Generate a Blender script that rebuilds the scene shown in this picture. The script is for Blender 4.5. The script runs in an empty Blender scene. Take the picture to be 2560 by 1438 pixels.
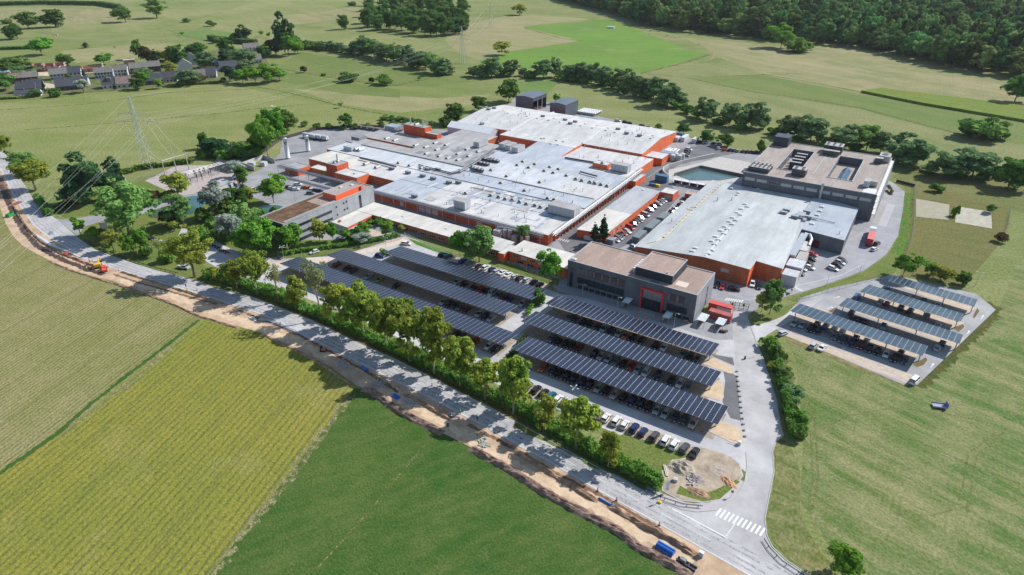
import bpy, bmesh, math, random
from mathutils import Vector, Matrix, noise
rnd = random.Random(7)
S = bpy.context.scene
C = S.collection
PI = math.pi
H = 118.0                      # drone height above the plant, metres; x runs along the carport rows, y away from the road
FOC, PITCH, YAW, CX, CY = 1610.0, math.radians(29.0), math.radians(-32.8),1280.0,719.0
cP, sP, cY, sY = math.cos(PITCH), math.sin(PITCH), math.cos(YAW), math.sin(YAW)
def G(px, py, z=0.0):
 """survey: point of the photograph -> place on the plane at height z"""
 dx, dy = (px - CX) / FOC, (py - CY) / FOC
 d = (dx, cP - dy * sP, -sP - dy * cP)
 t = (z - H) / d[2]
 x, y = d[0] * t, d[1] * t
 return (cY * x + sY * y, -sY * x + cY * y)
def proj(u, v, z):
 x, y = cY * u - sY * v, sY * u + cY * v
 Z = z - H
 f = y * cP - Z * sP
 return CX + FOC * x / f, CY - FOC * (y * sP + Z * cP) / f, f
# ------------------------------------------------------------------ materials
MATS = {}
def lin(c):
 return tuple((x / 12.92 if x <= .04045 else ((x + .055) / 1.055) ** 2.4) for x in c)
def M(name, col, rough=.75, metal=0., var=.12, scale=.6, col2=None, stripes=None, bump=0., spec=.4, coords='Object', alpha=None, rand=0.):
 if name in MATS: return MATS[name]
 if any(k in name for k in ('roof', 'membrane', 'white', 'road paint', 'trim', 'concrete', 'paving', 'kerb')): col = tuple(x * .77 for x in col); col2 = col2 and tuple(x * .77 for x in col2)
 m = bpy.data.materials.new(name); m.use_nodes = True
 nt = m.node_tree; N, L = nt.nodes, nt.links
 b = N['Principled BSDF']
 b.inputs['Roughness'].default_value = rough; b.inputs['Metallic'].default_value = metal
 b.inputs['Specular IOR Level'].default_value = spec
 tc = N.new('ShaderNodeTexCoord')
 n1 = N.new('ShaderNodeTexNoise'); n1.inputs['Scale'].default_value = scale; n1.inputs['Detail'].default_value = 5; n1.inputs['Roughness'].default_value = .65
 L.new(tc.outputs[coords], n1.inputs['Vector'])
 mr = N.new('ShaderNodeMapRange'); mr.inputs[1].default_value = .3; mr.inputs[2].default_value = .7
 L.new(n1.outputs['Fac'], mr.inputs[0])
 mx = N.new('ShaderNodeMix'); mx.data_type = 'RGBA'
 a = tuple(max(0, x * (1 - var)) for x in col); c2 = col2 or tuple(min(1, x * (1 + var)) for x in col)
 mx.inputs[6].default_value = (*a, 1); mx.inputs[7].default_value = (*c2,1)
 L.new(mr.outputs[0], mx.inputs[0]); out = mx.outputs[2]
 if 'roof' in name or 'asphalt' in name or 'cladding' in name:
  mp = N.new('ShaderNodeMapping'); mp.inputs['Scale'].default_value = (.22,.05,.6) if 'roof' in name else ((.09,.09,.09) if 'asphalt' in name else (.7,.7,.08)); L.new(tc.outputs[coords], mp.inputs['Vector']); n3 = N.new('ShaderNodeTexNoise'); n3.inputs['Scale'].default_value = 1; n3.inputs['Detail'].default_value = 8; n3.inputs['Roughness'].default_value = .75; L.new(mp.outputs[0], n3.inputs['Vector'])
  r3 = N.new('ShaderNodeMapRange'); r3.inputs[1].default_value = .38; r3.inputs[2].default_value = .62; r3.inputs[3].default_value = .80; r3.inputs[4].default_value = 1.06; L.new(n3.outputs['Fac'], r3.inputs[0]); m3 = N.new('ShaderNodeMix'); m3.data_type = 'RGBA'; m3.blend_type = 'MULTIPLY'; m3.inputs[0].default_value = 1; L.new(out, m3.inputs[6]); L.new(r3.outputs[0], m3.inputs[7]); out = m3.outputs[2]
 if rand:
  oi = N.new('ShaderNodeObjectInfo'); hs = N.new('ShaderNodeHueSaturation')
  r1 = N.new('ShaderNodeMapRange'); r1.inputs[3].default_value = 1 - rand; r1.inputs[4].default_value = 1 + rand
  r2 = N.new('ShaderNodeMapRange'); r2.inputs[3].default_value = .5 - rand * .07; r2.inputs[4].default_value = .5 + rand * .05
  mm = N.new('ShaderNodeMath'); mm.operation = 'MULTIPLY'; mm.inputs[1].default_value = 7.31
  fr = N.new('ShaderNodeMath'); fr.operation = 'FRACT'
  L.new(oi.outputs['Random'], r1.inputs[0]); L.new(oi.outputs['Random'], mm.inputs[0]); L.new(mm.outputs[0], fr.inputs[0]); L.new(fr.outputs[0], r2.inputs[0])
  L.new(r1.outputs[0], hs.inputs['Value']); L.new(r2.outputs[0], hs.inputs['Hue']); L.new(out, hs.inputs['Color']); out = hs.outputs['Color']
 if stripes:
  ax, per, dep = stripes
  sx = N.new('ShaderNodeSeparateXYZ'); L.new(tc.outputs[coords], sx.inputs[0])
  mu = N.new('ShaderNodeMath'); mu.operation = 'MULTIPLY'; mu.inputs[1].default_value = 2 * PI / per; L.new(sx.outputs[ax], mu.inputs[0])
  si = N.new('ShaderNodeMath'); si.operation = 'SINE'; L.new(mu.outputs[0], si.inputs[0])
  ms = N.new('ShaderNodeMapRange'); ms.inputs[1].default_value = .55; ms.inputs[2].default_value = 1.0; ms.inputs[3].default_value = 1.0; ms.inputs[4].default_value = 1 - dep
  L.new(si.outputs[0], ms.inputs[0])
  m2 = N.new('ShaderNodeMix'); m2.data_type = 'RGBA'; m2.blend_type = 'MULTIPLY'; m2.inputs[0].default_value = 1
  L.new(out, m2.inputs[6]); L.new(ms.outputs[0], m2.inputs[7]); out = m2.outputs[2]
 L.new(out, b.inputs['Base Color'])
 if bump:
  bp = N.new('ShaderNodeBump'); bp.inputs['Strength'].default_value = bump; bp.inputs['Distance'].default_value = .05
  n2 = N.new('ShaderNodeTexNoise'); n2.inputs['Scale'].default_value = scale * 8; L.new(tc.outputs[coords], n2.inputs['Vector'])
  L.new(n2.outputs['Fac'], bp.inputs['Height']); L.new(bp.outputs['Normal'], b.inputs['Normal'])
 if alpha: b.inputs['Alpha'].default_value = alpha
 MATS[name] = m; return m
def field(name, c1, c2, c3, big=.012, mid=.12, fine=1.6, mow=None, rows=None, straw=.35, holes=0):
 """meadow or crop: big soft patches, stretched mowing streaks, fine tufts, optional crop rows (angle, spacing, gap colour, strength)"""
 if name in MATS: return MATS[name]
 m = bpy.data.materials.new(name); m.use_nodes = True
 nt = m.node_tree; N, L = nt.nodes, nt.links
 b = N['Principled BSDF']; b.inputs['Roughness'].default_value = .95; b.inputs['Specular IOR Level'].default_value = .1
 tc = N.new('ShaderNodeTexCoord')
 def noise_(scale, vec, det=6, ro=.6, lo=.35, hi=.65):
  n = N.new('ShaderNodeTexNoise'); n.inputs['Scale'].default_value = scale; n.inputs['Detail'].default_value = det; n.inputs['Roughness'].default_value = ro
  L.new(vec, n.inputs['Vector']); r = N.new('ShaderNodeMapRange'); r.inputs[1].default_value = lo; r.inputs[2].default_value = hi
  L.new(n.outputs['Fac'], r.inputs[0]); return r.outputs[0]
 def mix(f, a, bb, mode='MIX'):
  x = N.new('ShaderNodeMix'); x.data_type = 'RGBA'; x.blend_type = mode
  if isinstance(f, float): x.inputs[0].default_value = f
  else: L.new(f, x.inputs[0])
  for i, q in ((6, a),(7, bb)):
   if isinstance(q, tuple): x.inputs[i].default_value = (*q, 1)
   else: L.new(q, x.inputs[i])
  return x.outputs[2]
 o = tc.outputs['Object']
 col = mix(noise_(big, o), c1, c2)
 ang, st = mow or (0., 6.)
 mp = N.new('ShaderNodeMapping'); mp.vector_type = 'TEXTURE'; mp.inputs['Rotation'].default_value = (0,0, ang); mp.inputs['Scale'].default_value = (st, 1,1); L.new(o, mp.inputs['Vector'])
 fs = N.new('ShaderNodeMath'); fs.operation = 'MULTIPLY'; fs.inputs[1].default_value = straw
 L.new(noise_(mid, mp.outputs[0], 7,.72,.42,.66), fs.inputs[0]); col = mix(fs.outputs[0], col, c3)
 fs2 = N.new('ShaderNodeMath'); fs2.operation = 'MULTIPLY'; fs2.inputs[1].default_value = straw * .8
 L.new(noise_(big * 4.3, o, 9,.74,.46,.64), fs2.inputs[0]); col = mix(fs2.outputs[0], col, c3)
 if rows:
  ra, sp, gc, stg = rows
  mr = N.new('ShaderNodeMapping'); mr.vector_type = 'TEXTURE'; mr.inputs['Rotation'].default_value = (0,0, ra); L.new(o, mr.inputs['Vector'])
  nz = N.new('ShaderNodeTexNoise'); nz.inputs['Scale'].default_value = .5; nz.inputs['Detail'].default_value = 3; L.new(o, nz.inputs['Vector'])
  sx = N.new('ShaderNodeSeparateXYZ'); L.new(mr.outputs[0], sx.inputs[0])
  ad = N.new('ShaderNodeMath'); ad.operation = 'MULTIPLY_ADD'; ad.inputs[1].default_value = sp * .55; L.new(nz.outputs['Fac'], ad.inputs[0]); L.new(sx.outputs[1], ad.inputs[2])
  mu = N.new('ShaderNodeMath'); mu.operation = 'MULTIPLY'; mu.inputs[1].default_value = 2 * PI / sp; L.new(ad.outputs[0], mu.inputs[0])
  si = N.new('ShaderNodeMath'); si.operation = 'SINE'; L.new(mu.outputs[0], si.inputs[0])
  r = N.new('ShaderNodeMapRange'); r.inputs[1].default_value = -.1; r.inputs[2].default_value = .95; r.inputs[4].default_value = stg; L.new(si.outputs[0], r.inputs[0])
  pt = N.new('ShaderNodeMath'); pt.operation = 'MULTIPLY'; L.new(r.outputs[0], pt.inputs[0]); L.new(noise_(.5, o, 4,.6,.3,.55), pt.inputs[1])
  col = mix(pt.outputs[0], col, gc)
  tl = N.new('ShaderNodeMath'); tl.operation = 'MULTIPLY'; tl.inputs[1].default_value = PI / 14; L.new(sx.outputs[1], tl.inputs[0]); tsn = N.new('ShaderNodeMath'); tsn.operation = 'SINE'; L.new(tl.outputs[0], tsn.inputs[0])
  ab = N.new('ShaderNodeMath'); ab.operation = 'ABSOLUTE'; L.new(tsn.outputs[0], ab.inputs[0]); tm = N.new('ShaderNodeMapRange'); tm.inputs[1].default_value = .10; tm.inputs[2].default_value = .04; tm.inputs[4].default_value = .45; L.new(ab.outputs[0], tm.inputs[0]); col = mix(tm.outputs[0], col, gc)
  bp_ = N.new('ShaderNodeMath'); bp_.operation = 'MULTIPLY'; bp_.inputs[1].default_value = .34; L.new(noise_(big * 1.7, o, 9,.75,.54,.74), bp_.inputs[0]); col = mix(bp_.outputs[0], col, (.36,.30,.17))
 tuft = noise_(fine, o, 4,.7,.3,.7)
 tr = N.new('ShaderNodeMapRange'); tr.inputs[3].default_value = .6; tr.inputs[4].default_value = 1.35; L.new(tuft, tr.inputs[0])
 col = mix(1.0, col, tr.outputs[0], 'MULTIPLY')
 L.new(col, b.inputs['Base Color'])
 bp = N.new('ShaderNodeBump'); bp.inputs['Strength'].default_value = .5; bp.inputs['Distance'].default_value = .25
 L.new(tuft, bp.inputs['Height']); L.new(bp.outputs['Normal'], b.inputs['Normal'])
 if holes:
  tb = N.new('ShaderNodeBsdfTransparent'); ms = N.new('ShaderNodeMixShader'); L.new(noise_(holes, o, 6,.75,.44,.56), ms.inputs[0]); L.new(tb.outputs[0], ms.inputs[1]); L.new(b.outputs[0], ms.inputs[2]); L.new(ms.outputs[0], N['Material Output'].inputs[0])
 MATS[name] = m; return m
# ------------------------------------------------------------------ mesh building
class MB:
 def __init__(s): s.v = []; s.f = []; s.m = []; s.k = 0
 def use(s, k): s.k = k; return s
 def face(s, pts, k=None):
  n = len(s.v); s.v += [tuple(p) for p in pts]; s.f.append(tuple(range(n, n + len(pts)))); s.m.append(s.k if k is None else k); return s
 def box(s, x0, x1, y0, y1, z0, z1, k=None, bot=False):
  n = len(s.v); s.v += [(x0, y0, z0),(x1, y0, z0),(x1, y1, z0),(x0, y1, z0),(x0, y0, z1),(x1, y0, z1),(x1, y1, z1),(x0, y1, z1)]
  F = [(4,5,6,7),(0,1,5,4),(1,2,6,5),(2,3,7,6),(3,0,4,7),(3,2,1,0)]
  for f in F: s.f.append(tuple(n + i for i in f)); s.m.append(s.k if k is None else k)
  return s
 def prism(s, poly, z0, z1, k=None):
  n = len(poly)
  zt = z1 if isinstance(z1,(list, tuple)) else [z1] * n
  zb = z0 if isinstance(z0,(list, tuple)) else [z0] * n
  a = sum(poly[i][0] * poly[(i + 1) % n][1] - poly[(i + 1) % n][0] * poly[i][1] for i in range(n))
  idx = list(range(n)) if a > 0 else list(range(n - 1,-1,-1))
  o = len(s.v)
  s.v += [(poly[i][0], poly[i][1], zb[i]) for i in idx] + [(poly[i][0], poly[i][1], zt[i]) for i in idx]
  kk = s.k if k is None else k
  s.f.append(tuple(o + n + i for i in range(n))); s.m.append(kk)
  s.f.append(tuple(o + n - 1 - i for i in range(n))); s.m.append(kk)
  for i in range(n):
   j = (i + 1) % n; s.f.append((o + i, o + j, o + n + j, o + n + i)); s.m.append(kk)
  return s
 def tube(s, pts, r, n=6, k=None, cap=True, r2=None):
  pts = [Vector(p) for p in pts]; o = len(s.v); kk = s.k if k is None else k
  up = Vector((0,0,1)); N_ = len(pts)
  for i, p in enumerate(pts):
   d = (pts[min(i + 1, N_ - 1)] - pts[max(i - 1,0)]).normalized()
   a = d.cross(up)
   if a.length < .01: a = d.cross(Vector((1,0,0)))
   a.normalize(); b = d.cross(a)
   rr = r if r2 is None else r + (r2 - r) * i / max(1, N_ - 1)
   for j in range(n):
    t = 2 * PI * (j + .5) / n; q = p + a * (rr * math.cos(t)) + b * (rr * math.sin(t)); s.v.append(tuple(q))
  for i in range(N_ - 1):
   for j in range(n):
    j2 = (j + 1) % n; s.f.append((o + i * n + j, o + i * n + j2, o + (i + 1) * n + j2, o + (i + 1) * n + j)); s.m.append(kk)
  if cap:
   s.f.append(tuple(o + j for j in range(n))); s.m.append(kk); s.f.append(tuple(o + (N_ - 1) * n + n - 1 - j for j in range(n))); s.m.append(kk)
  return s
 def cyl(s, x, y, z0, z1, r, n=10, k=None, r2=None): return s.tube([(x, y, z0),(x, y, z1)], r, n, k, True, r2)
 def obox(s, cx, cy, z0, z1, lx, ly, a, k=None):
  ca, sa = math.cos(a), math.sin(a)
  return s.prism([(cx + ca * x - sa * y, cy + sa * x + ca * y) for x, y in ((-lx / 2,-ly / 2),(lx / 2,-ly / 2),(lx / 2, ly / 2),(-lx / 2, ly / 2))], z0, z1, k)
 def strip(s, line, w, z, k=None):
  for i in range(len(line) - 1):
   a, b = Vector(line[i]), Vector(line[i + 1]); d = (b - a)
   if d.length < 1e-4: continue
   d.normalize(); n = Vector((-d.y, d.x)) * w / 2
   s.face([(*(a - n), z),(*(b - n), z),(*(b + n), z),(*(a + n), z)], k)
  return s
 def build(s, name, mats, parent=None, smooth=False, loc=None):
  me = bpy.data.meshes.new(name)
  rt = parent
  while rt is not None and rt.parent is not None: rt = rt.parent
  off = Vector(loc) if loc is not None else (Vector(rt.location) if rt is not None and rt.get('_w') else Vector((0,0,0)))
  me.from_pydata([(x - off.x, y - off.y, z - off.z) for x, y, z in s.v], [], s.f)
  if not isinstance(mats, (list, tuple)): mats = [mats]
  for m in mats: me.materials.append(m)
  me.polygons.foreach_set('material_index', s.m)
  if smooth: me.polygons.foreach_set('use_smooth', [True] * len(s.f))
  me.update()
  o = bpy.data.objects.new(name, me); C.objects.link(o)
  if parent is not None: o.parent = parent
  elif loc is not None: o.location = loc
  return o
def tag(o, label=None, cat=None, group=None, kind=None):
 if label: o['label'] = label
 if cat: o['category'] = cat
 if group: o['group'] = group
 if kind: o['kind'] = kind
 return o
def thing(name, label, cat, loc=(0,0,0), rz=0., group=None, world=True):
 o = bpy.data.objects.new(name, None); C.objects.link(o); o.location = loc; o.rotation_euler = (0,0, rz); o.empty_display_size = .5
 if world and rz == 0.: o['_w'] = 1
 return tag(o, label, cat, group)
def dup(root, loc, rz=0., scale=None, label=None, group=None, cat=None):
 r = root.copy(); C.objects.link(r); r.location = loc; r.rotation_euler = (0,0, rz)
 if scale: r.scale = scale
 tag(r, label, cat, group)
 for ch in list(root.children):
  c = ch.copy(); C.objects.link(c); c.parent = r
  for g in ch.children:
   d = g.copy(); C.objects.link(d); d.parent = c
 return r
def setmat(o, m, i=0):
 o.material_slots[i].link = 'OBJECT'; o.material_slots[i].material = m
ORD = ['first', 'second', 'third', 'fourth', 'fifth', 'sixth', 'seventh', 'eighth', 'ninth', 'tenth', 'eleventh', 'twelfth', 'thirteenth', 'fourteenth', 'fifteenth', 'sixteenth', 'seventeenth', 'eighteenth', 'nineteenth', 'twentieth', 'twenty-first', 'twenty-second', 'twenty-third', 'twenty-fourth', 'twenty-fifth', 'twenty-sixth', 'twenty-seventh', 'twenty-eighth', 'twenty-ninth', 'thirtieth']
for d_, t_ in (('thirty', 'thirtieth'),('forty', 'fortieth'),('fifty', 'fiftieth'),('sixty', 'sixtieth'),('seventy', 'seventieth'),('eighty', 'eightieth'),('ninety', 'ninetieth'),('hundred', 'hundredth')): ORD += ([t_] if t_ not in ORD else []) + [d_ + '-' + q for q in ORD[:9]]
# ------------------------------------------------------------------ camera, sun, sky
cam = bpy.data.cameras.new('camera'); co = bpy.data.objects.new('camera', cam); C.objects.link(co); S.camera = co
co.location = (0,0, H); co.rotation_euler = (PI / 2 - PITCH, 0,-YAW)
cam.sensor_fit = 'HORIZONTAL'; cam.sensor_width = 36; cam.lens = FOC / 2560 * 36; cam.clip_start = 1; cam.clip_end = 9000
SAZ, SEL = math.radians(58), math.radians(41)      # the sun stands behind the plant, to the right
sd = Vector((math.cos(SAZ) * math.cos(SEL), math.sin(SAZ) * math.cos(SEL), math.sin(SEL)))
sl = bpy.data.lights.new('sun', 'SUN'); sl.energy = 4.8; sl.angle = math.radians(.5); sl.color = (1,.975,.935)
so = bpy.data.objects.new('sun', sl); C.objects.link(so); so.rotation_euler = sd.to_track_quat('Z', 'Y').to_euler(); so.location = (0,300,300)
W = bpy.data.worlds.new('World'); S.world = W; W.use_nodes = True
bg = W.node_tree.nodes['Background']; sk = W.node_tree.nodes.new('ShaderNodeTexSky'); sk.sky_type = 'NISHITA'; sk.sun_disc = False
sk.sun_elevation = SEL; sk.sun_rotation = math.atan2(sd.x, sd.y); sk.air_density = 1.2; sk.dust_density = .4
W.node_tree.links.new(sk.outputs[0], bg.inputs['Color']); bg.inputs['Strength'].default_value = .115
S.view_settings.view_transform = 'Standard'; S.view_settings.look = 'None'; S.view_settings.gamma = 1; S.view_settings.exposure = 0.4
S.cycles.max_bounces = 4; S.cycles.diffuse_bounces = 2; S.cycles.glossy_bounces = 2; S.cycles.transmission_bounces = 3; S.cycles.transparent_max_bounces = 6
# ------------------------------------------------------------------ ground
def sheet(name, px, mat, z, uv=False, kind='structure'):
 pts = px if uv else [G(*p) for p in px]
 o = MB().face([(x, y, z) for x, y in pts]).build(name, mat)
 if o.data.polygons[0].normal.z < 0: o.data.flip_normals()
 return tag(o, kind=kind)
g1, g2, g3 = (.115,.16,.04),(.18,.195,.07),(.30,.275,.14)
meadow = field('meadow grass', g1, g2, g3,.006,.05,.9,(.45,7))
meadow_b = field('far meadow grass', (.13,.175,.045),(.21,.21,.085),(.31,.28,.14),.008,.04,.8,(-.35,8))
dark_gr = field('rich field grass', (.028,.086,.014),(.056,.106,.02),(.13,.15,.045),.022,.3,1.8,(1.0,3.5), None, .45)
right_gr = field('mown field grass', (.058,.13,.024),(.12,.155,.046),(.28,.25,.125),.02,.22,1.4,(-.3,9), None, .72)
lawn = field('lawn grass', (.09,.15,.025),(.13,.155,.04),(.22,.2,.075),.06,.3,1.6, None, None, .35)
lush = field('lush green grass', (.06,.2,.02),(.09,.2,.025),(.2,.2,.08),.06,.3,1.6, None, None, .3)
rough_gr = field('rough dry grass', (.085,.125,.028),(.135,.145,.042),(.27,.235,.12),.07,.35,1.2, None, None, .6)
RA = math.atan2(G(140,1092)[1] - G(490,815)[1], G(140,1092)[0] - G(490,815)[0])
crop_a = field('pale crop rows', (.18,.185,.058),(.215,.205,.08),(.32,.265,.145),.02,.12,1.5,(RA, 5),(RA, 1.35,(.1,.115,.03),.75),.5)
crop_b = field('yellow crop rows', (.205,.205,.034),(.25,.22,.04),(.15,.18,.033),.02,.2,1.5,(RA, 5),(RA, 1.9,(.1,.115,.035),.8),.5)
maize = field('bright maize', (.12,.235,.035),(.1,.19,.04),(.17,.23,.04),.012,.06,.8,(.5,6),(.5,2.4,(.07,.13,.025),.35),.5)
straw = field('straw strip', (.25,.225,.10),(.18,.185,.07),(.32,.28,.16),.15,.6,2., None, None, .6,.55)
dirt = M('bare soil', (.40,.27,.175),.95, var=.25, scale=.22, col2=(.55,.40,.27), bump=.5, spec=.1)
soil = M('dark dug soil', (.13,.075,.05),.95, var=.35, scale=.7, col2=(.26,.165,.11), bump=.9, spec=.1)
asph = M('grey asphalt', (.25,.245,.25),.9, var=.08, scale=.08, col2=(.31,.305,.31), bump=.1, spec=.2)
asph_d = M('dark asphalt', (.13,.128,.135),.9, var=.1, scale=.1, col2=(.17,.168,.172), bump=.1, spec=.2)
asph_l = M('pale worn asphalt', (.42,.405,.41),.9, var=.08, scale=.05, col2=(.49,.475,.47), bump=.1, spec=.2)
paver = M('beige pavers', (.42,.345,.28),.9, var=.12, scale=.5, col2=(.52,.43,.35), bump=.2, spec=.15)
stall = M('brown stall gravel', (.28,.225,.17),.95, var=.2, scale=.8, col2=(.40,.33,.26), bump=.3, spec=.1)
white = M('white road paint', (.78,.78,.76),.7, var=.06, scale=3)
kerbm = M('concrete kerb', (.52,.50,.47),.9, var=.1, scale=1)
g = MB(); g.face([(-5200,-1200,0),(3000,-1200,0),(3000,5200,0),(-5200,5200,0)])
tag(g.build('ground', meadow), kind='structure')
sheet('field', [(-60,115),(0,118),(560,110),(760,150),(1100,186),(1180,190),(1200,215),(1040,300),(700,240),(560,205),(430,218),(130,255),(-60,275)], field('field olive', (.12,.17,.04),(.165,.19,.058),(.24,.23,.1),.007,.05,.8,(.2,8)),.02)
sheet('field', [(-60,18),(300,15),(560,30),(640,60),(300,85),(-60,75)], meadow_b, .02)
sheet('field', [(650,0),(905,-5),(900,60),(1090,110),(1150,130),(750,118),(520,85),(560,30)], meadow_b, .024)
sheet('field', [(-60,262),(430,222),(560,207),(700,240),(860,268),(1120,320),(700,355),(500,395),(380,425),(120,470),(90,420),(-60,320)], field('field pale', (.14,.18,.045),(.2,.205,.075),(.28,.26,.125),.009,.05,.8,(.55,9)),.028)
sheet('field', [(1470,203),(1640,188),(1980,125),(2150,105),(2560,200),(2640,260),(2640,470),(2560,440),(2300,345),(2000,305),(1720,262),(1520,208)], field('field dry', (.13,.165,.05),(.19,.195,.08),(.28,.255,.135),.012,.05,.8,(-.55,9)),.02)
sheet('crop', [(1305,68),(1520,48),(1620,85),(1720,125),(1774,135),(1602,184),(1500,205),(1400,175),(1195,165),(1200,152),(1290,128),(1455,103)], maize, .05)
fA, fB, fC, fD = field('field straw green', (.16,.18,.065),(.215,.2,.09),(.33,.28,.16),.011,.05,.8,(-.45,9), None, .55), field('field deep olive', (.10,.15,.036),(.14,.17,.05),(.21,.21,.08),.01,.05,.8,(-.45,8), None, .3), field('field tan', (.23,.215,.10),(.19,.195,.075),(.33,.285,.165),.01,.05,.8,(.3,8), None, .5), field('field fresh green', (.085,.175,.04),(.12,.19,.05),(.2,.2,.08),.02,.06,.8,(.3,8), None, .3)
for k_, (mt_, px_) in enumerate(((fA, [(1700,92),(1960,116),(2150,124),(2300,165),(2560,220),(2640,245),(2640,286),(2560,265),(2205,222),(2160,230),(2040,207),(1905,184),(1800,145),(1760,118)]),(fB, [(1725,196),(1880,231),(2150,273),(2300,313),(2400,339),(2560,362),(2640,380),(2640,332),(2560,308),(2300,264),(2150,235),(1905,187),(1800,190)]),(fB, [(690,172),(750,130),(900,152),(1100,188),(1190,204),(1085,216),(960,216),(850,198)]),(fC, [(730,222),(900,236),(1100,246),(1230,236),(1180,262),(1000,282),(862,264)]),(fC, [(1176,60),(1290,34),(1480,48),(1308,66),(1455,102),(1290,126),(1198,150),(1150,136),(1110,100)]),(fA, [(640,46),(800,30),(900,16),(902,42),(760,60),(650,63)]),(fD, [(425,86),(520,74),(600,84),(520,102),(470,92)]),(fA, [(-40,22),(110,20),(290,24),(330,44),(250,58),(-40,60)]),(fC, [(150,128),(260,118),(420,108),(470,120),(330,150),(190,158)]),(fD, [(1290,205),(1400,200),(1370,235),(1290,228)]),(fB, [(640,190),(860,235),(1000,245),(1000,225),(860,205),(700,180)]))): sheet('field', px_, mt_, .032 + k_ * .001)
mz = [G(2152,232), G(2200,225), G(2560,270),(G(2640,290)), G(2640,330), G(2560,306), G(2300,262)]
tag(MB().prism(mz, .0,1.9).build('maize_strip', field('maize strip', (.12,.19,.03),(.15,.19,.03),(.2,.2,.04),.05,.3,1.2, None, (-.25,1.6,(.05,.09,.015),.5))), 'bright green strip of standing maize in the far right meadow', 'crop')
sheet('field', [(-90,470),(14,560),(32,588),(56,612),(90,632),(120,647),(155,665),(211,684),(281,700),(360,729),(430,755),(490,783),(505,797),(480,815),(400,880),(310,945),(240,1000),(140,1085),(0,1178),(-90,1235)], crop_a, .02)
sheet('field', [(515,797),(640,828),(702,856),(765,887),(828,918),(887,966),(870,992),(800,1085),(730,1180),(640,1290),(500,1480),(-90,1600),(-90,1242),(0,1186),(140,1093),(310,955),(490,815)], crop_b, .024)
sheet('field', [(887,970),(930,978),(965,1003),(1015,1036),(1066,1061),(1103,1081),(1190,1125),(1280,1175),(1367,1233),(1455,1280),(1550,1328),(1592,1365),(1642,1390),(1730,1440),(1800,1520),(460,1520),(640,1290),(800,1088)], dark_gr, .028)
sheet('field', [(1990,900),(2010,1100),(2000,1250),(2060,1340),(2150,1520),(2700,1600),(2700,560),(2540,660),(2490,790),(2290,965),(1970,850)], right_gr, .02)
sheet('field', [(2285,495),(2330,468),(2520,520),(2525,560),(2500,610),(2440,680),(2400,715),(2250,690),(2270,600)], field('rusty rough grass', (.10,.115,.03),(.14,.132,.042),(.17,.15,.06),.05,.3,1.1, None, None, .6),.034)
sheet('field', [(2230,440),(2340,400),(2560,450),(2640,500),(2640,560),(2520,520),(2285,490)], field('field by hedge', (.09,.125,.03),(.14,.145,.05),(.22,.19,.09),.02,.1,1.0,(-.2,7)),.03)
def track(name, px, w, mat, z, kind='structure'):
 return tag(MB().strip([G(*p) for p in px], w, z).build(name, mat), kind=kind)
def rag(name, px, w, mat, z, seed=1, wob=.5):
 r = random.Random(seed); pts = [Vector(G(*p)) for p in px]; L_ = []; R_ = []
 for i in range(len(pts) - 1):
  a, b = pts[i], pts[i + 1]; n = max(2, int((b - a).length / max(.8, w * .35)))
  d = (b - a).normalized(); q = Vector((-d.y, d.x))
  for k in range(n):
   p = a.lerp(b, k / n); L_.append(p + q * w * (.5 + wob * (r.random() - .5))); R_.append(p - q * w * (.5 + wob * (r.random() - .5)))
 m = MB()
 for i in range(len(L_) - 1): m.face([(*R_[i], z),(*R_[i + 1], z),(*L_[i + 1], z),(*L_[i], z)])
 return tag(m.build(name, mat), kind='structure')
tr0 = field('faint path', (.11,.13,.04),(.17,.16,.065),(.24,.2,.11),.1,.4,1.6, None, None, .6,.8)
rag('straw_margin', [(880,985),(800,1088),(730,1183),(640,1293),(520,1450)], 2.8, straw, .04,2,.5)
rag('straw_margin', [(455,842),(385,905),(335,950),(240,1018),(140,1096)], 2.6, straw, .04,3,.5)
rag('ditch', [(497,800),(400,876),(310,945),(225,1012),(140,1087),(0,1182),(-80,1232)], 1.5, field('ditch grass', (.03,.09,.012),(.045,.1,.02),(.1,.12,.03),.1,.5,2.),.046,4,.4)
rag('track', [(1078,1092),(1000,1186),(905,1298),(775,1442)], .4, tr0,.04,5,.3)
tr = field('dry tyre track', (.13,.165,.05),(.17,.185,.065),(.24,.225,.1),.1,.4,1.6, None, None, .5,.9)
for a in ([(2070,1066),(2120,1040),(2230,1020),(2380,1038),(2480,1060)], [(2030,1000),(2040,1090),(2045,1190),(2030,1290)], [(2021,1000),(2028,1090),(2032,1190),(2020,1290)], [(2490,1080),(2420,1135),(2408,1210),(2395,1258)], [(2510,1080),(2441,1140),(2430,1210),(2415,1290)], [(2170,1072),(2300,1105),(2420,1160),(2560,1215)], [(2240,1285),(2330,1290),(2400,1268)]):
 rag('track', a, .55, tr, .044, rnd.random(),.3)
fl = field('field boundary', (.045,.075,.015),(.07,.085,.02),(.16,.14,.06),.1,.4,1.2, None, None, .4,.35)
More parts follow.
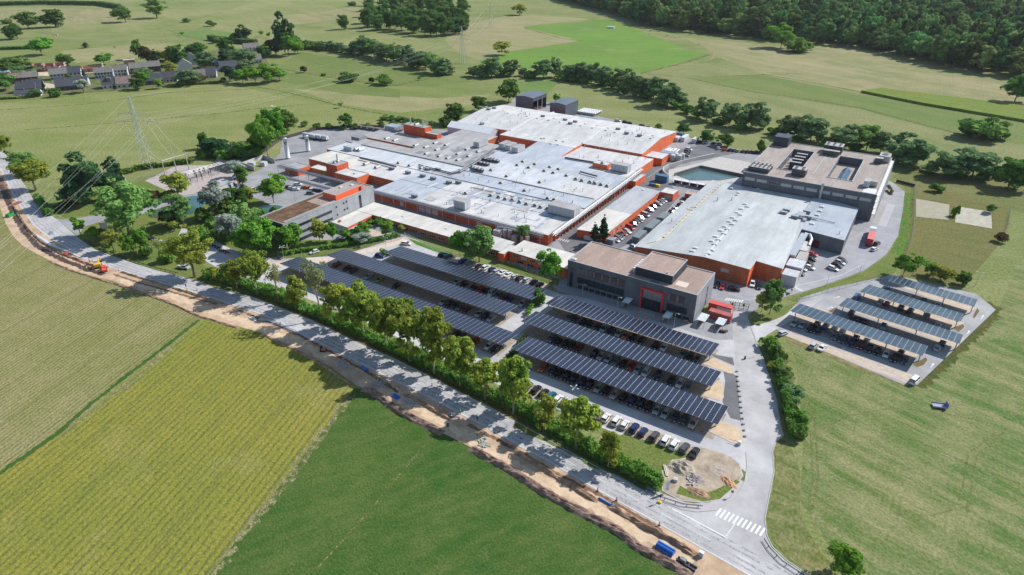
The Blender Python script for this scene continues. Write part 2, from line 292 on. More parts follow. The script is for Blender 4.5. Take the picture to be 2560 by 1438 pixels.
for a, w in (([(615,212),(700,228),(780,246),(860,268),(950,284),(1110,310)], 1.8),([(0,275),(200,262),(420,232),(640,222)], 1.6),([(60,325),(160,318),(240,311),(420,296),(560,283),(640,272),(760,262)], 1.6),([(380,75),(460,55),(560,30)], 2),([(420,75),(470,92),(520,103)], 2),([(1905,185),(2040,208),(2160,232)], 2),([(1880,230),(2000,245),(2150,270),(2300,310),(2400,335),(2530,350)], 2),([(1620,185),(1720,195),(1880,230)], 2),([(1720,192),(1820,190),(2010,184)], 1.6),([(690,170),(860,200),(990,214),(1080,195)], 2),([(1310,70),(1400,95),(1456,103)], 3),([(1600,185),(1700,160),(1774,137)], 3),([(640,55),(760,68),(820,70)], 2)):
 rag('field_boundary', a, w, fl, .05, int(w * 10),.8)
rag('straw_margin', [(690,168),(745,180),(800,190),(850,197),(905,205)], 4, straw, .048,8,1)
rag('straw_margin', [(1785,300),(1700,250),(1640,200)], 1, straw, .048,9,1)
rag('track', [(1480,188),(1600,186),(1690,165),(1780,148),(1790,130),(1750,112),(1700,103),(1560,70)], 3, field('worn grass', (.2,.175,.08),(.25,.21,.1),(.32,.26,.14)),.046,10,.7)
hz = bpy.data.materials.new('haze'); hz.use_nodes = True; nt = hz.node_tree; nt.nodes.remove(nt.nodes['Principled BSDF']); pvn = nt.nodes.new('ShaderNodeVolumePrincipled'); pvn.inputs['Color'].default_value = (.86,.90,1,1); pvn.inputs['Density'].default_value = .00003; pvn.inputs['Anisotropy'].default_value = .2; nt.links.new(pvn.outputs[0], nt.nodes['Material Output'].inputs['Volume'])
tag(MB().box(-5100,2900,-1100,5100,-1,127).build('haze', hz), kind='stuff')
# ------------------------------------------------------------------ roads, yards, car park surfaces
LE = [(-90,300),(-40,370),(0,425),(10,443),(37,500),(62,533),(82,563),(120,594),(140,607),(175,625),(213,645),(275,669),(350,693),(400,708),(440,720),(475,729),(535,748),(595,768),(640,783),(697,806),(765,843),(840,880),(890,905),(965,943),(1065,992),(1141,1031),(1216,1071),(1280,1107),(1380,1161),(1492,1226),(1605,1289),(1705,1345),(1805,1402),(1875,1442),(1990,1510),(2200,1640)]
RE = [(-40,310),(0,372),(20,392),(37,427),(70,475),(87,507),(107,525),(140,548),(189,590),(205,603),(238,624),(288,643),(350,664),(385,675),(475,698),(538,720),(640,747),(690,767),(780,802),(890,855),(990,900),(1090,950),(1166,990),(1241,1028),(1347,1087),(1397,1117),(1480,1162),(1570,1210),(1645,1252),(1705,1275),(1740,1281),(1790,1277),(1822,1258),(1847,1235),(1862,1205),(1868,1170),(1866,1130),(1850,1040),(1840,930),(1835,860),(1830,815),(1828,780)]
SE = [(1862,780),(1875,815),(1896,870),(1908,900),(1922,945),(1938,1000),(1950,1070),(1943,1095),(1930,1130),(1934,1180),(1921,1245),(1911,1297),(1916,1340),(1930,1368),(1965,1402),(2022,1440),(2120,1500),(2330,1640)]
sheet('road', LE + SE[::-1] + RE[::-1], M('road asphalt', (.38,.365,.36),.9, var=.1, scale=.07, col2=(.46,.445,.44), bump=.1, spec=.2),.06)
sheet('road', [(140,548),(165,549),(200,545),(250,537),(330,522),(400,500),(470,487),(560,470),(620,462),(640,470),(560,482),(470,500),(400,520),(345,540),(262,551),(215,566),(193,590)], asph, .064)
mk = MB()
def off(line, d):
 o = []
 for i, p in enumerate(line):
  a, b = Vector(line[max(0, i - 1)]), Vector(line[min(len(line) - 1, i + 1)]); t = (b - a).normalized(); o.append(Vector(p) + Vector((-t.y, t.x)) * d)
 return o
def resample(line, step):
 out = [Vector(line[0])]; acc = 0
 for i in range(len(line) - 1):
  a, b = Vector(line[i]), Vector(line[i + 1]); L_ = (b - a).length; t = step - acc
  while t <= L_: out.append(a.lerp(b, t / L_)); t += step
  acc = L_ - (t - step)
 return out
lew = [G(*p) for p in LE]
mk.strip(off(lew, .35),.16,.072)
ctr = resample(off(lew, 3.4),1.0)
for i in range(0, len(ctr) - 3,9): mk.strip(ctr[i:i + 4], .13,.072)
rew = [G(*p) for p in RE[10:29]]
mk.strip(off(rew, -.3),.14,.072)
jl = resample([G(107,525), G(140,548), G(189,590), G(205,603)], 1.)
for i in range(0, len(jl) - 1,2): mk.strip(jl[i:i + 2], .2,.074)
a, b = Vector(G(1680,1272)), Vector(G(1813,1343)); mk.strip([a, b], .3,.074); mk.strip([b, G(1838,1309)], .15,.074)
jl = resample([G(1700,1290), G(1815,1352), G(1950,1425)], 1.)
for i in range(0, len(jl) - 2,4): mk.strip(jl[i:i + 3], .12,.074)
for i in range(11):      # zebra crossing over the access road
 t = i / 10; p = Vector(G(1796,1281)).lerp(Vector(G(1906,1330)), t); d = (Vector(G(1815,1280)) - Vector(G(1800,1300))).normalized(); mk.strip([p - d * 1.45, p + d * 1.45], .5,.076)
tag(mk.build('road_markings', white), kind='structure')
DL = [(-90,400),(-30,470),(0,520),(14,558),(32,590),(56,614),(90,634),(120,649),(155,667),(211,686),(281,702),(360,731),(430,757),(490,785),(510,797),(590,815),(640,828),(702,856),(765,887),(828,918),(890,964),(928,976),(965,1003),(1015,1036),(1066,1061),(1103,1081),(1190,1125),(1280,1175),(1367,1233),(1455,1280),(1550,1328),(1592,1365),(1642,1390),(1730,1440),(1860,1530),(2050,1640)]
sheet('works_strip', LE + DL[::-1], dirt, .036)
pale = M('trodden sand', (.52,.38,.25),.95, var=.18, scale=.4, col2=(.62,.47,.32), bump=.4, spec=.1)
rag('works_strip', [(300,698),(400,728),(520,772),(620,806),(700,840),(775,872),(830,900)], 3.0, pale, .042,12,.6)
rag('works_strip', [(940,970),(1010,1000),(1100,1050),(1200,1110),(1330,1185),(1450,1250),(1560,1310),(1650,1360),(1740,1420)], 3.0, pale, .042,13,.6)
rag('trench', [(0,462),(22,510),(40,545),(62,580),(90,612),(130,637),(175,657),(225,676),(262,688)], 2.3, M('dark trench floor', (.05,.03,.025),.9, var=.4, scale=.8, col2=(.10,.06,.045)),.046,14,.35)  # flat, very dark strip standing for the trench floor
rag('trench', [(282,686),(350,708),(450,736),(548,762)], .9, soil, .046,15,.5)
rag('trench', [(596,776),(680,808),(760,845),(850,893),(935,940),(1000,985)], 1.0, soil, .046,16,.6)
rag('trench', [(1170,1062),(1290,1124),(1400,1190),(1500,1238),(1640,1318),(1660,1338)], 1.1, soil, .046,17,.5)
rag('trench', [(0,445),(14,480),(28,508)], 3, soil, .044,19,.5)
def bank(name, px, w, h, mat, seed, kind='structure'):
 """long heap of dug earth with an uneven crest"""
 r = random.Random(seed); line = resample([G(*p) for p in px], .9); nb = 7; vs = []; m = MB()
 for i, p in enumerate(line):
  a, b = line[max(0, i - 1)], line[min(len(line) - 1, i + 1)]; t = (b - a).normalized(); q = Vector((-t.y, t.x))
  end = min(1, i / 2,(len(line) - 1 - i) / 2)
  for j in range(nb):
   s_ = j / (nb - 1) * 2 - 1; hh = h * (1 - s_ * s_) * (.55 + .75 * noise.noise(Vector((p.x * .35, p.y * .35, j * .5))) + .45 * r.random()) * end
   if j in (0, nb - 1): hh = -.02
   c = p + q * s_ * w / 2 * (.85 + .3 * r.random()); vs.append((c.x, c.y, max(hh, -.02) + .03))
 m.v = vs
 for i in range(len(line) - 1):
  for j in range(nb - 1):
   a = i * nb + j; m.f.append((a, a + 1, a + nb + 1, a + nb)); m.m.append(0)
 o = m.build(name, mat)
 if o.data.polygons[0].normal.z < 0: o.data.flip_normals()
 return tag(o, kind=kind)
heath = M('heathery topsoil', (.14,.09,.07),.95, var=.4, scale=.9, col2=(.30,.205,.165), bump=1, spec=.1)
bank('soil_bank', [(905,972),(930,978),(965,1005),(1015,1038),(1066,1063),(1110,1086)], 2.6,1.0, heath, 1)
bank('soil_bank', [(1175,1120),(1280,1177),(1367,1235),(1455,1282),(1550,1330),(1592,1367),(1642,1392),(1740,1448)], 2.6,1.1, heath, 2)
brown = M('brown spoil', (.21,.125,.08),.95, var=.35, scale=.8, col2=(.42,.28,.18), bump=1, spec=.1)
bank('soil_bank', [(28,505),(48,540),(72,575),(105,607),(150,634),(230,664),(268,676)], 1.2,.8, brown, 3)
bank('soil_bank', [(300,680),(380,704),(470,732),(560,762)], 1.0,.6, brown, 4)
bank('soil_bank', [(1010,985),(1075,1020),(1130,1052)], 1.6,.7, brown, 5)
bank('soil_bank', [(1285,1128),(1380,1185),(1450,1227),(1500,1258)], 1.8,.9, brown, 6)
bank('soil_bank', [(1520,1262),(1600,1310),(1680,1352),(1750,1395)], 2.0,1.0, brown, 7)
bank('soil_bank', [(120,652),(170,674),(240,696),(330,724),(420,756),(500,792),(600,822)], 1.2,.45, brown, 8)
bank('soil_bank', [(655,836),(720,866),(790,902),(860,948),(888,966)], 1.1,.4, brown, 9)
bank('soil_bank', [(712,840),(735,845),(752,853)], 3.2,.9, pale, 10)
pt_ = MB(); r_ = random.Random(5)
for i in range(34):
 k = r_.randrange(len(ctr) - 40); a = ctr[k]; b = ctr[min(len(ctr) - 1, k + r_.randint(2,14))]; o_ = r_.uniform(-2.6,2.6); pt_.strip([p for p in off([a, b], o_)], r_.uniform(.5,1.9),.066 + i * .0001)
tag(pt_.build('road_patches', M('patched road asphalt', (.34,.33,.33),.9, var=.12, scale=.3, col2=(.42,.41,.405))), kind='structure')
wear = field('tyre worn asphalt', (.38,.37,.37),(.43,.42,.42),(.36,.35,.352),.05,.1,1.2, None, None, .5,.16)
for o_ in (1.4,2.8,4.6,6.0):
 q_ = resample(off(lew, o_),4); tag(MB().strip(q_, .55,.0705).build('road_wear', wear), kind='structure')
sheet('yard', [(588,452),(650,425),(700,385),(705,350),(790,326),(905,316),(1000,320),(1120,325),(1270,262),(1290,240),(1400,262),(1480,288),(1560,305),(1700,335),(1760,358),(1860,375),(1905,380),(2200,440),(2240,462),(2262,480),(2257,525),(2245,590),(2215,637),(2160,677),(2050,717),(1960,744),(1905,764),(1878,783),(1862,800),(1825,800),(1780,760),(1400,705),(1290,660),(1130,600),(1010,590),(950,600),(850,600),(700,600),(655,560),(690,520),(650,500),(600,480)], asph, .05)
sheet('yard', [(1905,380),(2200,440),(2240,462),(2262,480),(2257,525),(2245,590),(2215,637),(2160,677),(2050,717),(1960,744),(1905,764),(1820,735),(1850,700),(2050,640),(2190,560)], M('yard bluish asphalt', (.27,.265,.285),.9, var=.07, scale=.08, col2=(.33,.325,.34)),.058)
sheet('yard', [(1395,600),(1640,385),(1760,362),(1860,380),(1700,410),(1660,440),(1700,490),(1600,600),(1500,640),(1420,640)], asph_d, .056)
sheet('path', [(700,648),(850,640),(965,605),(1010,590),(1040,600),(1130,640),(1290,690),(1360,720),(1400,735),(1480,745),(1790,835),(1832,830),(1845,900),(1850,1050),(1868,1120),(1868,1185),(1830,1150),(1800,1140),(1700,1150),(1250,965),(900,800),(700,720),(560,680),(500,645),(470,620),(440,600),(455,570),(520,590),(560,615),(620,640)], asph_l, .054)
sheet('path', [(1380,715),(1420,690),(1750,790),(1830,800),(1833,850),(1790,850),(1480,750),(1395,730)], M('entrance paving', (.33,.325,.33),.9, var=.08, scale=.3, col2=(.38,.37,.37)),.066)
for (u0, u1, v0, v1) in [(-88,-25.5,137.8,150),(-96,-32,153.5,165.5),(-95,-37,168.5,180),(-199,-94.5,138.5,150),(-189,-104,153.5,165.5),(-171,-101.5,168.5,180),(-156,-104,183.2,188.5),(-80,-25,127.2,132.4),(-215,-172,184,190)]:
 sheet('parking_stalls', [(u0, v0),(u1, v0),(u1, v1),(u0, v1)], stall if u0 > -90 or v0 < 183 else paver, .068, True)
sheet('parking_stalls', [(640,655),(700,652),(850,643),(965,608),(1010,593),(1030,600),(960,622),(850,655),(700,668)], M('pink gravel', (.50,.40,.33),.95, var=.12, scale=.5, col2=(.58,.47,.40)),.07)
lm = MB()
for (u0, u1, v0, v1, st) in [(-88,-26,138,149.8,2.5),(-95,-33,153.6,165.4,2.5),(-94,-38,168.6,179.8,2.5),(-198,-95,138.6,149.8,2.5),(-188,-105,153.6,165.4,2.5),(-170,-102,168.6,179.8,2.5)]:
 u = u0
 while u < u1: lm.box(u - .05, u + .05, v0, v0 + .5,.06,.073); lm.box(u - .05, u + .05, v1 - .5, v1,.06,.073); u += st
for x0, y0, x1, y1, n in [(1563,583,1665,490,15)]:
 for i in range(n + 1):
  p = Vector(G(x0, y0)).lerp(Vector(G(x1, y1)), i / n); lm.strip([p + Vector((-3.6,1.4)), p + Vector((.6,-.4))], .1,.064)
def zebra(px0, px1, n, d, L_, w=.4):
 for i in range(n):
  p = Vector(G(*px0)).lerp(Vector(G(*px1)), i / (n - 1)); lm.strip([p - Vector(d) * L_ / 2, p + Vector(d) * L_ / 2], w, .074)
zebra((1398,598),(1420,604),5,(.1,1),2); zebra((1816,748),(1855,754),8,(.1,1),2); zebra((1975,711),(2002,727),6,(.95,.3),2.2); zebra((2205,565),(2228,512),26,(1,.0),3.4,.3); zebra((678,447),(694,440),6,(.6,.8),2)
for ln in ([(1770,742),(1815,752),(1870,750),(1900,742),(1930,735)], [(1960,722),(2100,690),(2160,660)], [(1618,445),(1640,430),(1655,420)]): lm.strip([G(*p) for p in ln], .14,.074)
tag(lm.build('parking_markings', white), kind='structure')
sand = M('sandy island', (.50,.37,.25),.95, var=.15, scale=.5, col2=(.58,.45,.32), bump=.3, spec=.1)
def island(name, px, top, z=.12, uv=False):
 pts = [Vector(p) for p in (px if uv else [G(*p) for p in px])]; cx = sum(p.x for p in pts) / len(pts); cy = sum(p.y for p in pts) / len(pts)
 inner = [p + (Vector((cx, cy)) - p).normalized() * .3 for p in pts]; m = MB()
 for i in range(len(pts)):
  j = (i + 1) % len(pts); m.face([(*pts[i], z),(*pts[j], z),(*inner[j], z),(*inner[i], z)], 0); m.face([(*pts[i], .03),(*pts[j], .03),(*pts[j], z),(*pts[i], z)], 0)
 m.face([(*p, z + .004) for p in inner], 1)
 bm = bmesh.new(); o = m.build(name, [kerbm, top]); bm.from_mesh(o.data); bmesh.ops.recalc_face_normals(bm, faces=bm.faces); bm.to_mesh(o.data); bm.free()
 if max(o.data.polygons, key=lambda q: q.area).normal.z < 0: o.data.flip_normals()
 return tag(o, kind='structure')
island('verge_island', [(1773,1080),(1800,1052),(1853,1072),(1861,1108),(1850,1111),(1830,1108)], sand)
island('verge_island', [(1755,990),(1793,952),(1805,955),(1810,995),(1800,1003)], sand)
island('verge_island', [(1757,910),(1783,895),(1832,918),(1836,936),(1822,934)], sand)
sheet('yard', [(1808,925),(1842,940),(1852,1052),(1826,1046),(1806,1005),(1813,955)], asph_d, .07)
sheet('yard', [(1775,885),(1832,895),(1836,915),(1785,893)], asph_d, .072)
island('verge_island', [(1800,1130),(1745,1115),(1735,1145),(1680,1150),(1655,1178),(1655,1228),(1700,1252),(1755,1258),(1800,1250),(1835,1222),(1858,1190),(1850,1160),(1830,1143)], M('churned ground', (.30,.235,.17),.95, var=.3, scale=.25, col2=(.46,.38,.29), bump=.8, spec=.1),.1)
rag('verge', [(1300,1050),(1400,1100),(1500,1150),(1600,1190),(1655,1215)], 6.5, lawn, .076,21,.2)
sheet('verge', [(1560,1085),(1640,1110),(1735,1140),(1690,1150),(1660,1180),(1660,1225),(1600,1190),(1480,1120)], lawn, .08)
sheet('verge', [(1690,1235),(1760,1255),(1800,1248),(1850,1205),(1840,1200),(1790,1225),(1745,1240),(1700,1215)], lawn, .124)
vg = [p for p in RE[12:27]]
leafy = field('leaf strewn verge', (.10,.125,.025),(.19,.16,.035),(.30,.215,.05),.08,.4,1.4, None, None, .6)
vw = [Vector(G(*p)) for p in vg]; vo = off(vw, 4.2)
m = MB()
for i in range(len(vw) - 1): m.face([(*vw[i], .048),(*vw[i + 1], .048),(*vo[i + 1], .048),(*vo[i], .048)])
o = m.build('verge', leafy); tag(o, kind='structure')
vw = [Vector(G(*p)) for p in RE[26:35]]; vo = off(vw, 2.6); m = MB()
for i in range(len(vw) - 1): m.face([(*vw[i], .05),(*vw[i + 1], .05),(*vo[i + 1], .05),(*vo[i], .05)])
tag(m.build('pavement', M('lavender pavers', (.38,.35,.35),.9, var=.1, scale=.4)), kind='structure')
vw = [Vector(G(*p)) for p in RE[12:37]]; m = MB(); vk = off(vw, .15)
for i in range(len(vw) - 1): m.prism([vw[i], vw[i + 1], vk[i + 1], vk[i]], .03,.16)
tag(m.build('kerb', kerbm), kind='structure')
m = MB(); sw = [Vector(G(*p)) for p in SE]; sk_ = off(sw, .2)
for i in range(len(sw) - 1): m.prism([sw[i], sw[i + 1], sk_[i + 1], sk_[i]], .03,.16)
tag(m.build('kerb', kerbm), kind='structure')
sheet('pavement', [(1870,790),(1898,870),(1925,945),(1942,1000),(1954,1070),(1960,1090),(1938,1108),(1946,1095),(1952,1068),(1940,1000)], paver, .09)
sheet('verge', [(1934,1115),(1950,1095),(1975,1110),(2000,1180),(2000,1290),(2050,1380),(2120,1450),(2040,1440),(1970,1395),(1932,1350),(1918,1300),(1930,1240),(1940,1180)], rough_gr, .042)
sheet('verge', [(1880,800),(1920,790),(1968,765),(2000,752),(1985,765),(1960,785),(1935,800),(1890,815)], lawn, .07)
rag('verge', [(1925,850),(1950,900),(1965,960),(1975,1020),(1980,1085)], 4.5, field('hedge foot', (.05,.09,.02),(.09,.11,.03),(.2,.17,.08),.1,.4,1.2, None, None, .5,.7),.044,33,.6)
gar = [(170,556),(215,566),(262,551),(345,540),(400,520),(470,500),(560,482),(600,480),(650,500),(690,520),(655,560),(690,600),(830,600),(960,590),(1005,590),(960,605),(850,640),(700,646),(640,640),(560,612),(455,570),(440,600),(470,625),(500,650),(540,700),(640,745),(475,697),(385,674),(288,642),(238,623),(205,602),(189,590)]
sheet('lawn', gar, lawn, .05)
sheet('lawn', [(120,520),(200,490),(300,470),(360,450),(420,465),(440,480),(330,520),(250,535),(165,545)], lawn, .052)
sheet('lawn', [(1020,596),(1130,632),(1125,642),(1040,612)], lush, .085)
sheet('lawn', [(1250,650),(1400,700),(1395,715),(1240,665)], lawn, .085)
sheet('lawn', [(2257,470),(2285,475),(2275,600),(2240,680),(2190,700),(2000,755),(1965,748),(2050,720),(2160,680),(2218,640),(2248,592),(2262,525),(2266,480)], lawn, .05)
rag('verge', [(2266,482),(2266,525),(2256,590),(2240,640)], 4.2, field('bright verge', (.05,.2,.02),(.09,.19,.025),(.16,.19,.05),.06,.3,1.6, None, None, .3,.5),.056,34,.4)
sheet('substation_yard', [(362,452),(440,415),(560,412),(600,440),(610,480),(560,480),(470,492),(420,478)], M('pink chippings', (.36,.30,.275),.95, var=.15, scale=1, col2=(.43,.37,.34), bump=.3),.06)
wat = M('pond water', (.035,.095,.11),.12, var=.2, scale=.1, col2=(.05,.12,.13), spec=.5)
sheet('water', [(367,535),(380,528),(420,520),(445,505),(465,494),(480,490),(505,490),(518,495),(515,508),(500,520),(480,535),(455,540),(430,540),(400,545),(375,545)], wat, .07)
sheet('water', [(642,520),(660,514),(690,513),(708,516),(690,530),(655,548),(648,560),(643,545)], wat, .07)
sheet('yard', [(1672,425),(1750,408),(1800,393),(1870,405),(1905,420),(1880,450),(1700,470),(1672,445)], M('gravel apron', (.40,.375,.35),.95, var=.12, scale=.6, col2=(.47,.44,.41)),.062)
sheet('water', [(1684,437),(1747,422),(1858,442),(1800,452),(1725,452)], M('basin water', (.05,.105,.105),.2, var=.1, scale=.2, col2=(.075,.13,.125)),.075)
for i, px in enumerate([[(2290,497),(2374,512),(2371,550),(2290,542)], [(2390,516),(2478,530),(2480,572),(2388,556)]]):
 sheet('sand_court', px, M('court sand %d' % i, (.29,.265,.185) if i == 0 else (.33,.30,.23),.95, var=.12, scale=.4, col2=(.33,.305,.22) if i == 0 else (.43,.395,.325), bump=.3),.06)
for c_ in ([(2290,497),(2374,512),(2371,550),(2290,542),(2290,497)], [(2390,516),(2478,530),(2480,572),(2388,556),(2390,516)]): rag('rough_edge', c_, 2.6, field('weedy edge', (.1,.115,.025),(.15,.135,.04),(.22,.18,.08),.07,.35,1.2, None, None, .6,.6),.05,40,.8)
sheet('parking_lot', [(1937,820),(2002,745),(2080,720),(2210,692),(2230,687),(2440,735),(2478,765),(2489,775),(2293,963),(2260,962),(1950,832)], M('lot asphalt', (.29,.285,.29),.9, var=.1, scale=.08, col2=(.35,.345,.345)),.06)
sheet('road', [(1890,855),(1875,815),(1920,806),(1960,790),(1985,770),(2005,756),(2060,745),(2000,790),(1960,812),(1937,826),(1915,840)], asph_l, .062)
R = lambda x, y: (1920 + x / 3.994,720 + y / 3.994)
for q in ([R(165,475), R(1380,950), R(1440,870), R(215,440)], [R(225,300), R(1390,720), R(1600,640), R(500,190)], [R(720,190), R(1880,600), R(1960,500), R(830,130)], [R(930,80), R(1900,410), R(1960,350), R(1000,30)], [R(1200,-60), R(2000,250), R(2090,200), R(1300,-90)]):
 sheet('parking_stalls', q, paver, .066)
am = MB()
for x, y, a in ((1640,775,0),(2000,445,0),(2140,290,0),(620,200,.3),(690,95,.3),(780,615,1)):
 p = Vector(G(*R(x, y))); t = Vector(G(*R(x + 30, y - 40))) - p if a == 0 else (Vector(G(*R(x + 60, y - 16))) - p if a == .3 else Vector(G(*R(x - 60, y - 22))) - p)
 t.normalize(); n = Vector((-t.y, t.x)); am.strip([p - t * 1.6, p + t * .5], .22,.072)
 am.face([(*(p + t * .5 - n * .45),.072),(*(p + t * 1.6),.072),(*(p + t * .5 + n * .45),.072)])
tag(am.build('parking_markings', white), kind='structure')
for q in ([R(1430,770), R(1580,690), R(1600,720), R(1560,780), R(1480,800)], [R(1830,400), R(1950,360), R(1970,390), R(1900,450)], [R(2040,290), R(2090,200), R(2115,230), R(2060,310)], [R(600,230), R(700,190), R(690,230), R(620,255)]):
 island('planted_island', q, M('planted bed', (.20,.07,.05),.95, var=.4, scale=1.2, col2=(.12,.13,.04)),.14)
rag('verge', [R(190,510), R(500,620), R(900,780), R(1380,960), R(1490,985)], 2.5, M('rusty grass bank', (.18,.12,.055),.95, var=.3, scale=.5, col2=(.24,.2,.08)),.056,30,.6)
rag('verge', [R(1500,985), R(1700,800), R(1900,600), R(2100,420), R(2290,215), R(2150,120)], 3.5, field('dark verge', (.04,.075,.015),(.08,.08,.02),(.14,.11,.045),.1,.4,1.2),.056,31,.6)
# ------------------------------------------------------------------ the plant
orange = M('orange cladding', (.68,.12,.035),.6, var=.1, scale=.3, col2=(.76,.165,.055), stripes=(2,.5,.12))
orange_d = M('deep orange cladding', (.55,.075,.025),.6, var=.1, scale=.3, col2=(.64,.10,.03), stripes=(2,.5,.12))
terra = M('terracotta cladding', (.42,.105,.04),.7, var=.12, scale=.2, col2=(.52,.14,.055), stripes=(2,.6,.1))
greyclad = M('slate grey cladding', (.105,.112,.135),.55, var=.1, scale=.2, col2=(.135,.142,.165), stripes=(2,.6,.12))
pale_grey = M('pale grey cladding', (.33,.34,.36),.5, var=.06, scale=.2, col2=(.38,.39,.41), stripes=(2,.9,.1))
darkclad = M('charcoal cladding', (.035,.042,.06),.5, var=.15, scale=.3)
barnclad = M('anthracite sheet', (.075,.09,.12),.5, var=.1, scale=.2, stripes=(0,.5,.15))
wroof = M('white sheet roof', (.62,.64,.67),.55, var=.07, scale=.06, col2=(.72,.73,.75), stripes=(0,.9,.12), spec=.3)
wroof_v = M('ribbed bluish roof', (.50,.54,.60),.55, var=.07, scale=.06, col2=(.60,.63,.68), stripes=(0,.9,.14), spec=.3)
wroof_w = M('warm white roof', (.66,.645,.62),.6, var=.06, scale=.1, col2=(.74,.72,.69), stripes=(0,1.4,.05), spec=.3)
wroof_y = M('cream membrane roof', (.68,.645,.575),.7, var=.06, scale=.1, col2=(.76,.72,.65))
groof = M('grey bitumen roof', (.40,.395,.385),.85, var=.12, scale=.08, col2=(.50,.49,.475), bump=.2)
hallroof = M('hall sheet roof', (.54,.555,.55),.55, var=.06, scale=.05, col2=(.62,.635,.63), stripes=(0,.7,.08), spec=.3)
annroof = M('bluish annex roof', (.44,.48,.53),.5, var=.07, scale=.06, col2=(.50,.54,.59), stripes=(0,.7,.06))
gravel = M('brown gravel roof', (.42,.305,.25),.95, var=.12, scale=1.5, col2=(.52,.39,.33), bump=.3, spec=.1)
gravel_l = M('grey brown gravel roof', (.43,.36,.315),.95, var=.12, scale=1.5, col2=(.50,.43,.385), bump=.3, spec=.1)
sedum = M('sedum roof', (.16,.09,.055),.95, var=.35, scale=.4, col2=(.24,.15,.09), bump=.6, spec=.1)
trim = M('light metal trim', (.55,.56,.57),.45, var=.06, metal=.3)
steel = M('galvanised steel', (.45,.46,.48),.4, var=.12, metal=.6, scale=2)
darksteel = M('dark steel', (.07,.075,.09),.5, var=.2, metal=.4)
glass = M('dark window glass', (.02,.026,.034),.12, var=.2, spec=.6)
glass_l = M('pale blind glass', (.38,.40,.42),.25, var=.12, scale=.8, spec=.5)  # even pale grey pane colour
whitem = M('white metal', (.72,.72,.72),.5, var=.05)
fan = M('fan black', (.02,.02,.022),.6)
redm = M('red frame', (.72,.03,.03),.45, var=.06)
concrete = M('concrete', (.36,.345,.33),.9, var=.12, scale=.5, col2=(.44,.425,.405), bump=.2)
yellow = M('yellow gas pipe', (.70,.50,.08),.5)
def wallroof(th, u0, u1, v0, v1, z, wm, rm, par=.35, capm=None, name='wall', rname='roof'):
 m = MB()
 for a in ((u0, v0, u1, v0),(u1, v0, u1, v1),(u1, v1, u0, v1),(u0, v1, u0, v0)):
  m.face([(a[0], a[1], 0),(a[2], a[3], 0),(a[2], a[3], z),(a[0], a[1], z)])
 w = m.build(name, wm, th)
 m = MB(); t = .35
 m.face([(u0 + t, v0 + t, z - par),(u1 - t, v0 + t, z - par),(u1 - t, v1 - t, z - par),(u0 + t, v1 - t, z - par)], 0)
 for (a, b, c, d, e, f, g_, h) in ((u0, v0, u1, v0, u1 - t, v0 + t, u0 + t, v0 + t),(u1, v0, u1, v1, u1 - t, v1 - t, u1 - t, v0 + t),(u1, v1, u0, v1, u0 + t, v1 - t, u1 - t, v1 - t),(u0, v1, u0, v0, u0 + t, v0 + t, u0 + t, v1 - t)):
  m.face([(a, b, z),(c, d, z),(e, f, z),(g_, h, z)], 1); m.face([(g_, h, z),(e, f, z),(e, f, z - par),(g_, h, z - par)], 1)
 r = m.build(rname, [rm, capm or trim], th); return w, r
def sloperoof(th, poly, zs, wm, rm, over=.25, name='wall', rname='roof', thick=.18):
 """walls under a sloping sheet roof: poly corners with their own eaves heights"""
 m = MB(); n = len(poly); a = sum(poly[i][0] * poly[(i + 1) % n][1] - poly[(i + 1) % n][0] * poly[i][1] for i in range(n))
 if a < 0: poly = poly[::-1]; zs = zs[::-1]
 for i in range(n):
  j = (i + 1) % n; m.face([(*poly[i], 0),(*poly[j], 0),(*poly[j], zs[j]),(*poly[i], zs[i])])
 w = m.build(name, wm, th)
 cx = sum(p[0] for p in poly) / n; cy = sum(p[1] for p in poly) / n
 q = [(p[0] + over * (1 if p[0] > cx else -1), p[1] + over * (1 if p[1] > cy else -1)) for p in poly]
 r = MB().prism(q, [z + .004 for z in zs], [z + thick for z in zs]).build(rname, rm, th); return w, r
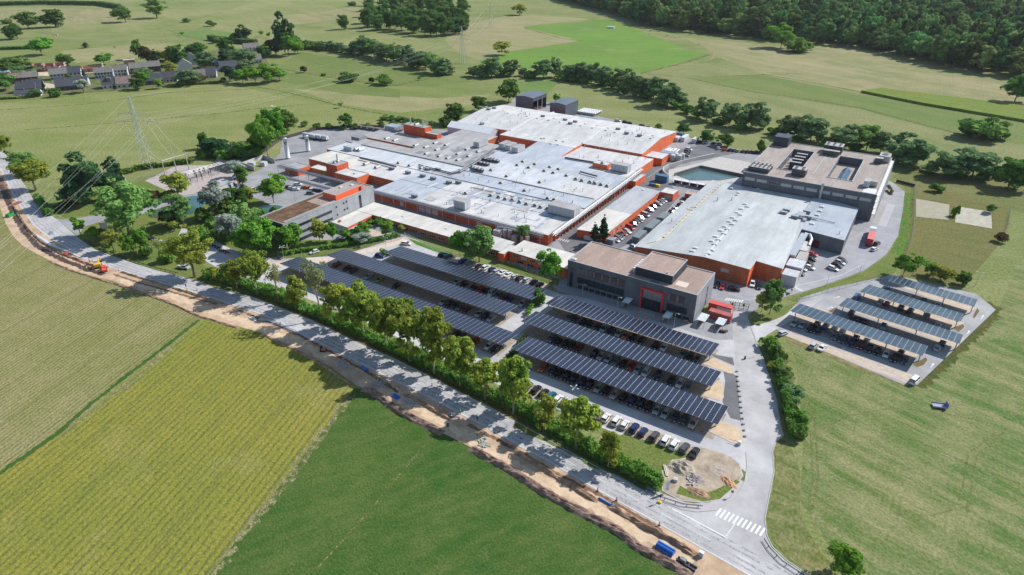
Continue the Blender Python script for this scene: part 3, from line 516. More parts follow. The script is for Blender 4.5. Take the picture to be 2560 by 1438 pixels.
def gable(th, u0, u1, v0, v1, z, zr, axis, wm, rm, over=.3, ridge=None):
 """axis 'u': ridge parallel to x"""
 m = MB(); r = MB()
 if axis == 'u':
  c = ridge if ridge is not None else (v0 + v1) / 2
  m.face([(u0, v0,0),(u1, v0,0),(u1, v0, z),(u0, v0, z)]); m.face([(u1, v1,0),(u0, v1,0),(u0, v1, z),(u1, v1, z)])
  m.face([(u1, v0,0),(u1, v1,0),(u1, v1, z),(u1, c, zr),(u1, v0, z)]); m.face([(u0, v1,0),(u0, v0,0),(u0, v0, z),(u0, c, zr),(u0, v1, z)])
  A, B_ = u0 - over, u1 + over; t = .15
  r.prism([(A, v0 - over),(B_, v0 - over),(B_, c),(A, c)], [z - .05, z - .05, zr + .01, zr + .01], [z - .05 + t, z - .05 + t, zr + t, zr + t])
  r.prism([(A, c),(B_, c),(B_, v1 + over),(A, v1 + over)], [zr + .01, zr + .01, z - .05, z - .05], [zr + t, zr + t, z - .05 + t, z - .05 + t])
 else:
  c = ridge if ridge is not None else (u0 + u1) / 2
  m.face([(u0, v1,0),(u0, v0,0),(u0, v0, z),(u0, v1, z)]); m.face([(u1, v0,0),(u1, v1,0),(u1, v1, z),(u1, v0, z)])
  m.face([(u0, v0,0),(u1, v0,0),(u1, v0, z),(c, v0, zr),(u0, v0, z)]); m.face([(u1, v1,0),(u0, v1,0),(u0, v1, z),(c, v1, zr),(u1, v1, z)])
  A, B_ = v0 - over, v1 + over; t = .15
  r.prism([(u0 - over, A),(c, A),(c, B_),(u0 - over, B_)], [z - .05, zr + .01, zr + .01, z - .05], [z - .05 + t, zr + t, zr + t, z - .05 + t])
  r.prism([(c, A),(u1 + over, A),(u1 + over, B_),(c, B_)], [zr + .01, z - .05, z - .05, zr + .01], [zr + t, z - .05 + t, z - .05 + t, zr + t])
 return m.build('wall', wm, th), r.build('roof', rm, th)
def win(th, face, c, a0, a1, z0, z1, gm=None, fm=None, name='window', n=1, fr=.08):
 """window set in the wall plane c of a face: S/N walls run along x, E/W walls along y"""
 m = MB(); d = {'S': -1, 'W': -1, 'N': 1, 'E': 1}[face]
 def bx(p0, p1, q0, q1, w0, w1, k):
  lo, hi = sorted((c + d * w0, c + d * w1))
  if face in 'SN': m.box(p0, p1, lo, hi, q0, q1, k)
  else: m.box(lo, hi, p0, p1, q0, q1, k)
 bx(a0 + fr, a1 - fr, z0 + fr, z1 - fr, .005,.03,0)
 bx(a0, a1, z0, z0 + fr, .005,.07,1); bx(a0, a1, z1 - fr, z1,.005,.07,1)
 for i in range(n + 1):
  p = a0 + (a1 - a0 - fr) * i / n; bx(p, p + fr, z0 + fr, z1 - fr, .006,.068,1)
 return m.build(name, [gm or glass, fm or whitem], th)
def pbox(th, name, u0, u1, v0, v1, z0, z1, mat): return MB().box(u0, u1, v0, v1, z0, z1).build(name, mat, th)
def part_at(mesh, name, th, loc, rz=0, sc=None):
 o = bpy.data.objects.new(name, mesh); C.objects.link(o); o.parent = th
 o.location = Vector(loc) - Vector(th.location); o.rotation_euler = (0,0, rz)
 if sc: o.scale = sc
 return o
def mesh_of(mb, name, mats):
 o = mb.build(name, mats); me = o.data; bpy.data.objects.remove(o); return me
m = MB(); m.box(-.95,.95,-1.9,1.9,0,.35,1)
prev = None
for k in range(9):
 t = PI * k / 8; p = (-.85 * math.cos(t),.35 + .75 * math.sin(t))
 if prev: m.face([(prev[0], -1.8, prev[1]),(prev[0], 1.8, prev[1]),(p[0], 1.8, p[1]),(p[0], -1.8, p[1])], 0)
 prev = p
m.face([(-.85 * math.cos(PI * k / 8),-1.8,.35 + .75 * math.sin(PI * k / 8)) for k in range(9)], 2); m.face([(.85 * math.cos(PI * k / 8),1.8,.35 + .75 * math.sin(PI * k / 8)) for k in range(9)], 2)
BARREL = mesh_of(m, 'roof_light', [M('hazy acrylic', (.33,.325,.31),.35, var=.12, scale=1), trim, M('roof light end', (.10,.10,.11),.5)])
m = MB(); m.box(-.75,.75,-.75,.75,0,.3,1); m.prism([(-.7,-.7),(.7,-.7),(.7,.7),(-.7,.7)], .3,.42,0); m.prism([(-.4,-.4),(.4,-.4),(.4,.4),(-.4,.4)], .42,.52,0)
DOME = mesh_of(m, 'roof_light', [M('white dome', (.74,.74,.72),.4), trim])
m = MB(); m.cyl(0,0,0,1.5,.16,8); m.cyl(0,0,1.5,1.6,.26,8); m.cyl(0,0,0,.1,.35,8)
FLUE = mesh_of(m, 'vent_pipe', [steel])
m = MB(); m.box(-1.5,1.5,-.7,.7,.15,1.3,0); m.box(-1.6,1.6,-.8,.8,1.3,1.4,1)
for i in range(6): m.box(-1.45,1.45,-.74,-.7,.3 + i * .16,.36 + i * .16,1)
LOUV = mesh_of(m, 'roof_vent', [darksteel, steel])
def hvac(lx, ly, h, fans=0, mat=None):
 m = MB(); m.box(-lx / 2, lx / 2,-ly / 2, ly / 2,.5, h, 0)
 for x in (-lx / 2 + .2, lx / 2 - .4):
  for y in (-ly / 2 + .2, ly / 2 - .4): m.box(x, x + .2, y, y + .2,0,.5,2)
 k = max(2, int(lx / 2))
 for i in range(1, k): x = -lx / 2 + lx * i / k; m.box(x - .04, x + .04,-ly / 2 - .03,-ly / 2,.6, h - .1,2)
 k = max(2, int(ly / 2))
 for i in range(1, k): y = -ly / 2 + ly * i / k; m.box(lx / 2, lx / 2 + .03, y - .04, y + .04,.6, h - .1,2)
 m.box(-lx / 2 - .05, lx / 2 + .05,-ly / 2 - .05, ly / 2 + .05, h, h + .08,1)
 for i in range(fans):
  x = -lx / 2 + lx * (i % ((fans + 1) // 2) + .5) / ((fans + 1) // 2); y = (-.25 if i < (fans + 1) // 2 else .25) * ly if fans > 2 else 0
  m.cyl(x, y, h + .08, h + .5, min(ly, lx / fans * 2) * .22,12,1); m.cyl(x, y, h + .5, h + .52, min(ly, lx / fans * 2) * .19,12,2)
 return mesh_of(m, 'air_handler', [mat or M('unit grey', (.40,.41,.43),.5, var=.08), M('unit roof', (.44,.42,.41),.7, var=.1), darksteel])
aZ = lambda x, y: (1280 + x / 3.994,360 + y / 3.994)
bZ = lambda x, y: (640 + x / 3.994,360 + y / 3.994)
cZ = lambda x, y: (900 + x / 5.325,240 + y / 5.325)
dZ = lambda x, y: (1340 + x / 5.325,240 + y / 5.325)
eZ = lambda x, y: (640 + x / 7.11,300 + y / 7.11)
fZ = lambda x, y: (1920 + x / 3.994,360 + y / 3.994)
kZ = lambda x, y: (1380 + x / 5.325,590 + y / 5.325)
lZ = lambda x, y: (1840 + x / 5.798,320 + y / 5.798)
# --- main factory
F_ = thing('factory', 'huge white roofed factory with orange walls and rows of barrel roof lights', 'factory', (-180,260,0))
ZF = 4.6
def sect(u0, u1, v0, v1, z, rm, wm=terra, z2=None):
 return sloperoof(F_, [(u0, v0),(u1, v0),(u1, v1),(u0, v1)], [z, z, z2 or z, z2 or z], wm, rm, .0)
sect(-223,-196,218.6,253.4, ZF, wroof_v); sect(-196,-176,218.6,253.4, ZF + .02, wroof_w); sect(-176,-122.6,218.6,238.2, ZF, wroof_w); sect(-176,-140,238.2,253.4, ZF + .03, wroof_v)
sect(-140,-122.6,238.2,253.4, ZF + .01, wroof); sect(-206,-122.6,253.4,266.5, ZF + .25, wroof_v); sect(-206,-148,266.5,291, ZF + .28, wroof); sect(-148,-122.7,266.5,284, ZF + .2, wroof_w); sect(-148,-123,284,304, ZF + .05, wroof_v)
sect(-206,-148,291,316.3, ZF + .3, wroof_v); sect(-148,-123.2,304,316.3, ZF + .1, wroof_w); sect(-170,-124.6,316.3,341.6, ZF, wroof_w, orange)
sect(-258,-223,234.4,254, ZF - .02, wroof_w); sect(-290,-258,236.4,254, ZF - .1, wroof_y); sect(-294,-206,254,271.4, ZF + .22, wroof)
sect(-294,-252,271.4,282, ZF + .3, groof); sect(-252,-206,271.4,302, ZF + .4, groof); sect(-296,-252,284.5,303.6, ZF + .42, groof); sect(-252,-223.8,302,331, ZF + .35, groof); sect(-223.8,-206,302,316, ZF + .3, groof)
m = MB().box(-296,-206,270.9,271.6, ZF + .5, ZF + .95); m.build('roof_kerb', groof, F_)
m = MB().box(-206.4,-148,266.2,266.6, ZF + .4, ZF + .75); m.box(-206,-122.8,253.2,253.5, ZF + .3, ZF + .6); m.build('roof_kerb', trim, F_)
m = MB()
for u in (-210,-196,-182): m.box(u - .12, u + .12,219,253, ZF + .19, ZF + .26)
m.box(-223,-140,238.05,238.3, ZF + .2, ZF + .3); m.build('roof_seam', steel, F_)
RP = [M('dirty roof patch', (.50,.49,.47),.7, var=.12), M('pale roof patch', (.70,.70,.70),.6), M('painted bluish roof shade', (.42,.47,.55),.5), M('dark roof patch', (.27,.28,.30),.5)]; r_ = random.Random(11)  # bluish tint puts the shade behind vents into the colour
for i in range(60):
 m = MB(); u, v, w_ = r_.uniform(-215,-128), r_.uniform(221,262), r_.choice([1.2,1.8,3,5]); l_ = r_.uniform(2,11); m.face([(u, v, ZF + .3 + i * .0004),(min(u + w_, -123), v, ZF + .3 + i * .0004),(min(u + w_, -123), min(v + l_, 266), ZF + .3 + i * .0004),(u, min(v + l_, 266), ZF + .3 + i * .0004)]); m.build('roof_tint_patch', RP[i % 3], F_)
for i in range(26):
 m = MB(); u, v, w_ = r_.uniform(-250,-210), r_.uniform(273,298), r_.choice([1.2,2.4,4]); l_ = r_.uniform(2,7); m.face([(u, v, ZF + .62 + i * .0004),(u + w_, v, ZF + .62 + i * .0004),(u + w_, v + l_, ZF + .62 + i * .0004),(u, v + l_, ZF + .62 + i * .0004)]); m.build('roof_tint_patch', RP[3], F_)  # darker grey patches scattered over the bitumen roof
seen = []
BL = [cZ(*p) for p in ((360,565),(470,590),(745,655),(880,680),(1005,625),(1155,650),(1030,715),(890,765),(1065,800),(1175,825),(1310,850),(1310,770),(1455,800),(1430,710),(1580,740),(535,885),(680,920),(830,955),(85,900),(235,945),(1765,980),(1970,1060),(2410,1140),(1895,1150),(1885,1182),(2210,1250),(1430,1285))]
BL += [aZ(*p) for p in ((120,170),(65,205),(240,195),(180,230),(390,225),(335,262),(475,245),(425,282),(555,310),(650,342),(710,357),(790,372),(840,385),(900,397),(960,412),(140,460),(20,550),(92,570),(160,588),(245,605),(300,622),(370,635),(370,535),(435,548),(2440,-10))][:-1]
BL += [bZ(*p) for p in ((2100,490),(2360,505),(2440,520),(2505,540),(2455,395))]
for p in BL:
 if any(abs(p[0] - q[0]) + abs(p[1] - q[1]) < 9 for q in seen): continue
 seen.append(p); x, y = G(p[0], p[1] + 2, ZF + .3); part_at(BARREL, 'roof_light', F_, (x, y, ZF + .3),0,(1.1,1.0 if y < 300 else .9,1.15))
for p in ((420,975),(640,1030),(835,1072),(975,1107),(1185,1162),(725,1345),(900,985),(1035,990),(1310,1160)):
 x, y = G(*cZ(*p), ZF + .4); part_at(LOUV, 'roof_vent', F_, (x, y, ZF + .28))
for i in range(96):
 u, v = (rnd.uniform(-190,-130), rnd.uniform(222,262)) if i < 45 else (rnd.uniform(-168,-128), rnd.uniform(318,340)) if i < 58 else (rnd.uniform(-218,-130), rnd.uniform(255,300))
 part_at(FLUE, 'vent_pipe', F_, (u, v, ZF + .2),0,(rnd.uniform(.7,1.4),) * 2 + (rnd.uniform(.4,1.2),))
for (px, lx, ly, h) in ((aZ(520,700),13.5,6.5,4.3),(bZ(2060,640),6.5,4.5,4.0),(dZ(1130,1000),9.5,5,4.0),(cZ(1610,670),4,9.5,3.6),(cZ(1930,690),3.6,8,3.3),(cZ(2010,712),3.6,8,3.3),(cZ(2110,740),4,8,3.3)):
 x, y = G(*px, ZF + .3); part_at(hvac(lx, ly, h), 'air_handler', F_, (x, y, ZF + .3))
for px in ((1700,870),(1640,920),(1780,880),(1570,1000)):
 x, y = G(*cZ(*px), ZF + .4); part_at(hvac(7,1.8,1.6,6, darksteel), 'condenser', F_, (x, y, ZF + .3),0)
m = MB()
def duct(pts, r, n=8): m.tube([(*G(*p, ZF + 1.2), ZF + 1.1) for p in pts], r, n)
for o_ in (0,9):
 duct([cZ(-5,818 + o_), cZ(240,875 + o_), cZ(480,935 + o_)], .28); duct([cZ(780,910 + o_ * 2), cZ(1000,970 + o_ * 2), cZ(1210,1022 + o_ * 2)], .28)
 duct([cZ(1210,1030 - o_), cZ(1330,1010 - o_ * 2), cZ(1470,930 - o_ * 3), cZ(1640,830 - o_ * 4), cZ(1780,735 - o_ * 4)], .42)
duct([cZ(1480,925), cZ(1510,1000), cZ(1640,1010)], .5); duct([aZ(680,275), aZ(850,320)], .4); duct([aZ(530,135), aZ(830,185)], .5)
m.build('roof_duct', M('dark ducting', (.10,.105,.115),.45, var=.2, metal=.5), F_)
m = MB()
for x0, y0, x1, y1 in ((2140,430,2556,520),(-40,520,200,560),(200,560,440,565),(0,375,820,550)):
 f_ = bZ if x0 > 2000 else aZ
 m.tube([(*G(*f_(x0, y0), ZF + .6), ZF + .6),(*G(*f_(x1, y1), ZF + .6), ZF + .6)], .16,6)
m.build('roof_pipe', M('brownish pipe', (.22,.2,.19),.5, metal=.3), F_)
def sub(name, u0, u1, v0, v1, z, wm, rm, z0=None): return wallroof(F_, u0, u1, v0, v1, z, wm, rm, .2, None, name, 'roof')
sub('tower_wall', -266.5,-258,228,236.2,8.4, orange_d, groof); sub('block_wall', -257.2,-240.9,225.1,234.2,5.7, orange, wroof_w); sub('block_wall', -293,-282,221.6,230.2,3.8, orange, groof)
sub('block_wall', -281,-266.6,229,236,3.2, M('ochre wall', (.5,.17,.04),.7, var=.1), wroof_y); sub('boiler_wall', -278,-260.4,304.3,310.4,11, orange_d, groof); sub('block_wall', -260.3,-251.4,304.6,309,8, orange_d, groof)
sub('penthouse_wall', -146.8,-138.2,309,314.8,7.6, orange, wroof_w)
sub('block_wall', -122.5,-119.2,304,318,3.6, orange, wroof_w)
m = MB(); m.cyl(-274.5,307.5,10.7,14.5,.45,10); m.cyl(-264.5,307.5,10.7,14.2,.45,10); m.cyl(-262,232.5,8,13,.38,10); m.build('chimney', steel, F_)
part_at(BARREL, 'roof_light', F_, (-263,232.5,8.2)); part_at(BARREL, 'roof_light', F_, (-270,308,10.8)); part_at(BARREL, 'roof_light', F_, (-142,312,7.4)); part_at(DOME, 'roof_light', F_, (-247,230,5.5))
m = MB()
for (u, v, z) in ((-282,304,2.6),(-282,306.4,2.6),(-282,308.8,2.6)): m.tube([(u - 2.5, v, z + ZF),(u - .4, v, z + ZF),(u, v, z + ZF)], 1.1,12)
for (u, v) in ((-277,262),(-274.6,262.6)): m.tube([(u, v - 2, ZF + 1.3),(u, v + 2, ZF + 1.3)], 1.1,12)
m.build('pressure_vessel', M('polished steel', (.6,.61,.63),.3, metal=.7, var=.06), F_)
pbox(F_, 'plant_room', -294,-283,304,311, ZF, ZF + 3.2, M('blue grey panel', (.26,.29,.33),.6)); pbox(F_, 'plant_room', -284,-277.5,258,266, ZF + .2, ZF + 3, M('pale panel', (.40,.41,.42),.6)); pbox(F_, 'plant_room', -297,-290,277,283.5, ZF - .5, ZF + 2, M('mid grey panel', (.2,.21,.22),.6))
for i, (u0, u1, z0, z1) in enumerate(((-206,-203.8,.2,2.9),(-194,-190.5,.2,3),(-189.8,-186.5,.2,3),(-185.8,-182.5,.2,3),(-160,-157.6,.2,2.8),(-149,-146.8,.8,2.4),(-137.5,-134.6,.8,2.2),(-133.8,-131,.8,2.2),(-130.2,-127.6,.8,2.2))):
 win(F_, 'S', 218.6, u0, u1, z0, z1, M('white shutter', (.62,.62,.6),.6) if z0 < .5 else glass, whitem, 'shutter_door' if z0 < .5 else 'window', 1 if z0 < .5 else 3)
for v in (228,236,244,251,258,266,281,290,297): win(F_, 'E', -122.6, v, v + 2,1.2,2.6, glass, whitem, 'window', 2)
m = MB()
for v in range(224,304,3): m.box(-122.55,-122.0, v, v + .25,0,3.4)
m.build('wall_fin', orange_d, F_)
def rack(name, label, pts, z, n, group=None):
 th = thing(name, label, 'pipe rack', (*pts[0], 0),0, group)
 line = [Vector(p) for p in pts]; m = MB()
 for o_, r, zz in ((-.8,.16, z),(-.3,.1, z + .05),(.25,.2, z + .1),(.8,.12, z),(-.5,.12, z - .9),(.5,.15, z - .9)): m.tube([(p.x, p.y, zz) for p in off(line, o_)], r, 6)
 m.build('pipes', steel, th); b = MB()
 for o_ in (-1.05,1.05):
  q = off(line, o_)
  for zz in (z - .25, z - 1.15, z + .6): b.tube([(p.x, p.y, zz) for p in q], .07,4)
 b.build('rack_beam', darksteel, th)
 for p in resample(line, n):
  d = MB(); d.box(p.x - 1.1, p.x - .95, p.y - .08, p.y + .08,0, z + .6) if abs(line[1].x - line[0].x) < 3 else d.box(p.x - .08, p.x + .08, p.y - 1.1, p.y - .95,0, z + .6)
  d.build('post', steel, th)
rack('pipe_rack', 'long steel pipe rack along the front of the white roofed factory', [(-222.5,216.8),(-124.2,216.9)], 4.9,7.5)
rack('pipe_rack', 'steel pipe rack running up the right side of the factory above the service lane', [(-120.6,220),(-121.2,262),(-121.8,303),(-122.6,320)], 5.3,8)
rack('pipe_rack', 'grey pipe bridge on posts beside the small car park at the left end', [(-295,219.6),(-244,220.5)], 4.4,8)
t = thing('dust_filter', 'cluster of grey filter cabinets and silver cyclones at the near corner of the factory', 'filter plant', (-135,216,0))
m = MB()
for u, v, h in ((-142,214.6,3.2),(-139.4,214.6,3.6),(-133,214.4,3.4),(-130.4,214.4,3.0)): m.cyl(u, v, 1.2, h + 1,1.0,12); m.cyl(u, v, 0,1.2,.3,12, None, 1.0)
m.build('cyclone', steel, t); pbox(t, 'cabinet', -147,-144,212.8,215.6,0,3.4, M('cab grey', (.4,.42,.45),.5)); pbox(t, 'cabinet', -137.6,-135.2,212.9,215.4,0,2.8, M('cab grey', (.4,.42,.45),.5))
m = MB(); m.tube([(-145.5,214,3.4),(-145.5,214,5),(-139,214.4,5.4),(-131,214.4,5.2)], .4,10); m.build('duct', steel, t)
# --- back hall and neighbours
t = thing('back_hall', 'long white gabled hall with orange end wall at the back of the plant', 'warehouse', (-198,370,0))
gable(t, -264.6,-132.2,342.6,398.5,6.0,8.4, 'u', orange, wroof_w, .15,371)
m = MB()
for u in (-222,-170.6):
 m.prism([(u - .5,342.4),(u + .5,342.4),(u + .5,371),(u - .5,371)], [5.9,5.9,8.4,8.4], [6.7,6.7,9.1,9.1]); m.prism([(u - .5,371),(u + .5,371),(u + .5,398.7),(u - .5,398.7)], [8.4,8.4,5.9,5.9], [9.1,9.1,6.7,6.7])
m.build('fire_wall', M('pale upstand', (.55,.55,.55),.6), t)
m = MB()
for u in range(-168,-132,9): m.box(u, u + .2,342.25,342.45,0,5.6)
m.build('downpipe', whitem, t)
def onback(px):
 x, y = G(*px, 7.2); z = 6 + 2.4 * (1 - abs(y - 371) / 28) + .15; return (x, y, z)
for p in [cZ(*q) for q in ((1610,190),(1680,160),(1710,210),(1785,180),(1625,360),(1970,255),(2115,280),(2225,300),(2140,255))] + [dZ(*q) for q in ((20,325),(90,292),(170,350),(240,318),(320,375),(385,342),(455,400),(520,368),(595,425),(655,390),(750,452),(815,415),(930,485),(960,450),(1050,510),(1090,470),(1205,530),(1190,495),(1280,515),(1375,560),(1400,528),(1525,590),(1550,555))]:
 part_at(DOME if rnd.random() < .6 else LOUV, 'roof_light' , t, onback(p),0,(.9,.9,.9))
for i in range(34):
 u, v = rnd.uniform(-256,-225) if i < 14 else rnd.uniform(-165,-136), rnd.uniform(350,392); part_at(FLUE, 'vent_pipe', t, (u, v, 6 + 2.4 * (1 - abs(v - 371) / 28) + .1),0,(1,1, rnd.uniform(.5,1.3)))
t = thing('stepped_hall', 'lower white roofed hall with orange sides joining the back hall', 'warehouse', (-196,330,0))
sloperoof(t, [(-223,331.6),(-206.4,331.6),(-195,331.6),(-170.2,331.6),(-170.2,342.3),(-223,342.3)], [6,6,6,6.1,6.1,6.1], orange, wroof_w, 0); sloperoof(t, [(-195.2,316.5),(-170.4,315.6),(-170.4,331.5),(-195.2,331.5)], [4.9,4.9,6,6], orange, wroof_v, 0)
for q in ((20,615),(75,580),(200,645),(275,605),(295,660),(365,622),(115,578)):
 x, y = G(*dZ(*q),5.8); part_at(DOME, 'roof_light', t, (x, y, 5.6 + (y - 316) * .035))
t = thing('storage_tent', 'white arched storage tent beside the back hall', 'storage tent', (-248,337,0))
gable(t, -265,-231.2,332.4,342,4.8,7.6, 'u', M('lilac sheet wall', (.50,.49,.56),.6, stripes=(0,.5,.08)), M('bright tent fabric', (.82,.82,.82),.5, var=.04),.1)
m = MB()
for i in range(6):
 u = -265 + 33.8 * i / 5; m.tube([(u, 332.2,4.9),(u, 337.2,7.78),(u, 342.2,4.9)], .12,6)
m.build('rib', whitem, t); win(t, 'S', 332.4,-246,-242.6,.8,3, glass, darksteel, 'door_opening')
t = thing('pump_house', 'small orange building with flat white roof at the foot of the back hall', 'outbuilding', (-126,353,0))
wallroof(t, -131.8,-121.2,346,357.6,4.2, orange, wroof_w, .1)
t = thing('tank_farm', 'white tanks and pipework behind the small orange building', 'storage tanks', (-119,364,0))
m = MB()
for u, v in ((-119.5,358.5),(-116,360),(-119,362.5),(-115.5,364)): m.cyl(u, v, .2,3.6,1.5,14); m.cyl(u, v, 3.6,4.0,1.5,14, None, .5)
m.build('tank', M('tank white', (.66,.66,.64),.5), t); pbox(t, 'cabinet', -128,-121,362,368,.0,3, M('blue unit', (.22,.28,.38),.5)); m = MB()
for i in range(8): m.tube([(-127 + i, 366,3.2),(-126 + i * .9,371,3.4 + .3 * (i % 2)),(-121,372 + i * .3,2.6)], .12,6)
m.build('pipework', steel, t)
bq = [G(*p, 10.2) for p in (cZ(2075,0),(1332.6,246.6),(1376.4,235.4), dZ(195,90), dZ(385,128), dZ(617,62))]
for k, (u0, u1, v0, v1, z, lab, op) in enumerate(((bq[0][0], bq[1][0], (bq[0][1] + bq[1][1]) / 2, bq[2][1], 10.2, 'blue grey open fronted barn with three bays facing right', 1),(bq[3][0], bq[4][0], (bq[3][1] + bq[4][1]) / 2, bq[5][1], 10.2, 'closed blue grey barn, the right of two behind the back hall', 0))):
 t = thing('metal_barn', lab, 'barn', ((u0 + u1) / 2,(v0 + v1) / 2,0),0, 'metal barns behind the plant')
 if not op: gable(t, u0, u1, v0, v1, z, z + .9, 'v', barnclad, M('barn roof', (.15,.18,.225),.5, var=.08, stripes=(1,.5,.12)))
 else:
  m = MB(); m.face([(u0, v1,0),(u0, v0,0),(u0, v0, z),(u0, v1, z)]); m.face([(u0, v0,0),(u1, v0,0),(u1, v0, z),((u0 + u1) / 2, v0, z + .9),(u0, v0, z)]); m.face([(u1, v1,0),(u0, v1,0),(u0, v1, z),((u0 + u1) / 2, v1, z + .9),(u1, v1, z)]); m.box(u1 - .15, u1, v0, v1, z - 2.4, z); m.build('wall', barnclad, t)
  c = (u0 + u1) / 2; r = MB(); r.prism([(u0 - .3, v0 - .3),(c, v0 - .3),(c, v1 + .3),(u0 - .3, v1 + .3)], [z, z + .93, z + .93, z], [z + .15, z + 1.08, z + 1.08, z + .15]); r.prism([(c, v0 - .3),(u1 + .3, v0 - .3),(u1 + .3, v1 + .3),(c, v1 + .3)], [z + .93, z, z, z + .93], [z + 1.08, z + .15, z + .15, z + 1.08]); r.build('roof', M('barn roof', (.15,.18,.225),.5, var=.08, stripes=(1,.5,.12)), t)
  for v in (v0 * .667 + v1 * .333, v0 * .333 + v1 * .667): MB().box(u1 - .2, u1 + .1, v - .2, v + .2,0, z - 2.4).build('post', trim, t)
  m = MB()
  for i in range(9): x, y = rnd.uniform(u0 + 2, u1 - 2), rnd.uniform(v0 + 2, v1 - 2); m.box(x, x + 2, y, y + 2,0, rnd.uniform(1,2.6))
  tag(m.build('stored_crates', M('mixed crates', (.12,.13,.16),.7, var=.5, scale=.4, col2=(.3,.12,.1))), 'dark crates stored inside the open fronted barn', 'crates', None, 'stuff')
# --- grey roofed lane building, small ones
t = thing('lane_building', 'low orange building with grey white roof beside the diagonal parking row', 'building', (-110,265,0))
sloperoof(t, [(-116.2,232.8),(-103.4,235.6),(-103.2,262),(-116.2,262)], [3.6] * 4, orange, wroof_y, .2); sloperoof(t, [(-116.2,262),(-103.2,262),(-103.1,296.8),(-116.4,298)], [3.64] * 4, orange, M('grey patched roof', (.50,.51,.52),.6, var=.06, scale=.1),.2)
for i in range(15): v = 238.5 + i * 3.85; win(t, 'E', -103.3, v, v + 1.7,.9,2.6, glass_l if i % 4 == 1 else glass, whitem, 'window', 2)
part_at(FLUE, 'vent_pipe', t, (-110,248,3.7)); part_at(FLUE, 'vent_pipe', t, (-106,240,3.7)); part_at(DOME, 'roof_light', t, (-111,294,3.7))
t = thing('lane_annex', 'small orange annex with white roof at the far end of the lane building', 'outbuilding', (-99.5,300,0))
wallroof(t, -102.9,-96,296.6,304.4,3.7, orange, wroof_w, .1); win(t, 'S', 296.6,-100.5,-97.4,.1,2.4, glass_l, whitem, 'shutter_door')
t = thing('garage', 'tiny orange flat roofed garage near the blue basin', 'garage', (-90,305,0)); wallroof(t, -92.3,-87.8,303,307.8,3.0, orange, M('pinkish roof', (.55,.38,.31),.8),.1)
# --- big hall
t = thing('production_hall', 'big pale grey roofed hall with orange front wall', 'production hall', (-62,262,0))
m = MB(); P_ = [(-87.2,228.6,4.6),(-58.5,228.0,7.6),(-41.2,227.6,7.3),(-41.2,236,7.3),(-31.2,236,6.6),(-33,279,6.6),(-36,300.6,6.4),(-58.5,300.6,7.6),(-87,300.6,4.6)]
for i in range(9):
 a, b = P_[i], P_[(i + 1) % 9]; m.face([(a[0], a[1], 0),(b[0], b[1], 0), b, a])
m.build('wall', terra, t); r = MB(); e = .14
r.prism([(-87.5,228.3),(-58.5,227.8),(-58.5,300.7),(-87.3,300.7)], [4.6,7.61,7.61,4.6], [4.75,7.76,7.76,4.75]); r.prism([(-58.5,227.8),(-40.9,227.4),(-40.9,300.7),(-58.5,300.7)], [7.61,7.31,7.0,7.61], [7.76,7.46,7.15,7.76]); r.prism([(-40.9,236),(-30.9,236),(-32.8,279),(-36,300.7),(-40.9,300.7)], [7.29,6.62,6.62,6.42,6.99], [7.44,6.77,6.77,6.57,7.14]); r.build('roof', hallroof, t)
MB().box(-41.3,-41.05,227.5,236,.1,7.2).build('side_wall', M('orange panel with painted sunlight', (.78,.13,.04),.55, var=.05), t)  # brighter orange puts the sunlight on this side into the colour
for px in [aZ(*q) for q in ((2330,600),(2290,650),(2350,630),(2250,685),(2280,710),(2205,735),(2235,765),(2170,775),(2200,805),(2125,825),(2155,855),(2085,865),(2120,900),(2035,925),(2065,960),(1995,970),(2025,1005),(2000,1065),(1965,1100),(1835,1030),(1805,1060))]:
 x, y = G(*px, 7.6); part_at(DOME, 'roof_light', t, (x, y, 7.7 - abs(x + 58.5) * (.105 if x < -58.5 else .02)),0,(1.3,1.1,1))
MB().box(-58.8,-58.2,229,262,7.72,7.95).build('ridge_cap', whitem, t)
m = MB(); yp = [aZ(1350,1085), aZ(1350,990), aZ(1440,975), aZ(1500,930), aZ(1520,940), aZ(1810,670), aZ(1750,655), aZ(1775,635), aZ(1835,640), aZ(1990,485), aZ(2110,380)]
pp = []
for i, p in enumerate(yp): z = 2 if i == 0 else 5.4; x, y = G(*p, z); pp.append((x, y, 2 if i == 0 else 4.95 + max(0,(x + 87)) * .105))
m.tube(pp, .12,6); m.build('gas_pipe', yellow, t); m = MB()
for p in resample([Vector(q[:2]) for q in pp[4:]], 4): m.box(p.x - .9, p.x + .9, p.y - .06, p.y + .06,4.72 + (p.x + 87) * .105,4.86 + (p.x + 87) * .105)
m.build('pipe_support', darksteel, t)
win(t, 'S', 228.3,-70,-64.5,4.2,5.4, M('pale green pane', (.35,.42,.34),.3), trim, 'window', 1); win(t, 'S', 227.8,-51.5,-45.5,3.6,5.0, glass_l, trim, 'window', 2)
for q in ((1595,770),(2050,570),(2190,580)): x, y = G(*aZ(*q),6); part_at(FLUE, 'vent_pipe', t, (x, y, 5.4 + (x + 87) * .08),0,(1.3,1.3,1))
for q in ((150,700),(180,675),(265,740),(385,690),(400,745)): x, y = G(*fZ(*q),7); part_at(LOUV, 'roof_vent', t, (x, y, 6.9))
MB().prism([(-39,236.4),(-31,236.4),(-31,249),(-39,249)], .02,.03).build('plinth', concrete, t)
t = thing('hall_extension', 'lower grey roofed extension between the big hall and the laboratory block', 'building', (-60,311,0))
sloperoof(t, [(-86.4,300.9),(-57,300.9),(-36.2,300.9),(-36.2,321.2),(-70,321.2),(-86,326)], [4.3,6.4,6.1,6.0,5.6,4.2], terra, hallroof, .0)
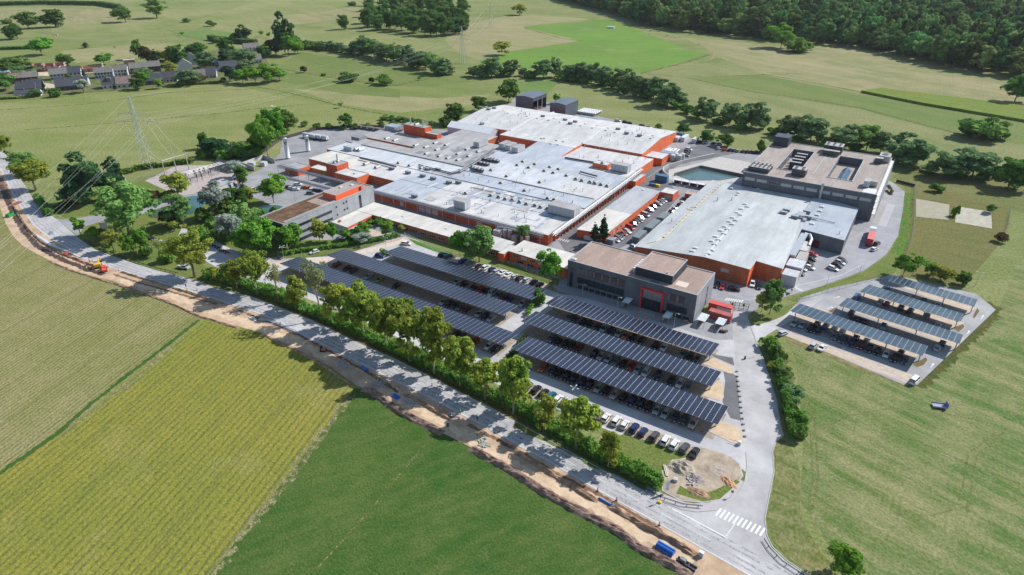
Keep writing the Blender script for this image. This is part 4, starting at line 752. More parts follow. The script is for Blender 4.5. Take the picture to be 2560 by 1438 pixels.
for q in ((2195,440),(2260,485),(2245,505),(2410,505),(2455,510),(2455,450),(2490,475)): x, y = G(*aZ(*q),6); part_at(DOME, 'roof_light', t, (x, y, 5.9 + (x + 57) * .012))
t = thing('grey_annex', 'slate grey annex with bluish flat roof and dark red door behind the hall', 'building', (-25,297,0))
sloperoof(t, [(-34.2,279.2),(-15.6,276.4),(-15.8,318),(-24,321),(-36,321),(-36,300.7)], [6.5] * 6, greyclad, annroof, .0)
for q in ((540,627),(518,668),(493,708),(467,750),(440,795)): x, y = G(*fZ(*q),6.9); part_at(DOME, 'roof_light', t, (x, y, 6.65),0,(1.2,1.2,1.2))
MB().prism([(-29.2,278.3),(-24.6,277.6),(-24.6,277.75),(-29.2,278.45)], .2,3.4).build('door', M('dark red door', (.10,.015,.02),.6), t)
part_at(FLUE, 'vent_pipe', t, (-18.5,282,6.65)); m = MB(); m.box(-38,-34.5,291,296,6.7,8.0); m.box(-34.5,-33,288,291,6.7,7.6); m.tube([(-36,290,7.4),(-31,293,7.4),(-22,293,7.0)], .2,6); m.build('roof_plant', steel, t)
t = thing('silver_ducting', 'silver ducts and cabins along the right flank of the big hall', 'ventilation plant', (-29,255,0))
pbox(t, 'cabin', -31,-25.6,236.5,243,0,4.4, M('pale cabin', (.42,.42,.43),.6)); pbox(t, 'cabin', -31.6,-27,262,272,0,4.6, M('pale cabin', (.42,.42,.43),.6)); MB().box(-31.2,-25.2,243.4,251,4.6,5.3).build('cabin_roof', M('white ribbed roof', (.68,.70,.72),.5, stripes=(1,.6,.25)), t); pbox(t, 'cabin', -31,-25.5,243.6,250.8,0,4.6, M('silver cabin', (.36,.37,.39),.5))
MB().box(-32.3,-29.6,251.5,276,5.2,6.3).build('duct', steel, t); MB().tube([(-31,276.5,5.8),(-29,277,5.6),(-27.6,274,5),(-27.4,268,4.6)], .7,10).build('duct', steel, t); pbox(t, 'cabin', -29.3,-25.8,252,260,0,5.0, M('brown cabin', (.34,.31,.28),.6))
# --- laboratory block with two courts
t = thing('laboratory', 'large slate grey block with gravel roof, two roof courts and chillers', 'laboratory', (-40,354,0))
us, vs = (-70.2,-57.4,-46.9,-33.9,-22.6,-10.3),(321.8,335.8,375.2,386.6); ZL = 12.8
m = MB(); r = MB(); cap = MB()
cells = [(0,5,0,1),(0,5,2,3),(0,1,1,2),(2,3,1,2),(4,5,1,2)]
for a, b, c, d in cells:
 u0, u1, v0, v1 = us[a], us[b], vs[c], vs[d]; m.box(u0, u1, v0, v1,0, ZL); r.face([(u0 + .02, v0 + .02, ZL + .06),(u1 - .02, v0 + .02, ZL + .06),(u1 - .02, v1 - .02, ZL + .06),(u0 + .02, v1 - .02, ZL + .06)])
for a in (1,3): r.face([(us[a], vs[1], 9),(us[a + 1], vs[1], 9),(us[a + 1], vs[2], 9),(us[a], vs[2], 9)])
m.build('wall', greyclad, t); r.build('roof', gravel_l, t)
def ring(mb, u0, u1, v0, v1, z, w=.3, h=.28):
 mb.box(u0, u1, v0, v0 + w, z, z + h); mb.box(u0, u1, v1 - w, v1, z, z + h); mb.box(u0, u0 + w, v0 + w, v1 - w, z, z + h); mb.box(u1 - w, u1, v0 + w, v1 - w, z, z + h)
ring(cap, -70.2,-10.3,321.8,386.6, ZL + .07)
for a in (1,3): ring(cap, us[a] - .3, us[a + 1] + .3, vs[1] - .3, vs[2] + .3, ZL + .071)
for u in (-40.5,-58.2,-17.5): cap.box(u - .08, u + .08,322.3,335, ZL + .06, ZL + .16)
cap.box(-40.6,-40.3,336,375, ZL + .07, ZL + .3); cap.build('parapet', trim, t)
for i in range(10):
 u = -69 + i * 5.8; win(t, 'S', 321.8, u, u + 4.8,9.2,10.6, glass_l if i not in (2,) else glass, trim, 'window', 4)
for i in range(5): win(t, 'E', us[1], 338 + i * 7,341.5 + i * 7,9.6,11.6, glass, trim, 'window'); win(t, 'E', us[3], 338 + i * 7,341.5 + i * 7,9.6,11.6, glass, trim, 'window')
for a, v0, v1 in ((1,338,352),(3,339,365)):
 c = (us[a] + us[a + 1]) / 2 + (1.2 if a == 1 else 0); m = MB(); m.face([(c - 2.2, v0,9.05),(c, v0 + 1.5,11.2),(c, v1 - 1.5,11.2),(c - 2.2, v1,9.05)], 0); m.face([(c + 2.2, v1,9.05),(c, v1 - 1.5,11.2),(c, v0 + 1.5,11.2),(c + 2.2, v0,9.05)], 0); m.face([(c - 2.2, v0,9.05),(c + 2.2, v0,9.05),(c, v0 + 1.5,11.2)], 0); m.face([(c + 2.2, v1,9.05),(c - 2.2, v1,9.05),(c, v1 - 1.5,11.2)], 0)
 for i in range(8):
  v = v0 + 2 + (v1 - v0 - 4) * i / 7; m.tube([(c - 2.2, v, 9.1),(c, v, 11.25),(c + 2.2, v, 9.1)], .06,4,1)
 m.build('glass_roof', [M('blue skylight', (.10,.19,.28),.15, var=.2, spec=.6), trim], t)
for i, v in enumerate((349,354.5,360,365.5)): part_at(hvac(5.4,1.6,5.2,0, darksteel), 'chiller', t, (-51.2, v, 8.6))
CH = hvac(6.4,5,3.6,4, darksteel); part_at(CH, 'chiller', t, (-46,331.5, ZL)); part_at(hvac(9,7,4.2,6, darksteel), 'chiller', t, (-38.5,381.5, ZL)); part_at(hvac(8,2.5,2.6,0, darksteel), 'chiller', t, (-38.5,374, ZL + .2)); part_at(hvac(10,5,2.4,10, darksteel), 'chiller', t, (-64,327.5, ZL)); part_at(hvac(10,2,2.2,10, darksteel), 'chiller', t, (-64,332.6, ZL))
part_at(hvac(5,7,3.4,1), 'air_handler', t, (-13.4,379, ZL)); part_at(hvac(2.4,6,3.2), 'air_handler', t, (-16,332.5, ZL)); part_at(hvac(3.5,2.4,2.6), 'air_handler', t, (-13.5,334, ZL)); part_at(hvac(3.5,3,3,0, darksteel), 'air_handler', t, (-15.5,373, ZL))
pbox(t, 'stair_tower', -69,-61.2,376.5,385, ZL, ZL + 5.2, darkclad); pbox(t, 'light_patch', -16.5,-11,323,330, ZL + .07, ZL + .1, whitem)
MB().cyl(-33.2,321.1,6,14.4,.55,12).build('flue', steel, t)
m = MB()
for z in (3.2,6.2,9.2,12.2): m.box(-10.3,-8.9,323,384, z, z + .12)
for v in range(324,385,4): m.box(-9.0,-8.88, v, v + .12,0,13.6)
m.build('escape_gallery', M('pale gallery', (.6,.6,.6),.5), t)
m = MB().box(-9,-5.6,322,345,0,.06); m.build('ramp', concrete, t)
# --- head office with red portal
t = thing('head_office', 'slate grey office block with brown gravel roof and a red framed entrance', 'office building', (-74,201,0))
w_, r_ = wallroof(t, -98.6,-49.4,191.4,211,11, greyclad, gravel, .3)
w2, r2 = wallroof(t, -73,-59.4,194.4,209.5,14, darkclad, gravel, .3, None, 'penthouse_wall', 'penthouse_roof')
sidem = M('sunlit grey cladding', (.28,.29,.32),.5, var=.05, scale=.2, stripes=(2,.6,.08)); MB().face([(-49.38,191.4,0),(-49.38,211,0),(-49.38,211,10.99),(-49.38,191.4,10.99)]).build('side_cladding', sidem, t)  # paler copy of the slate cladding, sunlight put into its colour
panel = M('grey blind', (.15,.155,.17),.4)
for i in range(6):
 u = -94.3 + i * 3.15; win(t, 'S', 191.4, u, u + .85,6.3,9.1, panel, darksteel); win(t, 'S', 191.4, u + .9, u + 3.05,6.3,9.1, glass, darksteel)
 win(t, 'S', 191.4, u, u + 3.1,2.6,5.2, glass, darksteel)
win(t, 'S', 191.4,-97.6,-96.2,.2,8.2, glass, darksteel, 'window', 1)
for u in (-59.4,-56.3): win(t, 'S', 191.4, u, u + .9,6.3,9.1, panel, darksteel); win(t, 'S', 191.4, u + .95, u + 2.9,6.3,9.1, glass, darksteel)
win(t, 'S', 191.4,-59.4,-52,2.4,5.0, glass, darksteel, 'window', 4)
for i in range(9): win(t, 'S', 191.4,-94 + i * 2.4,-91.8 + i * 2.4,.3,2.0, glass, steel)
for i in range(4): win(t, 'S', 191.4,-61 + i * 2.6,-58.6 + i * 2.6,.3,1.9, glass, steel)
for z in (1.2,3.9,6.6): win(t, 'E', -49.38,203,204.2, z, z + 2.2, glass, darksteel)
m = MB(); m.box(-69.0,-68.5,190.7,191.6,0,8.5); m.box(-61.2,-60.7,190.7,191.6,0,8.5); m.box(-68.5,-61.2,190.7,191.6,8.05,8.5); m.build('portal', redm, t)
win(t, 'S', 191.4,-68.4,-61.3,4.4,7.9, M('portal glass with painted reflection', (.18,.185,.20),.12, spec=.6), darksteel, 'window', 2); win(t, 'S', 191.4,-68.4,-61.3,.1,4.3, glass, darksteel, 'entrance_door', 4)  # upper pane is lighter: a reflection put into its colour
for i in range(6): MB().cyl(-74.4,196.6 + i * 1.5,10.7,12.3,.55,10).build('roof_fan', whitem, t)
part_at(DOME, 'roof_light', t, (-97,193.4,10.7),0,(1.3,1,1)); pbox(t, 'blue_hatch', -66.5,-63.8,192.1,193.7,10.72,10.8, M('blue hatch', (.05,.13,.25),.3)); part_at(FLUE, 'vent_pipe', t, (-62,196,13.7),0,(1.5,1.5,.4)); pbox(t, 'light_patch', -58.6,-54.5,195,198.6,10.705,10.72, M('pale slabs', (.56,.45,.39),.9)); win(t, 'E', -59.4,198,199,11,13, glass, darksteel, 'door'); win(t, 'E', -59.4,206,207,11,13, glass, darksteel, 'door')
# --- long office with sedum roof
t = thing('old_office', 'long grey office wing with reddish sedum roof and orange penthouse', 'office building', (-221,183,0))
m = MB()
for a in ((-228.6,162,-214.3,162),(-214.3,162,-214.3,210),(-214.3,210,-228.6,210),(-228.6,210,-228.6,162)): m.face([(a[0], a[1], 0),(a[2], a[3], 0),(a[2], a[3], 5),(a[0], a[1], 5)])
m.box(-228.6,-214.3,156.2,210,5,10.9); m.build('wall', pale_grey, t)
MB().face([(-228.6,156.17,4.9),(-214.3,156.17,4.9),(-214.3,156.17,10.9),(-228.6,156.17,10.9)]).build('end_wall', darkclad, t)
m = MB(); m.face([(-228.3,156.5,10.95),(-214.6,156.5,10.95),(-214.6,179.5,10.95),(-228.3,179.5,10.95)], 0); m.face([(-228.3,179.5,10.95),(-214.6,179.5,10.95),(-214.6,209.7,10.95),(-228.3,209.7,10.95)], 1); m.build('roof', [sedum, gravel], t)
m = MB(); ring(m, -228.7,-214.2,156.1,210.1,10.9,.35,.35); m.build('parapet', trim, t); pbox(t, 'sedum_strip', -228.2,-226,179.5,209,10.955,11.0, sedum)
wallroof(t, -223.6,-215.2,187.2,204,13.6, M('bright orange render', (.75,.12,.04),.6, var=.05), gravel_l, .2, None, 'penthouse_wall', 'penthouse_roof'); win(t, 'E', -215.2,201.5,203,11.2,13, glass, darksteel, 'door'); part_at(DOME, 'roof_light', t, (-219,201,13.4)); part_at(DOME, 'roof_light', t, (-221,196,13.4))
m = MB(); m.box(-215.2,-215.05,157.5,186,11.5,11.6); m.box(-214.3,-214.15,157.5,186,11.5,11.6)
for i in range(24): v = 157.5 + i * 1.22; m.box(-215.2,-214.15, v, v + .12,11.52,11.62); m.box(-214.25,-214.15, v, v + .08,10.9,11.5)
for i in range(6): v = 204.5 + i * .9; m.box(-215.2,-214.15, v, v + .15,11.5,11.62)
m.build('pergola', whitem, t)
for z0, z1 in ((7.0,8.2),(3.6,4.8)): win(t, 'E', -214.3,157.2,183, z0, z1, glass, darksteel, 'ribbon_window', 12)
win(t, 'E', -214.3,163,183,.5,1.9, glass, darksteel, 'ribbon_window', 12)
for v, z in ((185.5,8.2),(190,8.6),(191.8,8.8),(190,5.4),(191.8,5.4),(185.5,4.4)): win(t, 'E', -214.3, v, v + .9, z, z + .9, glass, darksteel)
win(t, 'E', -214.3,200,201.5,3.4,9.6, glass, darksteel, 'stair_window', 1)
m = MB(); m.box(-221.2,-220.6,156.6,157.2,0,5); m.box(-216,-215.5,157,157.5,0,5); m.build('column', concrete, t)
# --- low wings in front
t = thing('canteen_wing', 'long low building with cream roof in front of the factory', 'building', (-172,202,0))
sloperoof(t, [(-213.6,197.4),(-158,197),(-158,208),(-213.6,208.6)], [3.3] * 4, terra, wroof_y, .3); sloperoof(t, [(-158,197),(-132.4,197),(-132.4,207),(-158,208)], [3.33] * 4, terra, M('grey cream roof', (.62,.60,.56),.7, var=.06, scale=.1),.3); sloperoof(t, [(-213.4,181.6),(-203.6,181),(-203.8,197),(-213.6,197.2)], [3.0,3.0,3.2,3.2], M('white render', (.7,.68,.64),.8), wroof_y, .3)
MB().box(-203.55,-203.4,181.1,197,2.1,3.0).build('fascia', M('red orange fascia', (.72,.09,.03),.5), t)
for i in range(12): u = -196 + i * 5.2; win(t, 'S', 197, u, u + 3.6,.7,1.9, glass, whitem, 'window', 3)
for i in range(4): v = 184 + i * 3; win(t, 'E', -203.6, v, v + 1.6,.2,2, glass, whitem, 'window', 1)
MB().prism([(-203.3,181.5),(-200.6,181.5),(-200.6,189),(-203.3,189)], [2.0,1.7,1.7,2.0], [2.06,1.76,1.76,2.06]).build('awning', M('green white awning', (.5,.56,.42),.8, stripes=(1,.8,.4)), t); MB().box(-211,-210,183,184,3,4).build('chimney', terra, t)
for u, v in ((-165,203),(-152,201.5),(-140,201),(-190,203)): part_at(DOME, 'roof_light', t, (u, v, 3.5),0,(.8,1,.6))
t = thing('gatehouse_wing', 'orange flat roofed wing with cream roof between the canteen and head office', 'building', (-115,202,0))
sloperoof(t, [(-128.6,197.4),(-101.4,196.4),(-103.8,209),(-128.6,209)], [4.3] * 4, orange, wroof_y, .3)
for i in range(6): u = -126.5 + i * 4; win(t, 'S', 197.1 - i * .1, u, u + 2.6,2.5,3.6, glass_l if i % 2 else glass, whitem, 'window', 3)
for i in range(4): u = -124.5 + i * 5; win(t, 'S', 197.05 - i * .15, u, u + 3,.3,1.4, glass, trim, 'window', 3)
part_at(FLUE, 'vent_pipe', t, (-124,200,4.4),0,(1.5,1.5,.8))
t = thing('link_block', 'small bright orange block closing the end of the canteen wing', 'outbuilding', (-131,199,0)); wallroof(t, -132.1,-129.2,194.5,204,3.9, M('bright orange render', (.75,.12,.04),.6, var=.05), wroof_y, .1)
# --- substation houses
def block(name, label, cat, px, z, wm, rm, par=.15):
 q = [G(*p, z) for p in px]; th = thing(name, label, cat, (*q[0], 0)); sloperoof(th, q, [z] * len(q), wm, rm, .2); return th, q
nZ = lambda x, y: (380 + x / 7.53,380 + y / 7.53)
t, q = block('porters_lodge', 'white flat roofed lodge with arched windows beside the pond', 'lodge', [nZ(1035,605), nZ(1260,660), nZ(1545,555), nZ(1330,510)], 3.6, M('white lodge wall', (.62,.61,.6),.8), M('grey lodge roof', (.47,.46,.45),.8))
n_ = (Vector(q[2]) - Vector(q[1])).normalized()
for k in range(3):
 p = Vector(q[1]) + n_ * (6 + k * 2.8); w_ = Vector((n_.y, -n_.x)) * .05; MB().prism([p + w_, p + n_ * 1.2 + w_, p + n_ * 1.2 - w_ * .2, p - w_ * .2], .9,2.8).build('window', glass, t)
block('lodge_porch', 'small red porch on the left end of the white lodge', 'porch', [nZ(940,655), nZ(1160,710), nZ(1220,680), nZ(1035,625)], 2.8, M('red porch', (.62,.05,.04),.6), M('porch roof', (.48,.42,.38),.8))
t, q = block('switch_house', 'grey switch house with dark pitched roof behind the substation', 'building', [nZ(1170,215), nZ(1530,300), nZ(1700,255), nZ(1300,165)], 3.0, M('grey brick', (.24,.24,.26),.9), M('dark tile', (.07,.07,.08),.8))
q4 = [Vector(p) for p in q]; a, b = (q4[0] + q4[3]) / 2,(q4[1] + q4[2]) / 2; m = MB()
m.face([(*q4[0], 3.2),(*q4[1], 3.2),(*b, 5),(*a, 5)]); m.face([(*q4[2], 3.2),(*q4[3], 3.2),(*a, 5),(*b, 5)]); m.face([(*q4[3], 3.2),(*q4[0], 3.2),(*a, 5)]); m.face([(*q4[1], 3.2),(*q4[2], 3.2),(*b, 5)]); m.build('pitched_roof', M('dark tile', (.07,.07,.08),.8), t)
t = thing('walled_enclosure', 'open topped white walled enclosure with cabinets left of the tanks', 'enclosure', (*G(*nZ(2000,250)),0)); q = [Vector(G(*nZ(*p))) for p in ((1715,280),(1935,360),(2320,215),(2110,130))]
m = MB()
for i in range(4):
 a, b = q[i], q[(i + 1) % 4]
 if i == 1: continue
 d = (b - a).normalized(); n_ = Vector((-d.y, d.x)) * .15; m.prism([a - n_, b - n_, b + n_, a + n_], 0,2.6)
m.build('wall', M('pale concrete wall', (.55,.53,.50),.9), t); c = (q[0] + q[2]) / 2; MB().obox(c.x + 3, c.y + 1,0,2.2,3,3,.3).build('cabinet', M('blue white cabinet', (.55,.6,.65),.5), t); MB().obox(c.x - 4, c.y - 2,0,1.6,4,2,.3).build('cabinet', M('blue white cabinet', (.55,.6,.65),.5), t)
for px, lab in (((eZ(575,690)), 'front white gas tank with dark round emblem near the enclosure'),(eZ(935,560), 'rear white gas tank with dark round emblem, beside the white trailers')):
 x, y = G(*px); t = thing('gas_tank', lab, 'gas tank', (x, y, 0),0, 'tall gas tanks'); h = 12.2 if 'front' in lab else 9.6
 m = MB(); m.cyl(x, y, .8, h, 1.25,20); m.cyl(x, y, h, h + .5,1.25,20, None, .4); m.build('vessel', M('tank blue white', (.70,.73,.78),.4, var=.04), t, True); m = MB()
 for a in range(4): m.cyl(x + math.cos(a * PI / 2) * .9, y + math.sin(a * PI / 2) * .9,0,.9,.12,6)
 m.build('leg', steel, t); d = Vector((-x, -y)).normalized(); s_ = Vector((-d.y, d.x)); m = MB(); o_ = 1.29
 for k in range(24):
  a0 = 2 * PI * k / 24; a1 = 2 * PI * (k + 1) / 24
  if 20 <= k or k < 1: continue
  P = lambda a, r: (*(Vector((x, y)) + d * math.sqrt(max(.1, o_ ** 2 - (r * math.cos(a)) ** 2)) + s_ * r * math.cos(a)), h - 2.6 + r * math.sin(a))
  m.face([P(a0,.35), P(a1,.35), P(a1,.8), P(a0,.8)])
 m.build('emblem', M('navy emblem', (.01,.02,.08),.5), t)
for i in range(3):
 x, y = G(*eZ(960 + i * 105,330 + i * 12)); t = thing('tube_trailer', ['rear white gas trailer, nearest the dark fence', 'middle white gas trailer of three in the tank yard', 'front white gas trailer, nearest the concrete wall'][i], 'trailer', (x, y, 0),0, 'white gas trailers')
 m = MB()
 for j in range(2):
  for k in range(2): m.tube([(x - 5.5, y - .6 + j * 1.2,1.6 + k * 1.1),(x + 5.5, y - .6 + j * 1.2,1.6 + k * 1.1)], .6,10)
 m.build('tube_bundle', M('trailer white', (.80,.80,.80),.4), t); m = MB(); m.box(x - 5.6, x + 5.6, y - 1.1, y + 1.1,.8,1.0); m.build('chassis', darksteel, t)
 for j in (-4,-2.8,4): MB().tube([(x + j, y - 1.2,.45),(x + j, y + 1.2,.45)], .45,12).build('wheel', fan, t)
t = thing('basin_wall', 'curved pale concrete wall round the blue basin', 'wall', (*G(1675,430),0)); m = MB(); ln = off([Vector(G(*aZ(*p))) for p in ((1540,335),(1505,300),(1510,265),(1560,240),(1700,200),(1850,165),(2010,130))], 0)
for i in range(len(ln) - 1): a, b = ln[i], ln[i + 1]; n_ = Vector((-(b - a).y, (b - a).x)).normalized() * .3; m.prism([a - n_, b - n_, b + n_, a + n_], 0,2.2)
m.build('wall', M('pale concrete wall', (.55,.53,.50),.9), t)
t = thing('basin_wall', 'dark concrete retaining wall behind the blue water', 'wall', (*G(1800,430),0)); m = MB(); ln = [Vector(G(*aZ(*p))) for p in ((1620,320),(1880,240),(2310,330))]
for i in range(2): a, b = ln[i], ln[i + 1]; n_ = Vector((-(b - a).y, (b - a).x)).normalized() * .25; m.prism([a - n_, b - n_, b + n_, a + n_], 0,1.6)
m.build('wall', M('dark concrete wall', (.20,.19,.17),.9, var=.2), t)
def cont(px, lx, ly, h, a, mat, label, cat='container', name='container', group=None, z=0):
 x, y = G(*px); th = thing(name, label, cat, (x, y, z), a, group, False); m = MB(); m.box(-lx / 2, lx / 2,-ly / 2, ly / 2,.1, h);
 for i in range(int(lx / .5)): u = -lx / 2 + .15 + i * .5; m.box(u, u + .2,-ly / 2 - .05,-ly / 2,.2, h - .15); m.box(u, u + .2, ly / 2, ly / 2 + .05,.2, h - .15)
 m.build('box', mat, th); MB().box(-lx / 2 - .03, lx / 2 + .03,-ly / 2 - .06, ly / 2 + .06, h, h + .08).build('lid', mat, th)
 MB().box(lx / 2, lx / 2 + .06,-ly / 2 + .1, ly / 2 - .1,.2, h - .1).build('door', mat, th); return th
cred = M('container red', (.30,.045,.04),.6, var=.15, scale=.4, col2=(.42,.12,.10)); cgrey = M('container grey', (.5,.5,.52),.6, var=.08); cblue = M('container blue', (.05,.14,.22),.6, var=.15)
wZ = lambda x, y: (1760 + x / 7.99,660 + y / 7.99)
t = cont(wZ(320,945),8,2.5,2.9,0, M('bright red', (.50,.07,.06),.6, var=.2), 'bright red site container with pale roof behind the head office end'); cont(wZ(395,985),5,1.6,2.4,0, whitem, 'narrow white container squeezed between two red containers'); cont(wZ(310,1110),7.6,2.5,2.9,-.02, cred, 'faded red shipping container beside the access road')
def shelter(px, lx, ly, h, a, label, rm=None, cat='shelter'):
 x, y = G(*px); th = thing("smoking_shelter", label, cat, (x, y, 0), a, None, False); m = MB(); m.box(-lx / 2, lx / 2,-ly / 2, ly / 2, h, h + .12)
 for i in range(int(ly / .5)): m.box(-lx / 2, lx / 2,-ly / 2 + i * .5,-ly / 2 + i * .5 + .1, h + .12, h + .17)
 m.build('roof', rm or M('shelter sheet', (.6,.64,.64),.4, var=.05), th)
 for sx in (-1,1):
  for sy in (-1,1): MB().box(sx * (lx / 2 - .1) - .05, sx * (lx / 2 - .1) + .05, sy * (ly / 2 - .1) - .05, sy * (ly / 2 - .1) + .05,0, h).build('post', steel, th)
 MB().box(-lx / 2,-lx / 2 + .05,-ly / 2 + .2, ly / 2 - .2,.4, h - .1).build('side_panel', M('frosted panel', (.4,.43,.44),.3), th); MB().box(-lx / 2 + .2, lx / 2 - .2, ly / 2 - .15, ly / 2 - .1,.4, h - .1).build('back_panel', M('frosted panel', (.4,.43,.44),.3), th)
 MB().box(-lx / 2 + .4,-lx / 2 + .8,-ly / 2 + .5, ly / 2 - .5,.4,.48).build('bench', M('wood slat', (.3,.2,.12),.8), th); return th
shelter(kZ(1000,940),2.6,4.2,2.6,0, 'glass shelter with pale roof left of the red portal'); shelter(kZ(1530,1140),2.4,4.2,2.6,0, 'turnstile shelter with pale roof right of the red portal'); shelter(kZ(2000,1165),2.8,5.2,2.4,0, 'greenish roofed bicycle shelter beside the faded red container'); shelter(kZ(2235,1220),2.8,4.6,2.4,0, 'ribbed white roofed shelter where red scooters are parked')
cont(dZ(1870,600),3,5,2.8,0, cgrey, 'pale grey container at the right end of the back hall'); cont(dZ(1975,590),2.6,9,2.8,0, whitem, 'long white container in the yard corner'); cont(dZ(1890,545),6,2.6,2.8,.0, cblue, 'blue roofed container against the back hall end'); cont(dZ(2115,620),2.6,6,2.8,0, cgrey, 'lone pale container left of the parked cars'); cont(dZ(1670,1140),6.5,3,3.6,0, cblue, 'dark blue skip container in the middle of the lane'); cont(aZ(1270,955),3,9,2.8,-.0, M('grey green container', (.16,.19,.2),.6, stripes=(1,.5,.3)), 'grey container beside the left wall of the big hall'); cont(aZ(1400,840),3.4,11,2.2,0, M('grey green container', (.16,.19,.2),.6, stripes=(1,.5,.3)), 'long low grey green store behind the grey container'); cont(aZ(1510,750),3.2,8,2,0, M('grey green container', (.16,.19,.2),.6, stripes=(1,.5,.3)), 'far low grey green store beside the big hall'); cont(aZ(985,995),3,2.4,2.2,0, M('small grey', (.22,.24,.27),.6), 'small grey hut in front of the spruces'); cont(aZ(765,955),4,2,1.6,0, whitem, 'low white box below the spruces', 'box')
t = thing('bin_store', 'long open bin shelter with flat white roofs beside the basin', 'shelter', (*G(*aZ(1760,410)),0)); p0, p1 = Vector(G(*aZ(1600,400))), Vector(G(*aZ(1920,460))); d = (p1 - p0) / 4
for i in range(4):
 a = p0 + d * i; b = a + d * .94; n_ = Vector((-d.y, d.x)).normalized() * 2; MB().prism([a, b, b + n_ * 1.4, a + n_ * 1.4], 2.4,2.55).build('roof', whitem, t); MB().prism([a + n_ * 1.3, b + n_ * 1.3, b + n_ * 1.38, a + n_ * 1.38], 0,2.4).build('back_panel', darksteel, t)
 for q in (a, b): MB().box(q.x - .06, q.x + .06, q.y - .06, q.y + .06,0,2.4).build('post', steel, t)
for i, (x, c, n_) in enumerate(((1380,(.05,.1,.3), 'dark blue'),(1405,(.08,.15,.4), 'blue'),(1425,(.1,.2,.1), 'green'),(1445,(.7,.5,.05), 'yellow'),(1465,(.75,.6,.1), 'pale yellow'))):
 x_, y_ = G(*aZ(x, 415 + i * 4)); th = thing('waste_bin', n_ + ' waste bin in the row at the end of the lane building', 'bin', (x_, y_, 0)); mm = M('bin ' + n_, c, .5); MB().prism([(x_ - .5, y_ - .5),(x_ + .5, y_ - .5),(x_ + .5, y_ + .5),(x_ - .5, y_ + .5)], .2,1.25).build('body', mm, th); MB().box(x_ - .58, x_ + .58, y_ - .58, y_ + .58,1.25,1.35).build('lid', mm, th)
for k, (px, n, lab) in enumerate(((dZ(660,250),4, 'stacked rows of shiny steel drums behind the back hall'),(dZ(700,320),1, 'single row of blue grey frames at the back hall edge'))):
 x, y = G(*px); th = thing('drum_stack', lab, 'steel drums', (x, y, 0));
 for i in range(n):
  m = MB()
  for j in range(11): m.tube([(x - 7 + j * 1.4, y + i * 3 - 1.2,.7),(x - 7 + j * 1.4, y + i * 3 + 1.2,.7)], .62,10); m.tube([(x - 6.3 + j * 1.4, y + i * 3 - 1.2,1.75),(x - 6.3 + j * 1.4, y + i * 3 + 1.2,1.75)], .62,10)
  m.build('drum_row', steel if n > 1 else M('blue frames', (.2,.28,.34),.5), th)
x, y = G(*eZ(2040,190)); th = thing('pallet_stack', 'dark stacks of pallets along the rear fence', 'pallets', (x, y, 0))
for i in range(5): MB().obox(x - 10 + i * 5, y + i * .6,0,2.2,4,3,.1).build('pallet_pile', M('weathered dark wood', (.09,.08,.075),.9, var=.5, scale=1.5, col2=(.22,.2,.18)), th)
# ------------------------------------------------------------------ solar carports
pv = M('solar cells', (.012,.016,.036),.3, var=.25, scale=.12, col2=(.022,.03,.056), spec=.35)
pv2 = M('solar cells teal', (.014,.036,.06),.3, var=.25, scale=.12, col2=(.026,.056,.088), spec=.4)
frame_m = M('panel frame', (.40,.42,.46),.4, metal=.2)
NZ, FZ = 4.6,3.5
def carport(q, cols, rows, label, group, pm, fine):
 """q: near-left, near-right, far-right, far-left corners on the plan; panels slope down away from the road"""
 q = [Vector(p) for p in q]; th = thing('solar_carport', label, 'solar carport', (*q[0], 0),0, group)
 def P(s, t, dz=0):
  a = q[0].lerp(q[1], s); b = q[3].lerp(q[2], s); p = a.lerp(b, t); return (p.x, p.y, NZ + (FZ - NZ) * t + dz)
 m = MB(); m.v += [P(0,0), P(1,0), P(1,1), P(0,1), P(0,0,.06), P(1,0,.06), P(1,1,.06), P(0,1,.06)]
 for f in ((4,5,6,7),(3,2,1,0),(0,1,5,4),(1,2,6,5),(2,3,7,6),(3,0,4,7)): m.f.append(f); m.m.append(0)
 m.build('panel_frame', frame_m, th); m = MB(); L_ = (q[1] - q[0]).length; D = (q[3] - q[0]).length
 gu, gv = (.055 if cols > 30 else .045) / (L_ / cols),.022 / (D / rows)
 for i in range(cols):
  for j in range(rows):
   s0, s1, t0, t1 = (i + gu) / cols, (i + 1 - gu) / cols, (j + gv) / rows, (j + 1 - gv) / rows
   nh = fine
   for k in range(nh):
    a = s0 + (s1 - s0) * (k + .012 * (k > 0)) / nh; b = s0 + (s1 - s0) * (k + 1 - .012 * (k < nh - 1)) / nh; m.face([P(a, t0,.075), P(b, t0,.075), P(b, t1,.075), P(a, t1,.075)])
 m.build('solar_panels', pm, th); n = max(3, int(L_ / 10)); b = MB()
 for t in (.12,.5,.88): b.tube([P(0, t, -.15), P(1, t, -.15)], .12,4)
 for i in range(n + 1):
  s = .02 + .96 * i / n; b.tube([P(s, .02,-.3), P(s, .98,-.3)], .13,4)
 b.build('beam', darksteel, th)
 for i in range(n + 1):
  s = .02 + .96 * i / n; c = P(s, .45,0); MB().box(c[0] - .15, c[0] + .15, c[1] - .2, c[1] + .2,0, c[2] - .25).build('post', steel, th)
def cport_px(px): return [G(*px[0], NZ), G(*px[1], NZ), G(*px[2], FZ), G(*px[3], FZ)]
def rect(px):
 q = cport_px(px); v0 = (q[0][1] + q[1][1]) / 2; v1 = (q[2][1] + q[3][1]) / 2; u0 = (q[0][0] + q[3][0]) / 2; u1 = (q[1][0] + q[2][0]) / 2; return [(u0, v0),(u1, v0),(u1, v1),(u0, v1)]
gA = 'solar carports over the main car park'
